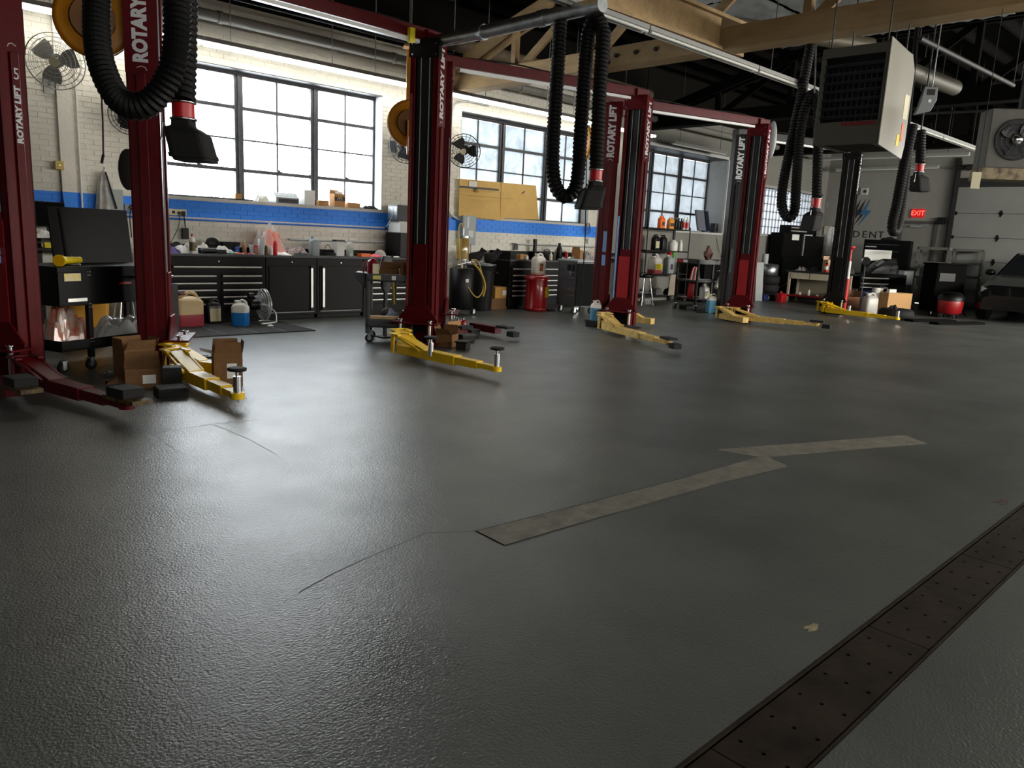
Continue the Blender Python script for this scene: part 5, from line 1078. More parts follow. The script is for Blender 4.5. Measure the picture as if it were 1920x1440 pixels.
t = thing('disconnect_box', 'tall light grey electrical disconnect box beneath the cardboard sheet', 'electrical box', tuple(WY(880, 432, WALL - .13))); MB().bx(-.17, .17, 0, .13, -.28, .28).build('cabinet', M('disconnect_grey', '8d9798', .45), t, bevel=.005); MB().bx(-.15, .15, -.008, 0, -.26, .25).build('door', M('disconnect_grey', '8d9798', .45), t, bevel=.003); MB().bx(.17, .2, .02, .06, .0, .12).build('lever', dark, t); MB().bx(-.03, .1, -.011, -.008, -.13, .0).build('label', paper, t); MB().bx(-.07, -.02, -.011, -.008, .05, .26).build('strip_label', paper, t)
MB().tube(spline([(.1, .06, -.28), (.1, .06, -.45), (.02, .08, -.6), (-.1, .1, -.95), (-.12, .1, -1.3)], 5), .012, 6).build('conduit', lgrey, t)
# cardboard sheet leaning over the second window
t = thing('cardboard_sheet', 'large flattened cardboard sheet propped over the lower second window', 'cardboard', (0, 0, 0)); pa = [WY(862, 335, 11.66), WY(1005, 348, 11.62), WY(1010, 412, 11.6), WY(945, 409, 11.62), WY(938, 413, 11.62), WY(860, 405, 11.66)]
o_ = pa[5].copy(); t.location = o_; MB().add([p - o_ for p in pa] + [p - o_ + Vector((0, .012, 0)) for p in pa], [(0, 5, 4, 3, 2, 1), (6, 7, 8, 9, 10, 11)] + [(i, (i + 1) % 6, 6 + (i + 1) % 6, 6 + i) for i in range(6)]).build('board', cardy, t)
MB().bar(WY(862, 350, 11.645) - o_, WY(935, 356, 11.635) - o_, .006, .035).build('black_tape', blk, t); MB().bx(.22, .42, -.02, -.012, WY(880, 337, 11.6).z - o_.z - .14, WY(880, 337, 11.6).z - o_.z - .02).build('paper_label', paper, t)
for p, q in (((940, 341), (938, 410)), ((862, 365), (1004, 377))): MB().bar(WY(*p, 11.637) - o_, WY(*q, 11.625) - o_, .004, .006).build('fold_line', M('fold_brown', 'a07f48', .9), t)  # fold lines and hand holes in a darker brown than the board
for px, py in ((893, 358), (980, 365)): MB().box(WY(px, py, 11.632) - o_, (.1, .008, .05), (0, 10, 0)).build('hand_hole', M('fold_brown', 'a07f48', .9), t); MB().bar(WY(px - 2, py - 2, 11.625) - o_, WY(px + 4, py - 6, 11.62) - o_, .01, .02).build('torn_edge', blk, t)
bx_ = F(930, 578)
carton('closed brown carton on the floor, bottom of the pair beside the red bin', (10.5, 11.35, 0), (.52, .3, .22), 0, card2, lab_c=None)
carton('closed yellow-brown carton stacked on the other carton beside the red bin', (10.54, 11.35, .222), (.48, .3, .22), 4, M('carton_yellow_brown', 'b88a42', .8), lab_c=paper)
carton('small open carton on the floor left of the stacked cartons', (10.08, 11.4, 0), (.22, .2, .14), 20, card, open_=(None, 20, 30, None))
rb = (11.12, 11.02)
rb = F(983, 579)
t = thing('waste_can', 'red round metal oily-waste can with a yellow label', 'waste can', (rb.x, rb.y - .32, 0)); mrd = M('waste_can_red', '960b15', .3, coat=.3); MB().lathe([(.2, .0), (.23, .01), (.23, .06), (.22, .07), (.215, .62)], (0, 0, 0), 28).build('can_body', mrd, t); MB().lathe([(.25, .62), (.25, .66), (.2, .7), (.0, .71)], (0, 0, 0), 28).build('lid', mrd, t)
MB().bx(.02, .13, -.222, -.2, .28, .48).build('label', M('hazard_yellow', 'e2c516', .5, vs=40, c2='2b2508'), t); MB().bx(.14, .38, -.25, -.1, .01, .04).build('foot_pedal', blk, t)
m = MB()
for zz in (.09, .5): m.sph((-.07, -.213, zz), .008, 6, 4)
m.build('rivet', chrome, t); rbl = (rb.x, rb.y - .32)
jug('white jug with a black and orange label standing on the red waste can', (rbl[0] + .02, rbl[1], .712), .42, .26, .2, M('white_translucent', 'd9d4cc', .4), M('pinkish_fluid', 'd9aa98', .4), .13, wht, M('black_orange_label', '15110e', .5, vs=25, c2='c96a20'), rz=-8, name='fluid_jug', lab_w=.32, lab_h=.5)
# second bench clutter
Y2 = 11.3
for k in range(3): pass
carton('small brown box at the left end of the short worktop', P(978, 0, 11.35)[0:1] + (11.4, BT) if 0 else (WY(978, 480, 11.4).x, 11.4, BT), (.2, .14, .1), 0, card)
def P2(px, Y=11.35): return (WY(px, 480, Y).x, Y, BT)
t = thing('wipe_tube', 'tall plain black tube standing at the back of the short worktop', 'tube', P2(1002, 11.6)); MB().bx(-.035, .035, -.03, .03, 0, .42).build('tube_body', blk, t, bevel=.008); MB().bx(-.04, .04, -.035, .035, 0, .02).build('foot', blk, t)
bottle('small white capped pot on the short worktop', P2(988, 11.3), .08, .035, wht, wht, None, .8)
crumple('red shop rag with white stripes on the short worktop', P2(1008, 11.35), (.16, .14, .13), M('red_rag', 'b81f2c', .8, vs=25, c2='d8d0cc'), 'rag', 'rag', seed=70)
t = thing('black_bag', 'rounded black bag lying on the short worktop', 'bag', P2(1025, 11.45)); MB().sph((0, 0, .09), (.15, .1, .1), 14, 8).build('bag_body', blk2, t); MB().torus((0, 0, .1), .12, .01, 'y').build('zip', dark, t)
bottle('small white spray bottle in front of the black bag', P2(1033, 11.25), .16, .035, wht, wht, cream, .4)
bottle('tall black jug on the short worktop, tallest of its bottles', P2(1048, 11.4), .36, .06, blk, blk, None, .5)
bottle('clear bottle beside the tall black jug', P2(1041, 11.5), .22, .035, M('clear_bottle', 'b8bab2', .2, alpha=.7), wht, None, .4)
can('red can with white lid right of the tall black jug', P2(1062, 11.45), .2, .035, redp, wht)
crumple('clear plastic wrap in front of the red and white can', P2(1057, 11.25), (.14, .1, .1), clear, 'plastic_wrap', 'packaging', seed=71)
sheet('white paper sheet lying before the open box on the short worktop', P2(1072, 11.25), (.3, .2), paper, 20, curl=.08)
carton('open brown box standing upright on the short worktop', P2(1082, 11.45), (.16, .2, .22), 20, card, open_=(None, None, 5, None))
crumple('heap of white paper and pale rags at the right end of the short worktop', (WY(1100, 480, 11.45).x, 11.45, BT), (.36, .22, .16), M('pale_rags', 'b9b6b0', .8, vs=16, c2='55524e'), 'rag_heap', 'rag', seed=72, fold=1)
t = thing('small_screen', 'small black diagnostic screen beside the fourth red post', 'screen', P2(1122, 11.4)); MB().box((0, 0, .13), (.2, .03, .22), (-12, 0, 0)).build('screen_housing', blk, t); MB().bx(-.05, .05, -.04, .06, 0, .02).build('foot', blk, t)
t = thing('wall_shelf_rail', 'thin grey shelf rail on the bricks behind the short worktop', 'rail', (10.95 + .3, 11.6, 1.28)); MB().bx(0, 2.9, 0, .15, 0, .025).build('rail_plank', lgrey, t); MB().bx(.05, .08, .02, .15, -.12, 0).bx(2.8, 2.83, .02, .15, -.12, 0).build('bracket', lgrey, t)
# upright grey tool cart
a0 = F(1068, 583)
t = thing('upright_tool_cart', 'upright steel-grey tool cart with black doors on casters', 'tool cart', (11.25, 9.92, 0), -12)
MB().bx(0, .52, 0, .62, .14, 1.02).build('body', M('cart_steel_grey', '454b50', .4, var=.06), t, bevel=.01); MB().bx(.0, .54, -.02, .0, .17, .99).build('door', M('door_dark_grey', '0e1011', .7, spec=.1), t, bevel=.004); MB().bx(-.01, .55, -.03, .64, 1.02, 1.05).build('top_tray', lgrey, t, bevel=.004)
for x, y in ((.06, .08), (.46, .08), (.06, .54), (.46, .54)): caster(None, t, x, y, .062)
m = MB()
for k in range(5): m.bx(-.012, .0, .05, .3, .36 + k * .11, .375 + k * .11)
m.build('side_handle', galv, t)
t2 = thing('tool_holder', 'black magnetic tool holder hooked on the side of the upright grey cart', 'holder', on(t, (-.06, .12, .9))); MB().bx(-.03, .03, -.06, .06, -.06, .06).build('holder_body', blk, t2); MB().tube([(0, 0, -.06), (.0, 0, -.15)], .008, 5).build('chain', galv, t2)
q = WY(1095, 300, 9.75)
t = thing('air_hose', 'thin dark air line hanging in front of the upright grey cart', 'hose', tuple(q)); MB().tube([(0, 0, ZC - q.z), (0, 0, 1.0), tuple(WY(1097, 450, 9.75) - q), tuple(WY(1092, 540, 9.75) - q), tuple(WY(1086, 585, 9.75) - q)], .011, 6).build('hose_line', blk2, t)
jq = F(1115, 612)
t = thing('rubber_block', 'black rubber block under the jug of pale blue washer fluid', 'block', (jq.x, jq.y, 0)); MB().bx(-.13, .13, -.1, .1, 0, .1).build('block_body', blk2, t, bevel=.01); MB().bx(-.1, .1, -.07, .07, .1, .104).build('top_pad', blk2, t)
jug('tall jug of pale blue washer fluid standing on a black block by the red post', (jq.x, jq.y, .105), .34, .17, .14, M('white_translucent', 'd9d4cc', .4), bluel2, .86, wht, rz=-30, name='fluid_jug')
# behind the third post
t = thing('hydraulic_pack', 'black motor pack with looped cables behind the third red post', 'motor', (6.52, 8.62, 0)); MB().cyl((0, 0, .3), (0, 0, 1.25), .12, n=20).sph((0, 0, 1.25), (.12, .12, .08)).build('motor_body', blk, t); MB().bx(-.14, .14, -.14, .14, 0, .3).build('pump_base', M('dark_red_can', '7d0f1c', .35), t, bevel=.01); MB().tube(spline([(0, -.1, 1.3), (.12, -.12, 1.34), (.18, -.12, 1.1), (.16, -.12, .6), (.1, -.14, .3)], 6), .012, 6).tube(spline([(.05, -.12, 1.2), (.15, -.14, 1.15), (.12, -.14, .8)], 6), .009, 6).build('cable', blk2, t)
MB().prism([(-.02, .86), (.1, .92), (.16, .82), (.06, .66), (-.02, .74)], -.16, -.155, 'y').build('paper_tag', paper, t)
carton('open brown box on the floor right of the third post, beside the yellow arm', tuple(F(838, 648)), (.24, .22, .16), 30, card2, open_=(None, 20, 40, 10))
carton('flat brown box with raised white flap behind the open box by the third post', tuple(F(862, 632)), (.3, .2, .12), 10, card, open_=(None, 5, None, None))
for k, (px, py) in enumerate(((858, 622), (868, 620))):
    t = thing('bottle_jack', 'dark red metal canister on the floor by the third post, the %s of two' % ('left' if k == 0 else 'right'), 'canister', tuple(F(px, py)), group=None); MB().lathe([(.045, 0), (.05, .01), (.05, .15), (.03, .17)], (0, 0, 0), 14).build('canister_body', M('dark_red_can', '7d0f1c', .35), t); MB().cyl((0, 0, .17), (0, 0, .2), .018).build('cap', chrome, t)
for k, (px, py, s) in enumerate(((873, 641, 1.0), (885, 632, .9), (868, 655, .8))):
    t = thing('rubber_block', ['black rubber lift pad, largest of those right of the third post', 'black rubber lift pad furthest right behind the third post', 'small black rubber lift pad nearest the open box'][k], 'block', tuple(F(px, py)), 15 * k); MB().bx(-.11 * s, .11 * s, -.07, .07, 0, .09).build('block_body', blk2, t, bevel=.008); MB().bx(-.12 * s, .12 * s, -.08, .08, .09, .11).build('top_plate', blk, t)
mbk = M('flat_black', '040404', .9, spec=.1)
# ================================================================ RIGHT OF THE FOURTH POST
def ZA(p, px, py):                                           # height of the pixel above the floor point p
    r = _w(px, py); t = math.hypot(p[0], p[1]) / math.hypot(r.x, r.y); return EYE + r.z * t
Yr = 11.25
def xr(px): return WY(px, 480, Yr).x
rx0, rx1 = xr(1211), xr(1290)
rz = [WY(1245, y, Yr).z for y in (553, 513, 470, 428)]
rk = thing('wire_shelf_rack', 'black wire shelf rack on casters under the third window', 'shelf', (rx0, Yr, 0)); W_ = rx1 - rx0; Dp = .45
for x in (0, W_):
    for y in (0, Dp): MB().cyl((x, y, .14), (x, y, rz[3] + .06), .014, n=8).build('post', blk, rk); caster(None, rk, x, y, .065)
for z in rz:
    m = MB()
    for y in (0, Dp): m.bar((0, y, z - .015), (W_, y, z - .015), .012, .03)
    for x in (0, W_): m.bar((x, 0, z - .015), (x, Dp, z - .015), .012, .03)
    for k in range(10): m.bx(.01, W_ - .01, Dp * (k + .5) / 10 - .004, Dp * (k + .5) / 10 + .004, z - .008, z)
    for k in range(1, 5): m.bx(W_ * k / 5 - .005, W_ * k / 5 + .005, 0, Dp, z - .02, z - .008)
    m.build('shelf', blk, rk)
def PR(px, k, dy=.15): q = WY(px, 480, Yr + dy); return (q.x, Yr + dy, rz[k] + .001)
jug('bright orange jug at the left of the top wire shelf', PR(1235, 3), .3, .2, .12, orange, None, .5, orange, M('black_white_label', '2a2622', .5), name='jug', lab_w=.5, lab_h=.4)
jug('orange jug with two black labels beside the first orange jug', PR(1252, 3), .28, .2, .12, M('amber_plastic', 'e0902c', .5), None, .5, wht, M('black_white_label', '2a2622', .5), lab_w=.8, lab_h=.4)
for k, px in enumerate((1262, 1267, 1272)): bottle('black spray bottle on the top wire shelf, %s of three' % ['left', 'middle', 'right'][k], PR(px, 3, .1 + .05 * k), .27, .04, blk, blk, None, .4, spray=True, name='spray_bottle')
for k, px in enumerate((1277, 1283)): bottle('white bottle with red band on the top wire shelf, %s of two' % ['left', 'right'][k], PR(px, 3, .15), .32, .042, wht, wht, redp, .3)
jug('black oil jug with a yellow-cream label on the second wire shelf', PR(1227, 2), .38, .2, .14, blk, None, .5, blk, M('cream_label', 'c6bf9a', .5), lab_w=.7, lab_h=.6)
jug('second black oil jug beside the labelled one on the second wire shelf', PR(1241, 2, .25), .38, .2, .14, blk, None, .5, blk)
t = thing('fluid_dispenser', 'white fluid dispenser with black hand pump on the second wire shelf', 'dispenser', PR(1260, 2)); MB().lathe([(.11, 0), (.12, .02), (.12, .2), (.06, .25), (.05, .27)], (0, 0, 0), 18).build('tank', wht, t); MB().cyl((0, 0, .27), (0, 0, .5), .025).bar((-.05, 0, .5), (.06, 0, .5), .02, .02).build('pump', blk, t)
bottle('white bottle at the right end of the second wire shelf', PR(1274, 2), .28, .055, wht, wht, None, .5)
t = thing('funnel', 'red funnel hanging under the second wire shelf', 'funnel', (PR(1252, 2)[0], Yr + .1, rz[2] - .03)); MB().lathe([(.07, 0), (.07, -.02), (.015, -.1), (.012, -.2)], (0, 0, 0), 14).build('funnel_body', redp, t)
t = thing('funnel', 'green funnel hanging under the second wire shelf', 'funnel', (PR(1260, 2)[0], Yr + .1, rz[2] - .03)); MB().lathe([(.07, 0), (.07, -.02), (.015, -.1), (.012, -.2)], (0, 0, 0), 14).build('funnel_body', M('green_plastic', '5cae4a', .5), t)
jug('big jug with a yellow label and pink fluid on the third wire shelf', PR(1229, 1, .1), .46, .32, .25, M('white_translucent', 'd9d4cc', .4), pinkl, .28, blk, M('hand_label_yellow', 'ecd91c', .6), lab_w=.9, lab_h=.42, text_=['Premix', 'Coolant'], name='fluid_jug')
jug('clear grey jug with a dark label on the third wire shelf', PR(1255, 1, .12), .46, .26, .2, M('grey_jug_plastic', '8e9799', .5), None, .5, wht, M('dark_red_label', '35201c', .5), lab_w=.4, lab_h=.4)
t = thing('hanging_cloth', 'pale brown cloth hanging from the third wire shelf', 'cloth', (PR(1255, 1)[0], Yr - .03, rz[1] - .02)); rs = [[(a / 10 * w2 - w2 / 2, .015 * math.sin(a * 1.9) * (1 if s else 1) + (.01 if s else 0), z) for s in (0, 1) for a in (range(11) if not s else range(10, -1, -1))] for z, w2 in ((0, .2), (-.1, .28), (-.52, .34))]; MB().rings(rs, True).build('cloth_sheet', M('pale_brown_cloth', '9a8f80', .9), t)
crumple('grey cloth heap on the bottom wire shelf', PR(1235, 0), (.4, .3, .28), M('grey_cloth', '5c5b5a', .9), 'cloth', 'rag', seed=80)
crumple('black tool heap at the right of the bottom wire shelf', PR(1262, 0), (.4, .3, .16), blk2, 'tool_heap', 'tools', seed=81, fold=1)
# stool, vise table left of rack
sp = F(1205, 572); zs = ZA(sp, 1205, 512)
t = thing('shop_stool', 'black padded round stool with chrome legs left of the wire rack', 'stool', (sp.x, sp.y, 0)); MB().lathe([(.19, zs - .1), (.2, zs - .08), (.2, zs - .02), (.17, zs)], (0, 0, 0), 22).build('seat', blkg, t)
for k in range(4): a = R(30 + 90 * k); MB().tube([(.12 * math.cos(a), .12 * math.sin(a), zs - .1), (.18 * math.cos(a), .18 * math.sin(a), .3), (.24 * math.cos(a), .24 * math.sin(a), 0)], .013, 8).build('leg', chrome, t)
MB().torus((0, 0, .3), .18, .011).build('foot_ring', chrome, t)
t = thing('tool_stand', 'small black table on a post behind the padded stool', 'stand', (sp.x - .1, sp.y + .5, 0)); MB().bx(-.35, .35, -.2, .2, 1.0, 1.03).bx(-.35, .35, -.2, .2, 1.14, 1.16).build('top', blk, t); MB().bx(-.03, .03, -.03, .03, .02, 1.15).bx(-.2, .2, -.2, .2, 0, .02).build('post', blk, t)
crumple('white gloves draped between the stool and the yellow-label jug', (sp.x + .32, sp.y + .12, 0.0), (.22, .16, .1), paper, 'gloves', 'gloves', seed=82, fold=1)
# sill of the third window
t = thing('monitor', 'grey monitor leaning in the right end of the third window sill', 'monitor', (WY(1315, 420, 11.95).x, 11.95, 1.79)); MB().box((0, 0, .31), (.5, .06, .56), (-14, 0, 0)).build('housing', M('monitor_grey', '6a6f78', .4), t, bevel=.008); MB().box((.2, -.05, .31), (.16, .03, .54), (-14, 0, 0)).build('screen_edge', M('dark_blue_edge', '12162e', .3), t)
t = thing('speaker', 'small black speaker at the right end of the third window sill', 'speaker', (WY(1339, 430, 11.85).x, 11.85, 1.79)); MB().bx(-.09, .09, -.08, .08, 0, .26).build('cabinet', dark, t, bevel=.01); MB().cyl((0, -.081, .09), (0, -.088, .09), .06).cyl((0, -.081, .19), (0, -.086, .19), .03).build('cone', blk, t); MB().tube(spline([(0, -.06, .0), (.02, -.14, -.3), (.25, -.16, -.7), (.3, -.16, -1.0)], 6), .007, 5).build('cord', blk2, t)
t = thing('bar', 'black flat bar lying on the left of the third window sill', 'bar', (WY(1216, 425, 11.9).x, 11.9, 1.79)); MB().bx(-.3, .45, -.03, .03, 0, .03).build('bar_body', blk, t)
# black open cart
c0 = F(1262, 577); c1 = F(1302, 583)
bc = thing('open_cart', 'black open three-shelf cart holding jumper cables beside the black lift post', 'cart', (c0.x, c0.y, 0)); bc.rotation_euler = (0, 0, math.atan2(c1.y - c0.y, c1.x - c0.x)); Wc = (c1 - c0).length; Dc = 1.15
zt = ZA(c0, 1268, 484)
for x in (0, Wc - .04):
    for y in (0, Dc - .04): MB().bx(x, x + .04, y, y + .04, .13, zt).build('leg', blk, bc); caster(None, bc, x + .02, y + .02, .055)
for nm, z, hh in (('lower_shelf', .24, .03), ('middle_shelf', zt * .56, .04), ('top_shelf', zt - .1, .1)):
    m = MB(); m.bx(0, Wc, 0, Dc, z, z + .015)
    for a in ((0, Wc, 0, .012), (0, Wc, Dc - .012, Dc), (0, .012, 0, Dc), (Wc - .012, Wc, 0, Dc)): m.bx(*a, z, z + hh)
    m.build(nm, M('cart_black_enamel', '1b1d1f', .35), bc)
MB().bx(.02, Wc * .3, -.004, 0, zt - .08, zt - .02).build('red_end_mark', redp, bc); MB().bx(Wc * .3, Wc * .5, -.004, 0, zt - .08, zt - .02).build('white_label', wht, bc)
t = thing('jumper_cables', 'red and white jumper cables coiled on the middle shelf of the open black cart', 'cable', on(bc, (Wc * .45, .3, zt * .56 + .02))); 
for k in range(6): MB().tube(spline([(-.2 + .05 * k, 0, .01), (-.12 + .04 * k, .02, .22), (-.02 + .03 * k, .04, .3), (.02 + .04 * k, .05, .2), (.08 + .03 * k, .03, .02)], 5), .012, 6).build('cable', [redp, wht, M('dark_red_rubber', '4a1018', .5)][k % 3], t)
t = thing('jerry_can', 'tall red plastic bottle on the lower shelf of the open black cart', 'bottle', on(bc, (Wc * .38, .25, .256))); MB().lathe([(.07, 0), (.075, .02), (.075, .3), (.04, .36), (.05, .42), (.03, .46)], (0, 0, 0), 14).build('bottle_body', redp, t)
jug('clear jug with blue and yellow label on the lower shelf of the open black cart', on(bc, (Wc * .85, .35, .256)), .34, .2, .16, M('white_translucent', 'd9d4cc', .4), None, .5, wht, M('blue_yellow_label', '2c4a8a', .5, vs=8, c2='e0d21c'), lab_w=.95)
carton('red and grey cardboard packet propped on top of the open black cart', on(bc, (Wc * .6, .5, zt)), (.3, .06, .28), 10, M('red_grey_packet', '5a3a36', .6), tape=False, tilt=(0, 35))
t = thing('mug', 'dark red funnel cup on the top of the open black cart', 'cup', on(bc, (Wc * .35, .7, zt - .08))); MB().lathe([(.05, 0), (.05, .1), (.1, .2), (.1, .26), (.09, .26)], (0, 0, 0), 14).build('cup_body', M('dark_red_can', '7d0f1c', .35), t)
t = thing('power_tools', 'red and white air tool at the right end of the open black cart top', 'power tool', on(bc, (Wc * .9, .9, zt - .08))); MB().cyl((-.08, 0, .2), (.14, 0, .22), .06).bar((.05, 0, .18), (.02, 0, .02), .05, .06).build('tool_body', M('red_rag', 'b81f2c', .8), t); MB().cyl((-.14, 0, .18), (-.08, 0, .2), .045).build('nose', wht, t)
t = thing('battery_charger', 'flat black case on the floor under the open black cart', 'case', on(bc, (Wc * .45, .15, 0))); MB().bx(-.2, .2, -.1, .1, 0, .09).build('case_body', blk, t, bevel=.01)
a_ = WY(1322, 500, 10.9); b_ = WY(1398, 500, 10.9); Wk = b_.x - a_.x
t = thing('drawer_cabinet', 'black tool cabinet behind the open cart and the black lift post', 'cabinet', (a_.x, 10.9, 0)); MB().bx(0, Wk, 0, .55, 0, WY(1350, 492, 10.9).z).build('body', mcab, t, bevel=.006)
for k in range(7): MB().bx(Wk * .62, Wk * .96, -.025, 0, .25 + k * .13, .265 + k * .13).build('drawer_pull', grey, t)
# pale blue jug, spray gun stand and corrugated tube by the black post
bj = F(1333, 587)
jug('pale blue washer fluid jug on the floor at the foot of the black lift post', (bj.x, bj.y, 0), .42, .22, .17, M('white_translucent', 'd9d4cc', .4), bluel2, .92, wht, rz=-35, name='fluid_jug')
t = thing('cable', 'black cable curling on the floor around the pale blue jug', 'cable', tuple(F(1305, 586))); MB().tube(spline([(0, 0, .012), (.1, -.15, .012), (.35, -.3, .012), (.6, -.2, .05), (.7, -.0, .15)], 6), .012, 6).build('cable_run', blk2, t)
sg = F(1352, 583)
t = thing('fogger_stand', 'chrome spray gun and white canister on a pale corrugated tube by the black post', 'stand', (sg.x, sg.y, 0))
m = hose_mesh([(0, 0, .02), (.04, 0, .15), (.02, 0, .4), (0, 0, .58)], .05, .03); m.build('corrugated_tube', M('pale_grey_tube', 'a9a9a4', .6), t)
MB().bx(-.25, .1, -.12, .12, 0, .02).build('base', M('pale_yellow_steel', 'c9b98a', .5), t)
MB().tube([(0, 0, .58), (.06, 0, .75), (-.08, 0, .86), (-.12, 0, .8)], .012, 6).build('arm', chrome, t); MB().cyl((-.12, 0, .78), (-.3, 0, .52), .055).build('canister', wht, t); MB().lathe([(.05, .0), (.12, .02), (.12, .05), (.03, .07)], (-.12, 0, .86), 14).cyl((-.12, 0, .93), (-.12, 0, 1.12), .012).cyl((-.12, 0, 1.12), (-.12, 0, 1.3), .045).build('spray_head', chrome, t)
t = thing('number_plate', 'small white tag with the number 5 on the base of the black post', 'sign', tuple(D(1358, 556, 16.6))); MB().bx(-.06, .06, -.008, 0, -.09, .09).build('plate', wht, t); text('5', .16, blk, t, (0, -.011, 0), (90, 0, 0), name='number')
# ================================================================ FAR RIGHT CORNER
def stand(px, py): q = F(px, py); return q
q = WY(1426, 500, 10.7); t = thing('metal_panel', 'pale grey metal panel leaning upright right of the red post', 'panel', (q.x, q.y, 0)); h_ = ZA(q, 1426, 492); MB().box((0, 0, h_ / 2), (.3, .04, h_), (-4, 0, -10)).build('sheet', lgrey, t)
q = WY(1450, 500, 10.55)
for k in range(3):
    t = thing('wheel', 'steel wheel with black tyre in the stack left of the white bench, %s' % ['bottom one', 'middle one', 'top one'][k], 'wheel', (q.x + .3, q.y + .3, .23 * k)); MB().lathe([(.2, .02), (.31, .0), (.34, .05), (.34, .18), (.31, .225), (.2, .21)], (0, 0, 0), 28).build('tyre', blk2, t); MB().lathe([(.19, .02), (.2, .03), (.18, .06), (.18, .16), (.2, .2), (.19, .21)], (0, 0, 0), 24).build('rim', galv, t)
t = thing('brake_drum', 'grey steel drum on top of the wheel stack', 'drum', (q.x + .3, q.y + .3, .69)); MB().lathe([(.25, 0), (.27, .02), (.27, .3), (.22, .32)], (0, 0, 0), 24).build('drum_body', galv, t)
crumple('black cloth heap behind the grey drum', (q.x - .3, q.y + .75, 0), (.6, .4, 1.05), blk2, 'tarp', 'cloth', seed=84)
t = thing('paper_roll', 'grey paper roll standing on a small dark shelf behind the drum', 'roll', (q.x + .9, q.y + .75, 0)); zq = 1.0; MB().cyl((0, 0, zq), (0, 0, zq + .28), .09).build('roll_body', lgrey, t); MB().bx(-.4, .4, -.15, .15, zq - .03, zq).bx(-.03, .03, -.03, .03, 0, zq - .03).bx(-.2, .2, -.15, .15, 0, .02).build('stand', dark, t)
# tool chests behind the white bench
q = F(1478, 560); q = Vector((22.6, 10.9, 0))
def xz(px, py, Y): return WY(px, py, Y)
Yt = 11.1; a_ = xz(1470, 480, Yt); b_ = xz(1548, 480, Yt)
t = thing('tool_hutch', 'tall black tool chest with raised doors and a white sticker in the corner', 'tool chest', (a_.x, Yt, 0)); Wt = b_.x - a_.x; zt1 = xz(1500, 438, Yt).z; zm = xz(1500, 483, Yt).z
MB().bx(0, Wt, 0, .5, .12, zm).build('lower_cabinet', mcab, t, bevel=.006); MB().bx(.03, Wt * .48, .1, .5, zm, zt1).bx(Wt * .5, Wt - .03, .1, .5, zm, zt1 - .04).build('hutch', mcab, t, bevel=.006); MB().bx(.05, .46 * Wt, .09, .1, zm + .02, zt1 - .03).build('door', mcab, t); MB().bx(Wt * .47, Wt * .49, .07, .1, zm + .05, zt1 - .05).build('door_handle', alu, t); MB().bx(Wt * .2, Wt * .36, .085, .09, zt1 - .2, zt1 - .03).build('sticker', paper, t)
for x in (.1, Wt - .1): caster(None, t, x, .1, .055)
t2 = thing('top_chest', 'small black chest with two silver drawer pulls on the tall tool chest', 'tool chest', (a_.x + Wt * .16, Yt + .12, zt1 + .001)); hh = xz(1500, 423, Yt).z - zt1; MB().bx(0, Wt * .6, 0, .35, 0, hh).build('case_body', mcab, t2, bevel=.005)
for k in range(2): MB().bx(.04, Wt * .38, -.02, 0, hh * (.22 + .42 * k), hh * (.36 + .42 * k)).build('drawer_pull', alu, t2)
# white bench with a red shelf
q0 = Vector((20.7, 10.35, 0)); q1 = Vector((22.9, 9.35, 0))
wb = thing('work_bench', 'cream steel workbench with a dark top and red lower shelf', 'workbench', (q0.x, q0.y, 0)); wb.rotation_euler = (0, 0, math.atan2(q1.y - q0.y, q1.x - q0.x)); L_ = 1.75
wb.rotation_euler = (0, 0, R(-88)); zb = .87
mcr2 = M('cream_bench_paint', 'c9c1a6', .5, var=.1, vs=6)
MB().bx(-.08, L_ + .05, -.03, .7, zb - .04, zb).build('top', mtop, wb)
for x in (0, L_ - .06):
    for y in (0, .6): MB().bx(x, x + .06, y, y + .05, 0, zb - .04).build('leg', mcr2, wb)
for k in range(3): 
    d = MB().bx(.06 + k * (L_ - .12) / 3 + .01, .06 + (k + 1) * (L_ - .12) / 3 - .01, -.005, .1, zb - .22, zb - .05).build('drawer', mcr2, wb, bevel=.004)
MB().bx(0, L_, .62, .64, .1, zb - .04).build('back_panel', M('beige_back_panel', '8d8672', .7), wb); MB().bx(-.02, L_ + .05, -.02, .62, .16, .2).build('lower_shelf', M('shelf_red', '8c1018', .5), wb)
def OB(x, y, z=None): return on(wb, (x, y, zb + .001 if z is None else z))
carton('tall pale cardboard box standing on the cream bench', OB(.95, .35), (.24, .2, .34), -24, M('pale_card', 'c2a183', .8), open_=(None, 4, None, 4))
t = thing('fire_extinguisher', 'small red fire extinguisher on the cream bench in front of the box', 'extinguisher', OB(1.0, .1)); MB().lathe([(.045, 0), (.05, .02), (.05, .17), (.02, .22)], (0, 0, 0), 14).build('cylinder', redp, t); MB().bx(-.02, .05, -.015, .015, .22, .26).build('valve', blk, t); MB().lathe([(.051, .08), (.051, .17)], (0, 0, 0), 14).build('label', wht, t)
bottle('tall grey bottle right of the box on the cream bench', OB(1.3, .2), .28, .04, dark, wht, None, .4)
crumple('white and pink small parts heaped on the left of the cream bench', OB(.25, .3), (.4, .25, .1), M('pale_parts', 'c8bdb8', .6, vs=20, c2='3a3030'), 'parts_heap', 'parts', seed=86, fold=1)
crumple('dark metal parts heaped beside the pale parts on the cream bench', OB(.6, .3), (.3, .25, .12), blk2, 'parts_heap', 'parts', seed=87, fold=1)
crumple('black greasy engine parts at the right of the cream bench', OB(1.45, .3), (.4, .35, .2), M('dark_parts', '0e0e0e', .3, vs=25, c2='6a6a6a'), 'parts_heap', 'parts', seed=88, fold=1)
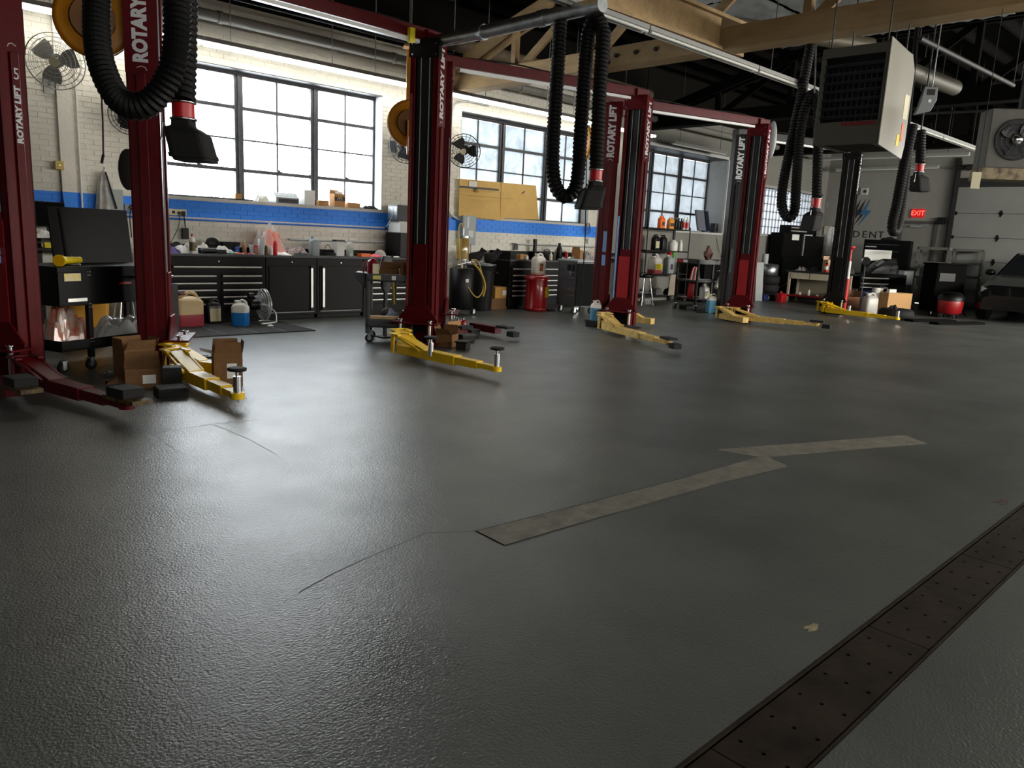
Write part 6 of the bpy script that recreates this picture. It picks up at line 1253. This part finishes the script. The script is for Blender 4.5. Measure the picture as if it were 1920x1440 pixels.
can('white paper cup at the right edge of the cream bench', OB(1.6, .08), .12, .045, wht, wht, name='paper_cup', cat='cup')
for k, (x, m_) in enumerate(((.3, wht), (.55, wht), (.8, wht), (1.2, blk2))): can(['squat white can on the red shelf under the cream bench, left', 'tall white can on the red shelf under the cream bench', 'flat white tin on the red shelf under the cream bench', 'black tin on the red shelf under the cream bench'][k], on(wb, (x, .2, .201)), [.08, .16, .05, .1][k], .04, m_, m_, name='tin')
crumple('black hose heap at the right of the red shelf under the cream bench', on(wb, (1.45, .3, .201)), (.4, .4, .2), blk2, 'hose_heap', 'hose', seed=89, fold=1)
q = F(1464, 566); t = thing('gas_can', 'red plastic fuel can on the floor at the left leg of the cream bench', 'can', (q.x, q.y, 0)); MB().rings([[(a, b2, z) for a, b2 in rrect(w2, d2, .04)] for z, w2, d2 in ((0, .26, .2), (.2, .26, .2), (.24, .16, .14))], False).build('can_body', redp, t); MB().cyl((-.05, 0, .23), (-.05, 0, .29), .03).build('spout', redp, t)
q = F(1432, 563); t = thing('tool_bag', 'low dark blue case on the floor left of the red fuel can', 'case', (q.x, q.y, 0)); MB().bx(-.26, .26, -.15, .15, 0, .17).build('case_body', M('navy_case', '16285c', .5), t, bevel=.02); MB().prism([(-.1, .04), (.14, .04), (.08, .13), (-.04, .13)], -.155, -.15, 'y').build('white_mark', lgrey, t); MB().tube([(-.1, -.0, .17), (-.08, 0, .21), (.08, 0, .21), (.1, 0, .17)], .012, 6).build('handle', blk, t)
MB()
t = thing('cable', 'pale cable drooping from the bench leg to the dark blue case', 'cable', tuple(F(1440, 562) + Vector((0, 0, .2)))); o_ = t.location; p0 = on(wb, (-.01, -.02, .5)); MB().tube(spline([(0, 0, 0), (.3, .1, -.02), (.9, .2, .1), tuple(Vector(p0) - o_)], 6), .01, 5).build('cable_run', lgrey, t)
# white robe hanging beside the far post
q = WX(1558, 440, 25.3); t = thing('hanging_coveralls', 'white coveralls bunched on the wall left of the far black post', 'clothing', tuple(q)); t.location = (24.9, q.y * 24.9 / 25.3, WX(1558, 425, 24.9).z); rs = []
for z, w2, d2 in ((.0, .1, .1), (-.1, .3, .2), (-.3, .34, .25), (-.45, .26, .2), (-.6, .5, .26), (-.9, .5, .26)): rs.append([(d2 / 2 * math.cos(R(a)) * (1 + .2 * math.sin(R(a * 5))), w2 / 2 * math.sin(R(a)) * (1 + .15 * math.sin(R(a * 7))), z) for a in range(0, 360, 12)])
MB().rings(rs).build('coveralls_body', M('white_coat_cloth', 'b5b4ae', .9), t); MB().bar((.6, 0, .04), (0, 0, .0), .02, .02).build('hook', blk, t)
t = thing('notice', 'small pale notice on the corner wall above the white coveralls', 'notice', tuple(WX(1552, 432, XR - .01))); MB().bx(-.01, 0, -.12, .12, -.14, .14).build('sheet', cream, t)
# far tool chest with engine cover
q0 = F(1600, 572); cb = thing('tool_chest', 'wide black tool chest with bright trim right of the far black post', 'tool chest', (q0.x, q0.y, 0)); 
q0 = Vector((21.2, 8.55, 0)); cb.location = q0; cb.rotation_euler = (0, 0, R(-28)); zc1 = ZA(q0, 1605, 512)
Wc2 = 1.5
MB().bx(0, Wc2, 0, .55, .5, zc1).build('body', mcab, cb, bevel=.006); MB().bx(0, Wc2, 0, .55, .15, .2).build('lower_tray', mcab, cb)
for x in (0, Wc2 - .05):
    for y in (0, .5): MB().bx(x, x + .05, y, y + .05, .12, .5).build('leg', mcab, cb); caster(None, cb, x + .025, y + .025, .05)
for zz in (.52, zc1 - .13, zc1 - .28): MB().bx(.03, Wc2 * .6, -.03, 0, zz, zz + .03).build('drawer_trim', alu, cb)
def OC(x, y, z=None): return on(cb, (x, y, zc1 + .001 if z is None else z))
t = thing('engine_cover', 'black moulded engine cover with a grey plate lying on the tool chest', 'engine cover', OC(.85, .3), -28); rs = []
for x, zt_, hw in ((-.42, .04, .18), (-.34, .14, .2), (-.15, .28, .22), (.1, .38, .24), (.35, .38, .24), (.45, .25, .2)): rs.append([(x, -hw, 0), (x, -hw * .95, zt_ * .7), (x, -hw * .7, zt_), (x, -hw * .2, zt_ * 1.08), (x, hw * .2, zt_ * 1.08), (x, hw * .7, zt_), (x, hw * .95, zt_ * .7), (x, hw, 0)])
MB().rings(rs, False).build('cover_shell', M('cover_black_plastic', '17181a', .45), t, bevel=.01); MB().add([(-.28, -.2, .2), (-.08, -.22, .33), (-.06, -.1, .36), (-.26, -.08, .225), (-.28, -.21, .21), (-.08, -.23, .34), (-.06, -.1, .37), (-.26, -.08, .235)], [(3, 2, 1, 0), (4, 5, 6, 7), (0, 1, 5, 4), (1, 2, 6, 5), (2, 3, 7, 6), (3, 0, 4, 7)]).build('grey_plate', lgrey, t)
for k in range(3): MB().bar((-.3 + .1 * k, .0, .16 + .07 * k), (-.05 + .1 * k, .12, .26 + .05 * k), .02, .02).build('moulded_rib', blk, t)
p_ = Vector(OC(1.0, .62, 0)); t = thing('white_board', 'white panel propped behind the black engine cover', 'panel', (p_.x, p_.y, 0), -28); z1 = ZA(p_, 1670, 470); MB().bx(-.45, .45, 0, .03, z1 - .3, z1).build('board', wht, t); MB().bx(-.4, -.36, 0, .03, 0, z1 - .3).bx(.36, .4, 0, .03, 0, z1 - .3).build('leg', dark, t)
p_ = Vector((22.6, 9.4, 0)); t = thing('tool_hutch', 'tall black tool chest below the lettering on the exit wall', 'tool chest', (23.6, 9.55, 0), -78); zh = ZA((23.6, 9.6), 1632, 449); MB().bx(0, 1.25, 0, .5, .1, zh).build('cabinet', mcab, t, bevel=.006)
for k in range(7): MB().bx(.08, .95, -.025, 0, .5 + k * .2, .52 + k * .2).build('drawer_pull', dark, t)
MB().bx(.05, .35, -.026, -.0, zh - .22, zh - .19).build('badge', alu, t)
crumple('dark hats and rags heaped on top of the chest below the lettering', (23.95, 9.0, zh), (.3, .5, .12), blk2, 'rag_heap', 'rag', seed=90)
# red and white pole jack on the far yellow arm
pj = F(1592, 590); zj = ZA(pj, 1603, 462)
t = thing('pole_jack', 'tall red and white pole jack standing right of the far black post', 'jack', (pj.x, pj.y, 0)); MB().lathe([(.14, 0), (.14, .03), (.05, .05)], (0, 0, 0), 16).build('foot', blk, t); MB().cyl((0, 0, .05), (0, 0, zj * .52), .055).build('red_tube', redp, t); MB().cyl((0, 0, zj * .52), (0, 0, zj * .78), .042).build('white_tube', wht, t); MB().cyl((0, 0, zj * .78), (0, 0, zj * .95), .028).build('rod', redp, t); MB().lathe([(.02, zj * .95), (.1, zj * .98), (.09, zj)], (0, 0, 0), 12).build('saddle', redp, t)
t.location = (pj.x + .25, pj.y + .25, 0)
t = thing('gauge', 'chrome round gauge clamped beside the pole jack', 'gauge', (pj.x + .8, pj.y + .1, 0)); MB().cyl((-.02, 0, zj * .78), (-.06, -.05, zj * .8), .1, n=16).build('dial', chrome, t); MB().cyl((0, 0, .02), (0, 0, zj * .85), .015).lathe([(.1, 0), (.1, .02)], (0, 0, 0), 12).build('pole', dark, t)
# boxes, jugs and tyre on the floor in front of the chest
q = F(1600, 580); carton('brown box with dark print behind the foot of the pole jack', (q.x + .3, q.y + .3, 0), (.5, .36, .3), -30, M('reddish_card', '8a5a3c', .8), open_=(None, 10, None, 30)); 
q = F(1628, 588); jug('wide white fluid container behind the far yellow arm', (q.x, q.y, 0), .5, .34, .26, M('cloudy_white', 'bdbbb4', .4), None, .5, wht, rz=-30, name='fluid_jug')
q = F(1642, 587); t = thing('extractor', 'tall white fluid extractor with a black top behind the far yellow arm', 'extractor', (q.x + .1, q.y + .1, 0)); MB().cyl((0, 0, 0), (0, 0, .62), .1, n=18).build('cylinder', M('cloudy_white', 'bdbbb4', .4), t); MB().cyl((.19, 0, 0), (.19, 0, .6), .09, n=18).build('side_tank', M('cloudy_white2', 'a9a79f', .4), t); MB().bx(-.08, .28, -.1, .1, .62, .68).build('pump_top', blk, t)
q = F(1622, 560); t = thing('tool_case', 'dark blue plastic tool case on the tray of the far chest', 'case', OC(.35, .25, .201), -28); MB().bx(-.25, .25, -.14, .14, 0, .26).build('case_body', M('navy_case', '16285c', .5), t, bevel=.02); MB().bx(-.08, .08, -.16, -.14, .18, .2).build('latch', lgrey, t)
q = F(1690, 592); t = carton('closed tan carton behind the black tyre on the floor', (q.x + .35, q.y + .35, 0), (.68, .42, .52), -30, M('tan_carton', 'bf9460', .8), lab_c=None); MB().bx(-.2, .0, -.05, .05, .52, .6).build('white_packet', wht, t)
q = F(1718, 602); t = thing('tyre', 'big black tyre lying flat on the floor at the tip of the far yellow arm', 'tyre', (18.6, 6.6, 0)); MB().lathe([(.2, .03), (.3, .0), (.37, .05), (.38, .1), (.37, .18), (.3, .23), (.2, .2)], (0, 0, 0), 32).build('tyre_body', blk2, t); MB().lathe([(.19, .04), (.2, .06), (.17, .1), (.19, .19)], (0, 0, 0), 24).build('rim', dark, t)
crumple('small black rag on top of the lying tyre', (18.45, 6.62, .225), (.2, .18, .12), blk2, 'rag', 'rag', seed=91)
# grey shelf racks
def grey_rack(lab, px0, px1, pyt, pyb, grp=None):
    a = F(px0, pyb); a = Vector((24.75, 7.45, 0)) if a.x > 24 else a; t = thing('shelf_rack', lab, 'shelf', (a.x, a.y, 0), group=grp); b2 = F(px1, pyb + 3); L2 = .75; zz = ZA(a, px0 + 6, pyt)
    t.rotation_euler = (0, 0, R(-80)); mg = M('rack_grey_steel', '54554f', .5)
    for x in (0, L2 - .05):
        for y in (0, .5): MB().bx(x, x + .05, y, y + .03, 0, zz).build('post', mg, t)
    for k in range(5): z = .1 + (zz - .16) * k / 4; m = MB(); m.bx(0, L2, 0, .02, z, z + .07); m.bx(0, L2, .51, .53, z, z + .07); m.bx(0, .02, 0, .53, z, z + .07); m.bx(L2 - .02, L2, 0, .53, z, z + .07); m.bx(0, L2, 0, .53, z + .02, z + .03) if k in (0, 2) else None; m.build('shelf', mg, t)
    return t
grey_rack('grey steel shelf frame in front of the exit door', 1703, 1738, 462, 582)
grey_rack('dark grey steel shelf frame in front of the garage door', 1775, 1815, 466, 575)
q = F(1735, 575); q = Vector((22.9, 8.0, 0)); t = thing('white_crate', 'white plastic crate on the floor behind the grey shelf frame', 'crate', (23.4, 8.35, 0)); MB().bx(-.5, .5, -.3, .3, .62, 1.0).build('crate_body', lgrey, t, bevel=.01); MB().bx(-.5, .5, -.3, .3, .0, .6).build('dark_base', dark, t)
# vacuum and black box
q = F(1778, 596); t = thing('shop_vacuum', 'red shop vacuum with a black lid in front of the garage door', 'vacuum', (q.x, q.y, 0)); MB().lathe([(.2, .1), (.26, .14), (.28, .38), (.27, .42)], (0, 0, 0), 24).build('tank', M('vac_red', '8e0c12', .4), t); MB().lathe([(.29, .42), (.29, .5), (.2, .6), (.12, .62)], (0, 0, 0), 24).build('lid', blk, t)
for k in range(4): caster(None, t, .2 * math.cos(R(45 + 90 * k)), .2 * math.sin(R(45 + 90 * k)), .04)
MB().tube(spline([(.2, 0, .5), (.4, -.1, .55), (.45, -.15, .2), (.3, -.3, .05)], 6), .03, 8).build('vacuum_hose', blk2, t)
t = thing('service_machine', 'large black boxed service machine behind the red shop vacuum', 'machine', (q.x + .85, q.y + .5, 0), -40); zz = ZA((q.x + .85, q.y + .5), 1780, 497); MB().bx(-.38, .38, -.3, .3, .08, zz).build('casing', mbk, t, bevel=.02); MB().bx(-.4, .4, -.32, .32, zz, zz + .04).build('top_lid', mbk, t, bevel=.01); MB().bx(-.3, .1, -.31, -.3, zz - .4, zz - .2).build('panel', blk, t)
for x in (-.35, .35): caster(None, t, x, -.22, .04)
for k, (px, py, L2, r2) in enumerate(((1745, 603, 1.3, -24), (1795, 608, 1.5, -20))):
    q = F(px, py); t = thing('floor_bar', ['long black bar lying on the floor right of the tyre', 'long flat black mat edge on the floor before the red vacuum'][k], 'bar', (q.x, q.y, 0), r2); MB().bx(-L2 / 2, L2 / 2, -.12, .12, 0, .05).build('bar_body', mbk, t, bevel=.01)
# ---- wall lettering, logo, sign
mln = M('logo_black', '101114', .6); mlb = M('logo_blue', '2b5f86', .6)
logo = thing('wall_logo', 'three jagged bolts painted on the exit wall, the right one blue', 'logo', (XR - .004, 0, 0))
def LP(px, py): v = WX(px, py, XR); return (v.y, v.z)
for k, (dx, mt) in enumerate(((-17, mln), (-8.5, mln), (0, mlb))):
    pts = [(1632, 374), (1609, 406), (1618, 407), (1607, 422), (1633, 396), (1623, 395)] if k < 2 else [(1632, 374), (1616, 404), (1624, 405), (1615, 422), (1633, 396), (1623, 395)]
    pts = [(1632 + dx, 374), (1612 + dx, 402), (1622 + dx, 403), (1609 + dx, 423), (1634 + dx, 395), (1624 + dx, 394)]
    MB().prism([LP(*p)[::1] for p in pts], -.003 - .001 * k, .0, 'x').build('bolt_mark', mt, logo)
y_, z_ = LP(1612, 441); ya, yb = LP(1580, 441)[0], LP(1660, 441)[0]
lt = thing('wall_lettering', 'dark capital letters painted on the exit wall under the bolts', 'lettering', (XR - .004, 0, 0))
for k, ch in enumerate('TRIDENT'): text(ch, .3, mln, lt, (-.003, LP(1652 - (6 - k) * 15.5, 441)[0], LP(1650, 441)[1] + .0), (90, 0, -90), name='letter', sx=1.1)
ex = WX(1722, 400, XR); t = thing('exit_sign', 'glowing red EXIT sign above the exit door', 'sign', (XR - .05, ex.y, ex.z)); MB().bx(0, .05, -.18, .18, -.13, .13).build('sign_box', M('exit_face', '7a0c0c', .5, emit=1.0), t, bevel=.006); text('EXIT', .2, M('exit_red_glow', 'ff3a30', .5, emit=3.0), t, (-.004, 0, 0), (90, 0, -90), sx=.95)
t = thing('alarm_box', 'small grey alarm box on the exit wall above the bolts', 'alarm', tuple(WX(1620, 359, XR - .08))); MB().bx(0, .08, -.11, .11, -.11, .11).build('box_body', lgrey, t, bevel=.01); MB().cyl((-.01, -.03, 0), (.0, -.03, 0), .05).build('lens', dark, t)
t = thing('outlet', 'small outlet box on the exit wall near the corner window', 'outlet', tuple(WX(1549, 385, XR - .03))); MB().bx(0, .03, -.05, .05, -.08, .08).build('plate', grey, t)
t = thing('door_control', 'black control box on the edge of the garage door frame', 'control', tuple(WX(1763, 414, XR - .12))); MB().bx(0, .12, -.1, .1, -.1, .1).build('box_body', blk, t, bevel=.01)
# ---- car at the right edge
mcar = M('car_dark_paint', '08090a', .3, coat=.3, spec=.5); mcg = M('car_glass', '1a1d1f', .08)
q = F(1886, 604)
car = thing('car', 'dark car parked at the right edge in front of the garage door', 'car', (20.6, 4.75, 0), 0)
rs = []                                                     # local x = length from the front, y = half width
def sect(x, hw, zs, zr, rw):
    return [(x, -hw, .28), (x, -hw, zs * .6), (x, -hw * .96, zs), (x, -rw, zr), (x, rw, zr), (x, hw * .96, zs), (x, hw, zs * .6), (x, hw, .28)]
for x, hw, zs, zr, rw in ((0, .7, .55, .62, .5), (.12, .86, .74, .84, .6), (.9, .92, .92, 1.02, .7), (1.35, .93, 1.0, 1.08, .74)): rs.append(sect(x, hw, zs, zr, rw))
for x, hw, zs in ((1.5, .93, 1.02), (3.6, .93, 1.06), (4.5, .88, 1.02)): rs.append(sect(x, hw, zs, zs + .03, .8))
MB().rings(rs, False).build('body', mcar, car, bevel=.03)
MB().rings([[(x, -a, z0), (x, a, z0), (x2, b2, z1_), (x2, -b2, z1_)] for x, x2, a, b2, z0, z1_ in ()] or [[(1.35, -.78, 1.05), (4.2, -.78, 1.08), (4.2, .78, 1.08), (1.35, .78, 1.05)], [(2.2, -.62, 1.58), (3.7, -.62, 1.6), (3.7, .62, 1.6), (2.2, .62, 1.58)]], False).build('cabin_glass', mcg, car, bevel=.02)
m = MB()
for s in (-1, 1): m.bar((1.35, s * .78, 1.05), (2.2, s * .62, 1.58), .06, .06); m.bar((2.2, s * .62, 1.59), (3.7, s * .62, 1.61), .06, .05)
m.build('pillar', mcar, car)
for s in (-1, 1):
    MB().sph((1.6, s * 1.02, 1.12), (.09, .12, .08), 12, 8).bar((1.62, s * .9, 1.06), (1.6, s * .98, 1.1), .05, .03).build('side_mirror', mcar, car)
    MB().box((.2, s * .66, .74), (.2, .3, .12), (0, -15, s * 20)).build('headlight', M('headlight_glass', '6a6d6c', .15), car, bevel=.02)
    for x in (.85, 3.6): w_ = MB().cyl((x, s * .72, .33), (x, s * .94, .33), .33, n=26).build('wheel', blk2, car); MB().cyl((x, s * .93, .33), (x, s * .95, .33), .2, n=20).build('wheel_rim', galv, w_)
# ================================================================ FANS, REELS, HEATERS ON THE WALLS AND ROOF
def wall_fan(lab, c_, r, ax, mat, bmat, arm_to):
    t = thing('wall_fan', lab, 'fan', tuple(c_)); cage(t, (0, 0, 0), r, .17, ax, mat, 6, 22, wr=.0035); blades(t, (0, 0, 0), r * .86, ax, bmat, 3, .6); a = Vector(ax).normalized(); MB().cyl(-a * .1, -a * .24, .08).build('motor', bmat, t); MB().cyl(a * .09, a * .1, r * .17).build('badge', M('fan_badge', 'c9c2a0', .5), t)
    MB().bar(-a * .2, Vector(arm_to) - Vector(c_), .035, .035).box(Vector(arm_to) - Vector(c_), (.12, .03, .2)).build('bracket', bmat, t); return t
c_ = WY(104, 115, 11.35); wall_fan('large silver cage wall fan left of the orange reel, facing the room', c_, .335, (-.42, -.88, -.25), M('cage_silver', 'a9a9a6', .35, .8), M('fan_blade_grey', '9d9e99', .4, .3), (c_.x + .0, WALL - .02, c_.z - .25))
c_ = WY(243, 215, 11.45); wall_fan('dark cage wall fan hidden behind the second red post', c_, .26, (-.3, -.9, -.1), dark, blk, (c_.x, WALL - .02, c_.z))
c_ = WY(762, 273, 11.35); wall_fan('dark cage wall fan behind the third post under the orange reel', c_, .3, (-.3, -.9, -.1), dark, dark, (c_.x, WALL - .02, c_.z))
c_ = WY(870, 283, 11.2); wall_fan('black cage wall fan in front of the second window', c_, .3, (-.75, -.65, -.25), M('cage_black', '1c1b1a', .5), M('fan_brown_black', '241f1c', .5), (c_.x - .25, WALL - .02, c_.z + .25))
mrl = M('reel_orange', 'b87a14', .42, var=.08); mrd2 = M('reel_inner_brown', '6a4310', .5)
def reel(lab, c_, r, yaw, up=1.2, w_=.14):
    t = thing('hose_reel', lab, 'reel', tuple(c_), yaw)
    for s in (-1, 1): MB().lathe([(.0, 0), (r * .62, 0), (r * .66, .012), (r * .86, .014), (r, .03), (r, .04), (r * .62, .02), (0, .02)], (0, s * w_ / 2, 0), 32, T=Matrix.Rotation(R(90 * s), 3, 'X')).build('side_disc', mrl, t)
    for s in (-1,): MB().cyl((0, s * (w_ / 2 + .02), 0), (0, s * (w_ / 2 + .024), 0), r * .56, n=28).build('recess', mrd2, t)
    MB().cyl((0, -w_ / 2, 0), (0, w_ / 2, 0), r * .6, n=24).build('hose_drum', blk2, t); MB().bx(-r * .14, r * .14, -w_ / 2 - .06, -w_ / 2 - .03, -r * 1.35, r * .1).bx(-r * .14, r * .14, w_ / 2 + .03, w_ / 2 + .06, -r * 1.0, up).bx(-.1, .1, -.1, .1, up - .02, up).build('frame_arm', mrl, t); MB().bx(-r * .1, r * .1, -w_ / 2 - .064, -w_ / 2 - .06, -r * 1.2, -r * .6).build('label', paper, t)
    MB().cyl((0, w_ / 2 + .045, up), (0, w_ / 2 + .045, up + .9), .02).build('hanger', galv, t)
    return t
reel('big orange hose reel hanging behind the nearest thick black hose', D(175, 38, 6.9), .32, -20, .8)
reel('orange hose reel half hidden behind the third red post', D(768, 232, 10.6), .31, -30, 1.0)
c_ = D(1104, 268, 12.2); reel('orange hose reel seen edge-on behind the second hose', c_, .26, 55, 1.0)
# gas unit heater
hp = D(1617, 190, 8.6)
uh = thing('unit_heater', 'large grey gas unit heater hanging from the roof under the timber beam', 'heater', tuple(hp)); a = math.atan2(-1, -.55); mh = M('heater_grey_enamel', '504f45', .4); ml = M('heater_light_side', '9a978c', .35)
# local frame: front faces -x, bright side faces -y
hw, hd, hh = .36, .55, .46
uh.rotation_euler = (0, 0, R(2)); HY = .36
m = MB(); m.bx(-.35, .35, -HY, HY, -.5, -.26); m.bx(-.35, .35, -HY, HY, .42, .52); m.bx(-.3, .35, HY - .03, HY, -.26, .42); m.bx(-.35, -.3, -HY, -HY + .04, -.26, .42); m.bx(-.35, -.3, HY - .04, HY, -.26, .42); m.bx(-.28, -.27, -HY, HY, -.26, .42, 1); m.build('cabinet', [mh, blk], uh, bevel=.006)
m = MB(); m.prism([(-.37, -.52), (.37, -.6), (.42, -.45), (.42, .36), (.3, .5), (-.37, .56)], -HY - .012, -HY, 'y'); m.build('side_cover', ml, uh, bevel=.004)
for k in range(7): MB().box((-.33, 0, .33 - k * .09), (.05, 2 * HY - .08, .008), (0, 25, 0)).build('louvre', dark, uh)
m = MB()
for k in range(11): m.bx(-.3, -.292, -HY + .06 + k * .06, -HY + .066 + k * .06, -.26, .3)
m.build('grille_wires', dark, uh)['kind'] = 'stuff'
m = MB()
for k in range(8): m.box((-.25 + k * .08, 0, -.503), (.035, .5, .006))
m.build('bottom_slots', blk, uh)['kind'] = 'stuff'
MB().bx(-.356, -.35, -.3, .06, -.31, -.27).build('badge', M('badge_dark_red', '6b1622', .5), uh); MB().bx(.12, .2, -HY - .016, -HY - .012, -.48, -.36).build('yellow_label', M('bright_yellow', 'f2dc10', .5), uh); MB().bx(.24, .3, -HY - .016, -HY - .012, -.42, -.22).build('orange_label', orange, uh); MB().bx(.22, .36, -HY - .016, -HY - .012, -.18, .08).build('paper_label', cream, uh)
for x in (-.28, .28):
    for y in (-.3, .3): MB().cyl((x, y, .5), (x, y, .5 + (3.95 - hp.z) + .2), .008, n=6).build('hanger', dark, uh)
MB().tube([(.35, .05, .25), (.7, .05, .3), (1.5, .3, .35)], .09, 14).build('flue', dark, uh)
# small square fan heater at the right edge
fp = D(1905, 262, 8.3)
fh = thing('fan_heater', 'square grey fan heater with round dark fan hanging at the right edge', 'heater', tuple(fp)); fh.rotation_euler = (0, 0, R(-52))
MB().bx(-.28, .28, 0, .3, -.3, .32).build('casing', M('heater_dirty_grey', '4a4a41', .5, var=.2), fh, bevel=.01); MB().cyl((0, -.01, 0), (0, .0, 0), .22, n=28).build('fan_opening', blk, fh)
m = MB()
for rr in (.06, .11, .16, .21): m.torus((0, -.03, 0), rr, .004, 'y', 28, 4)
for k in range(6): a = R(60 * k); m.tube([(0, -.03, 0), (.21 * math.cos(a), -.03, .21 * math.sin(a))], .004, 4)
m.build('guard', dark, fh); MB().sph((0, -.03, 0), (.06, .04, .06)).build('motor_cap', chrome, fh); blades(fh, (0, -.015, 0), .2, (0, -1, 0), dark, 4)
MB().bx(-.3, .34, -.02, .3, -.42, -.3).build('burner_tray', M('stained_cream', '9a8c6c', .6, vs=12, c2='4a3018'), fh); MB().cyl((.1, .15, .3), (.1, .15, 1.4), .06).build('flue', dark, fh)
tg = D(1830, 338, 8.1); t = thing('hanging_tag', 'cream paper tag hanging on a thin cord near the square fan heater', 'tag', tuple(tg)); MB().box((0, 0, 0), (.09, .004, .17), (0, 0, -50)).build('tag_body', cream, t); MB().tube([(0, 0, .08), (0, 0, 1.0), (0, 0, ZC - tg.z)], .004, 4).build('cord', blk2, t)
bp = D(1738, 190, 9.6); t = thing('spring_balancer', 'grey tool balancer hanging right of the unit heater', 'balancer', tuple(bp)); t.rotation_euler = (0, 0, R(-48)); MB().prism([(-.06, .17), (.1, .17), (.11, .02), (.05, -.12), (-.14, -.17), (-.1, -.06)], -.03, .03, 'y').build('body', M('balancer_grey', '74777a', .5), t, bevel=.01); MB().bx(-.03, .07, -.032, -.03, .07, .14).build('label_panel', blk, t); MB().tube([(.04, 0, .17), (.04, 0, .25), (.04, 0, ZC - bp.z)], .008, 5).build('hanger', galv, t); MB().cyl((.02, -.035, 0), (.02, -.03, 0), .02).build('screw', galv, t)
# white disc light beyond the red post, camera/speaker
t = thing('white_dish', 'white oval dish fixed on the outer side of the fifth red post', 'dish', tuple(D(1447, 262, 15.2))); MB().sph((0, 0, 0), (.06, .1, .36), 16, 12).build('dish_body', lgrey, t)
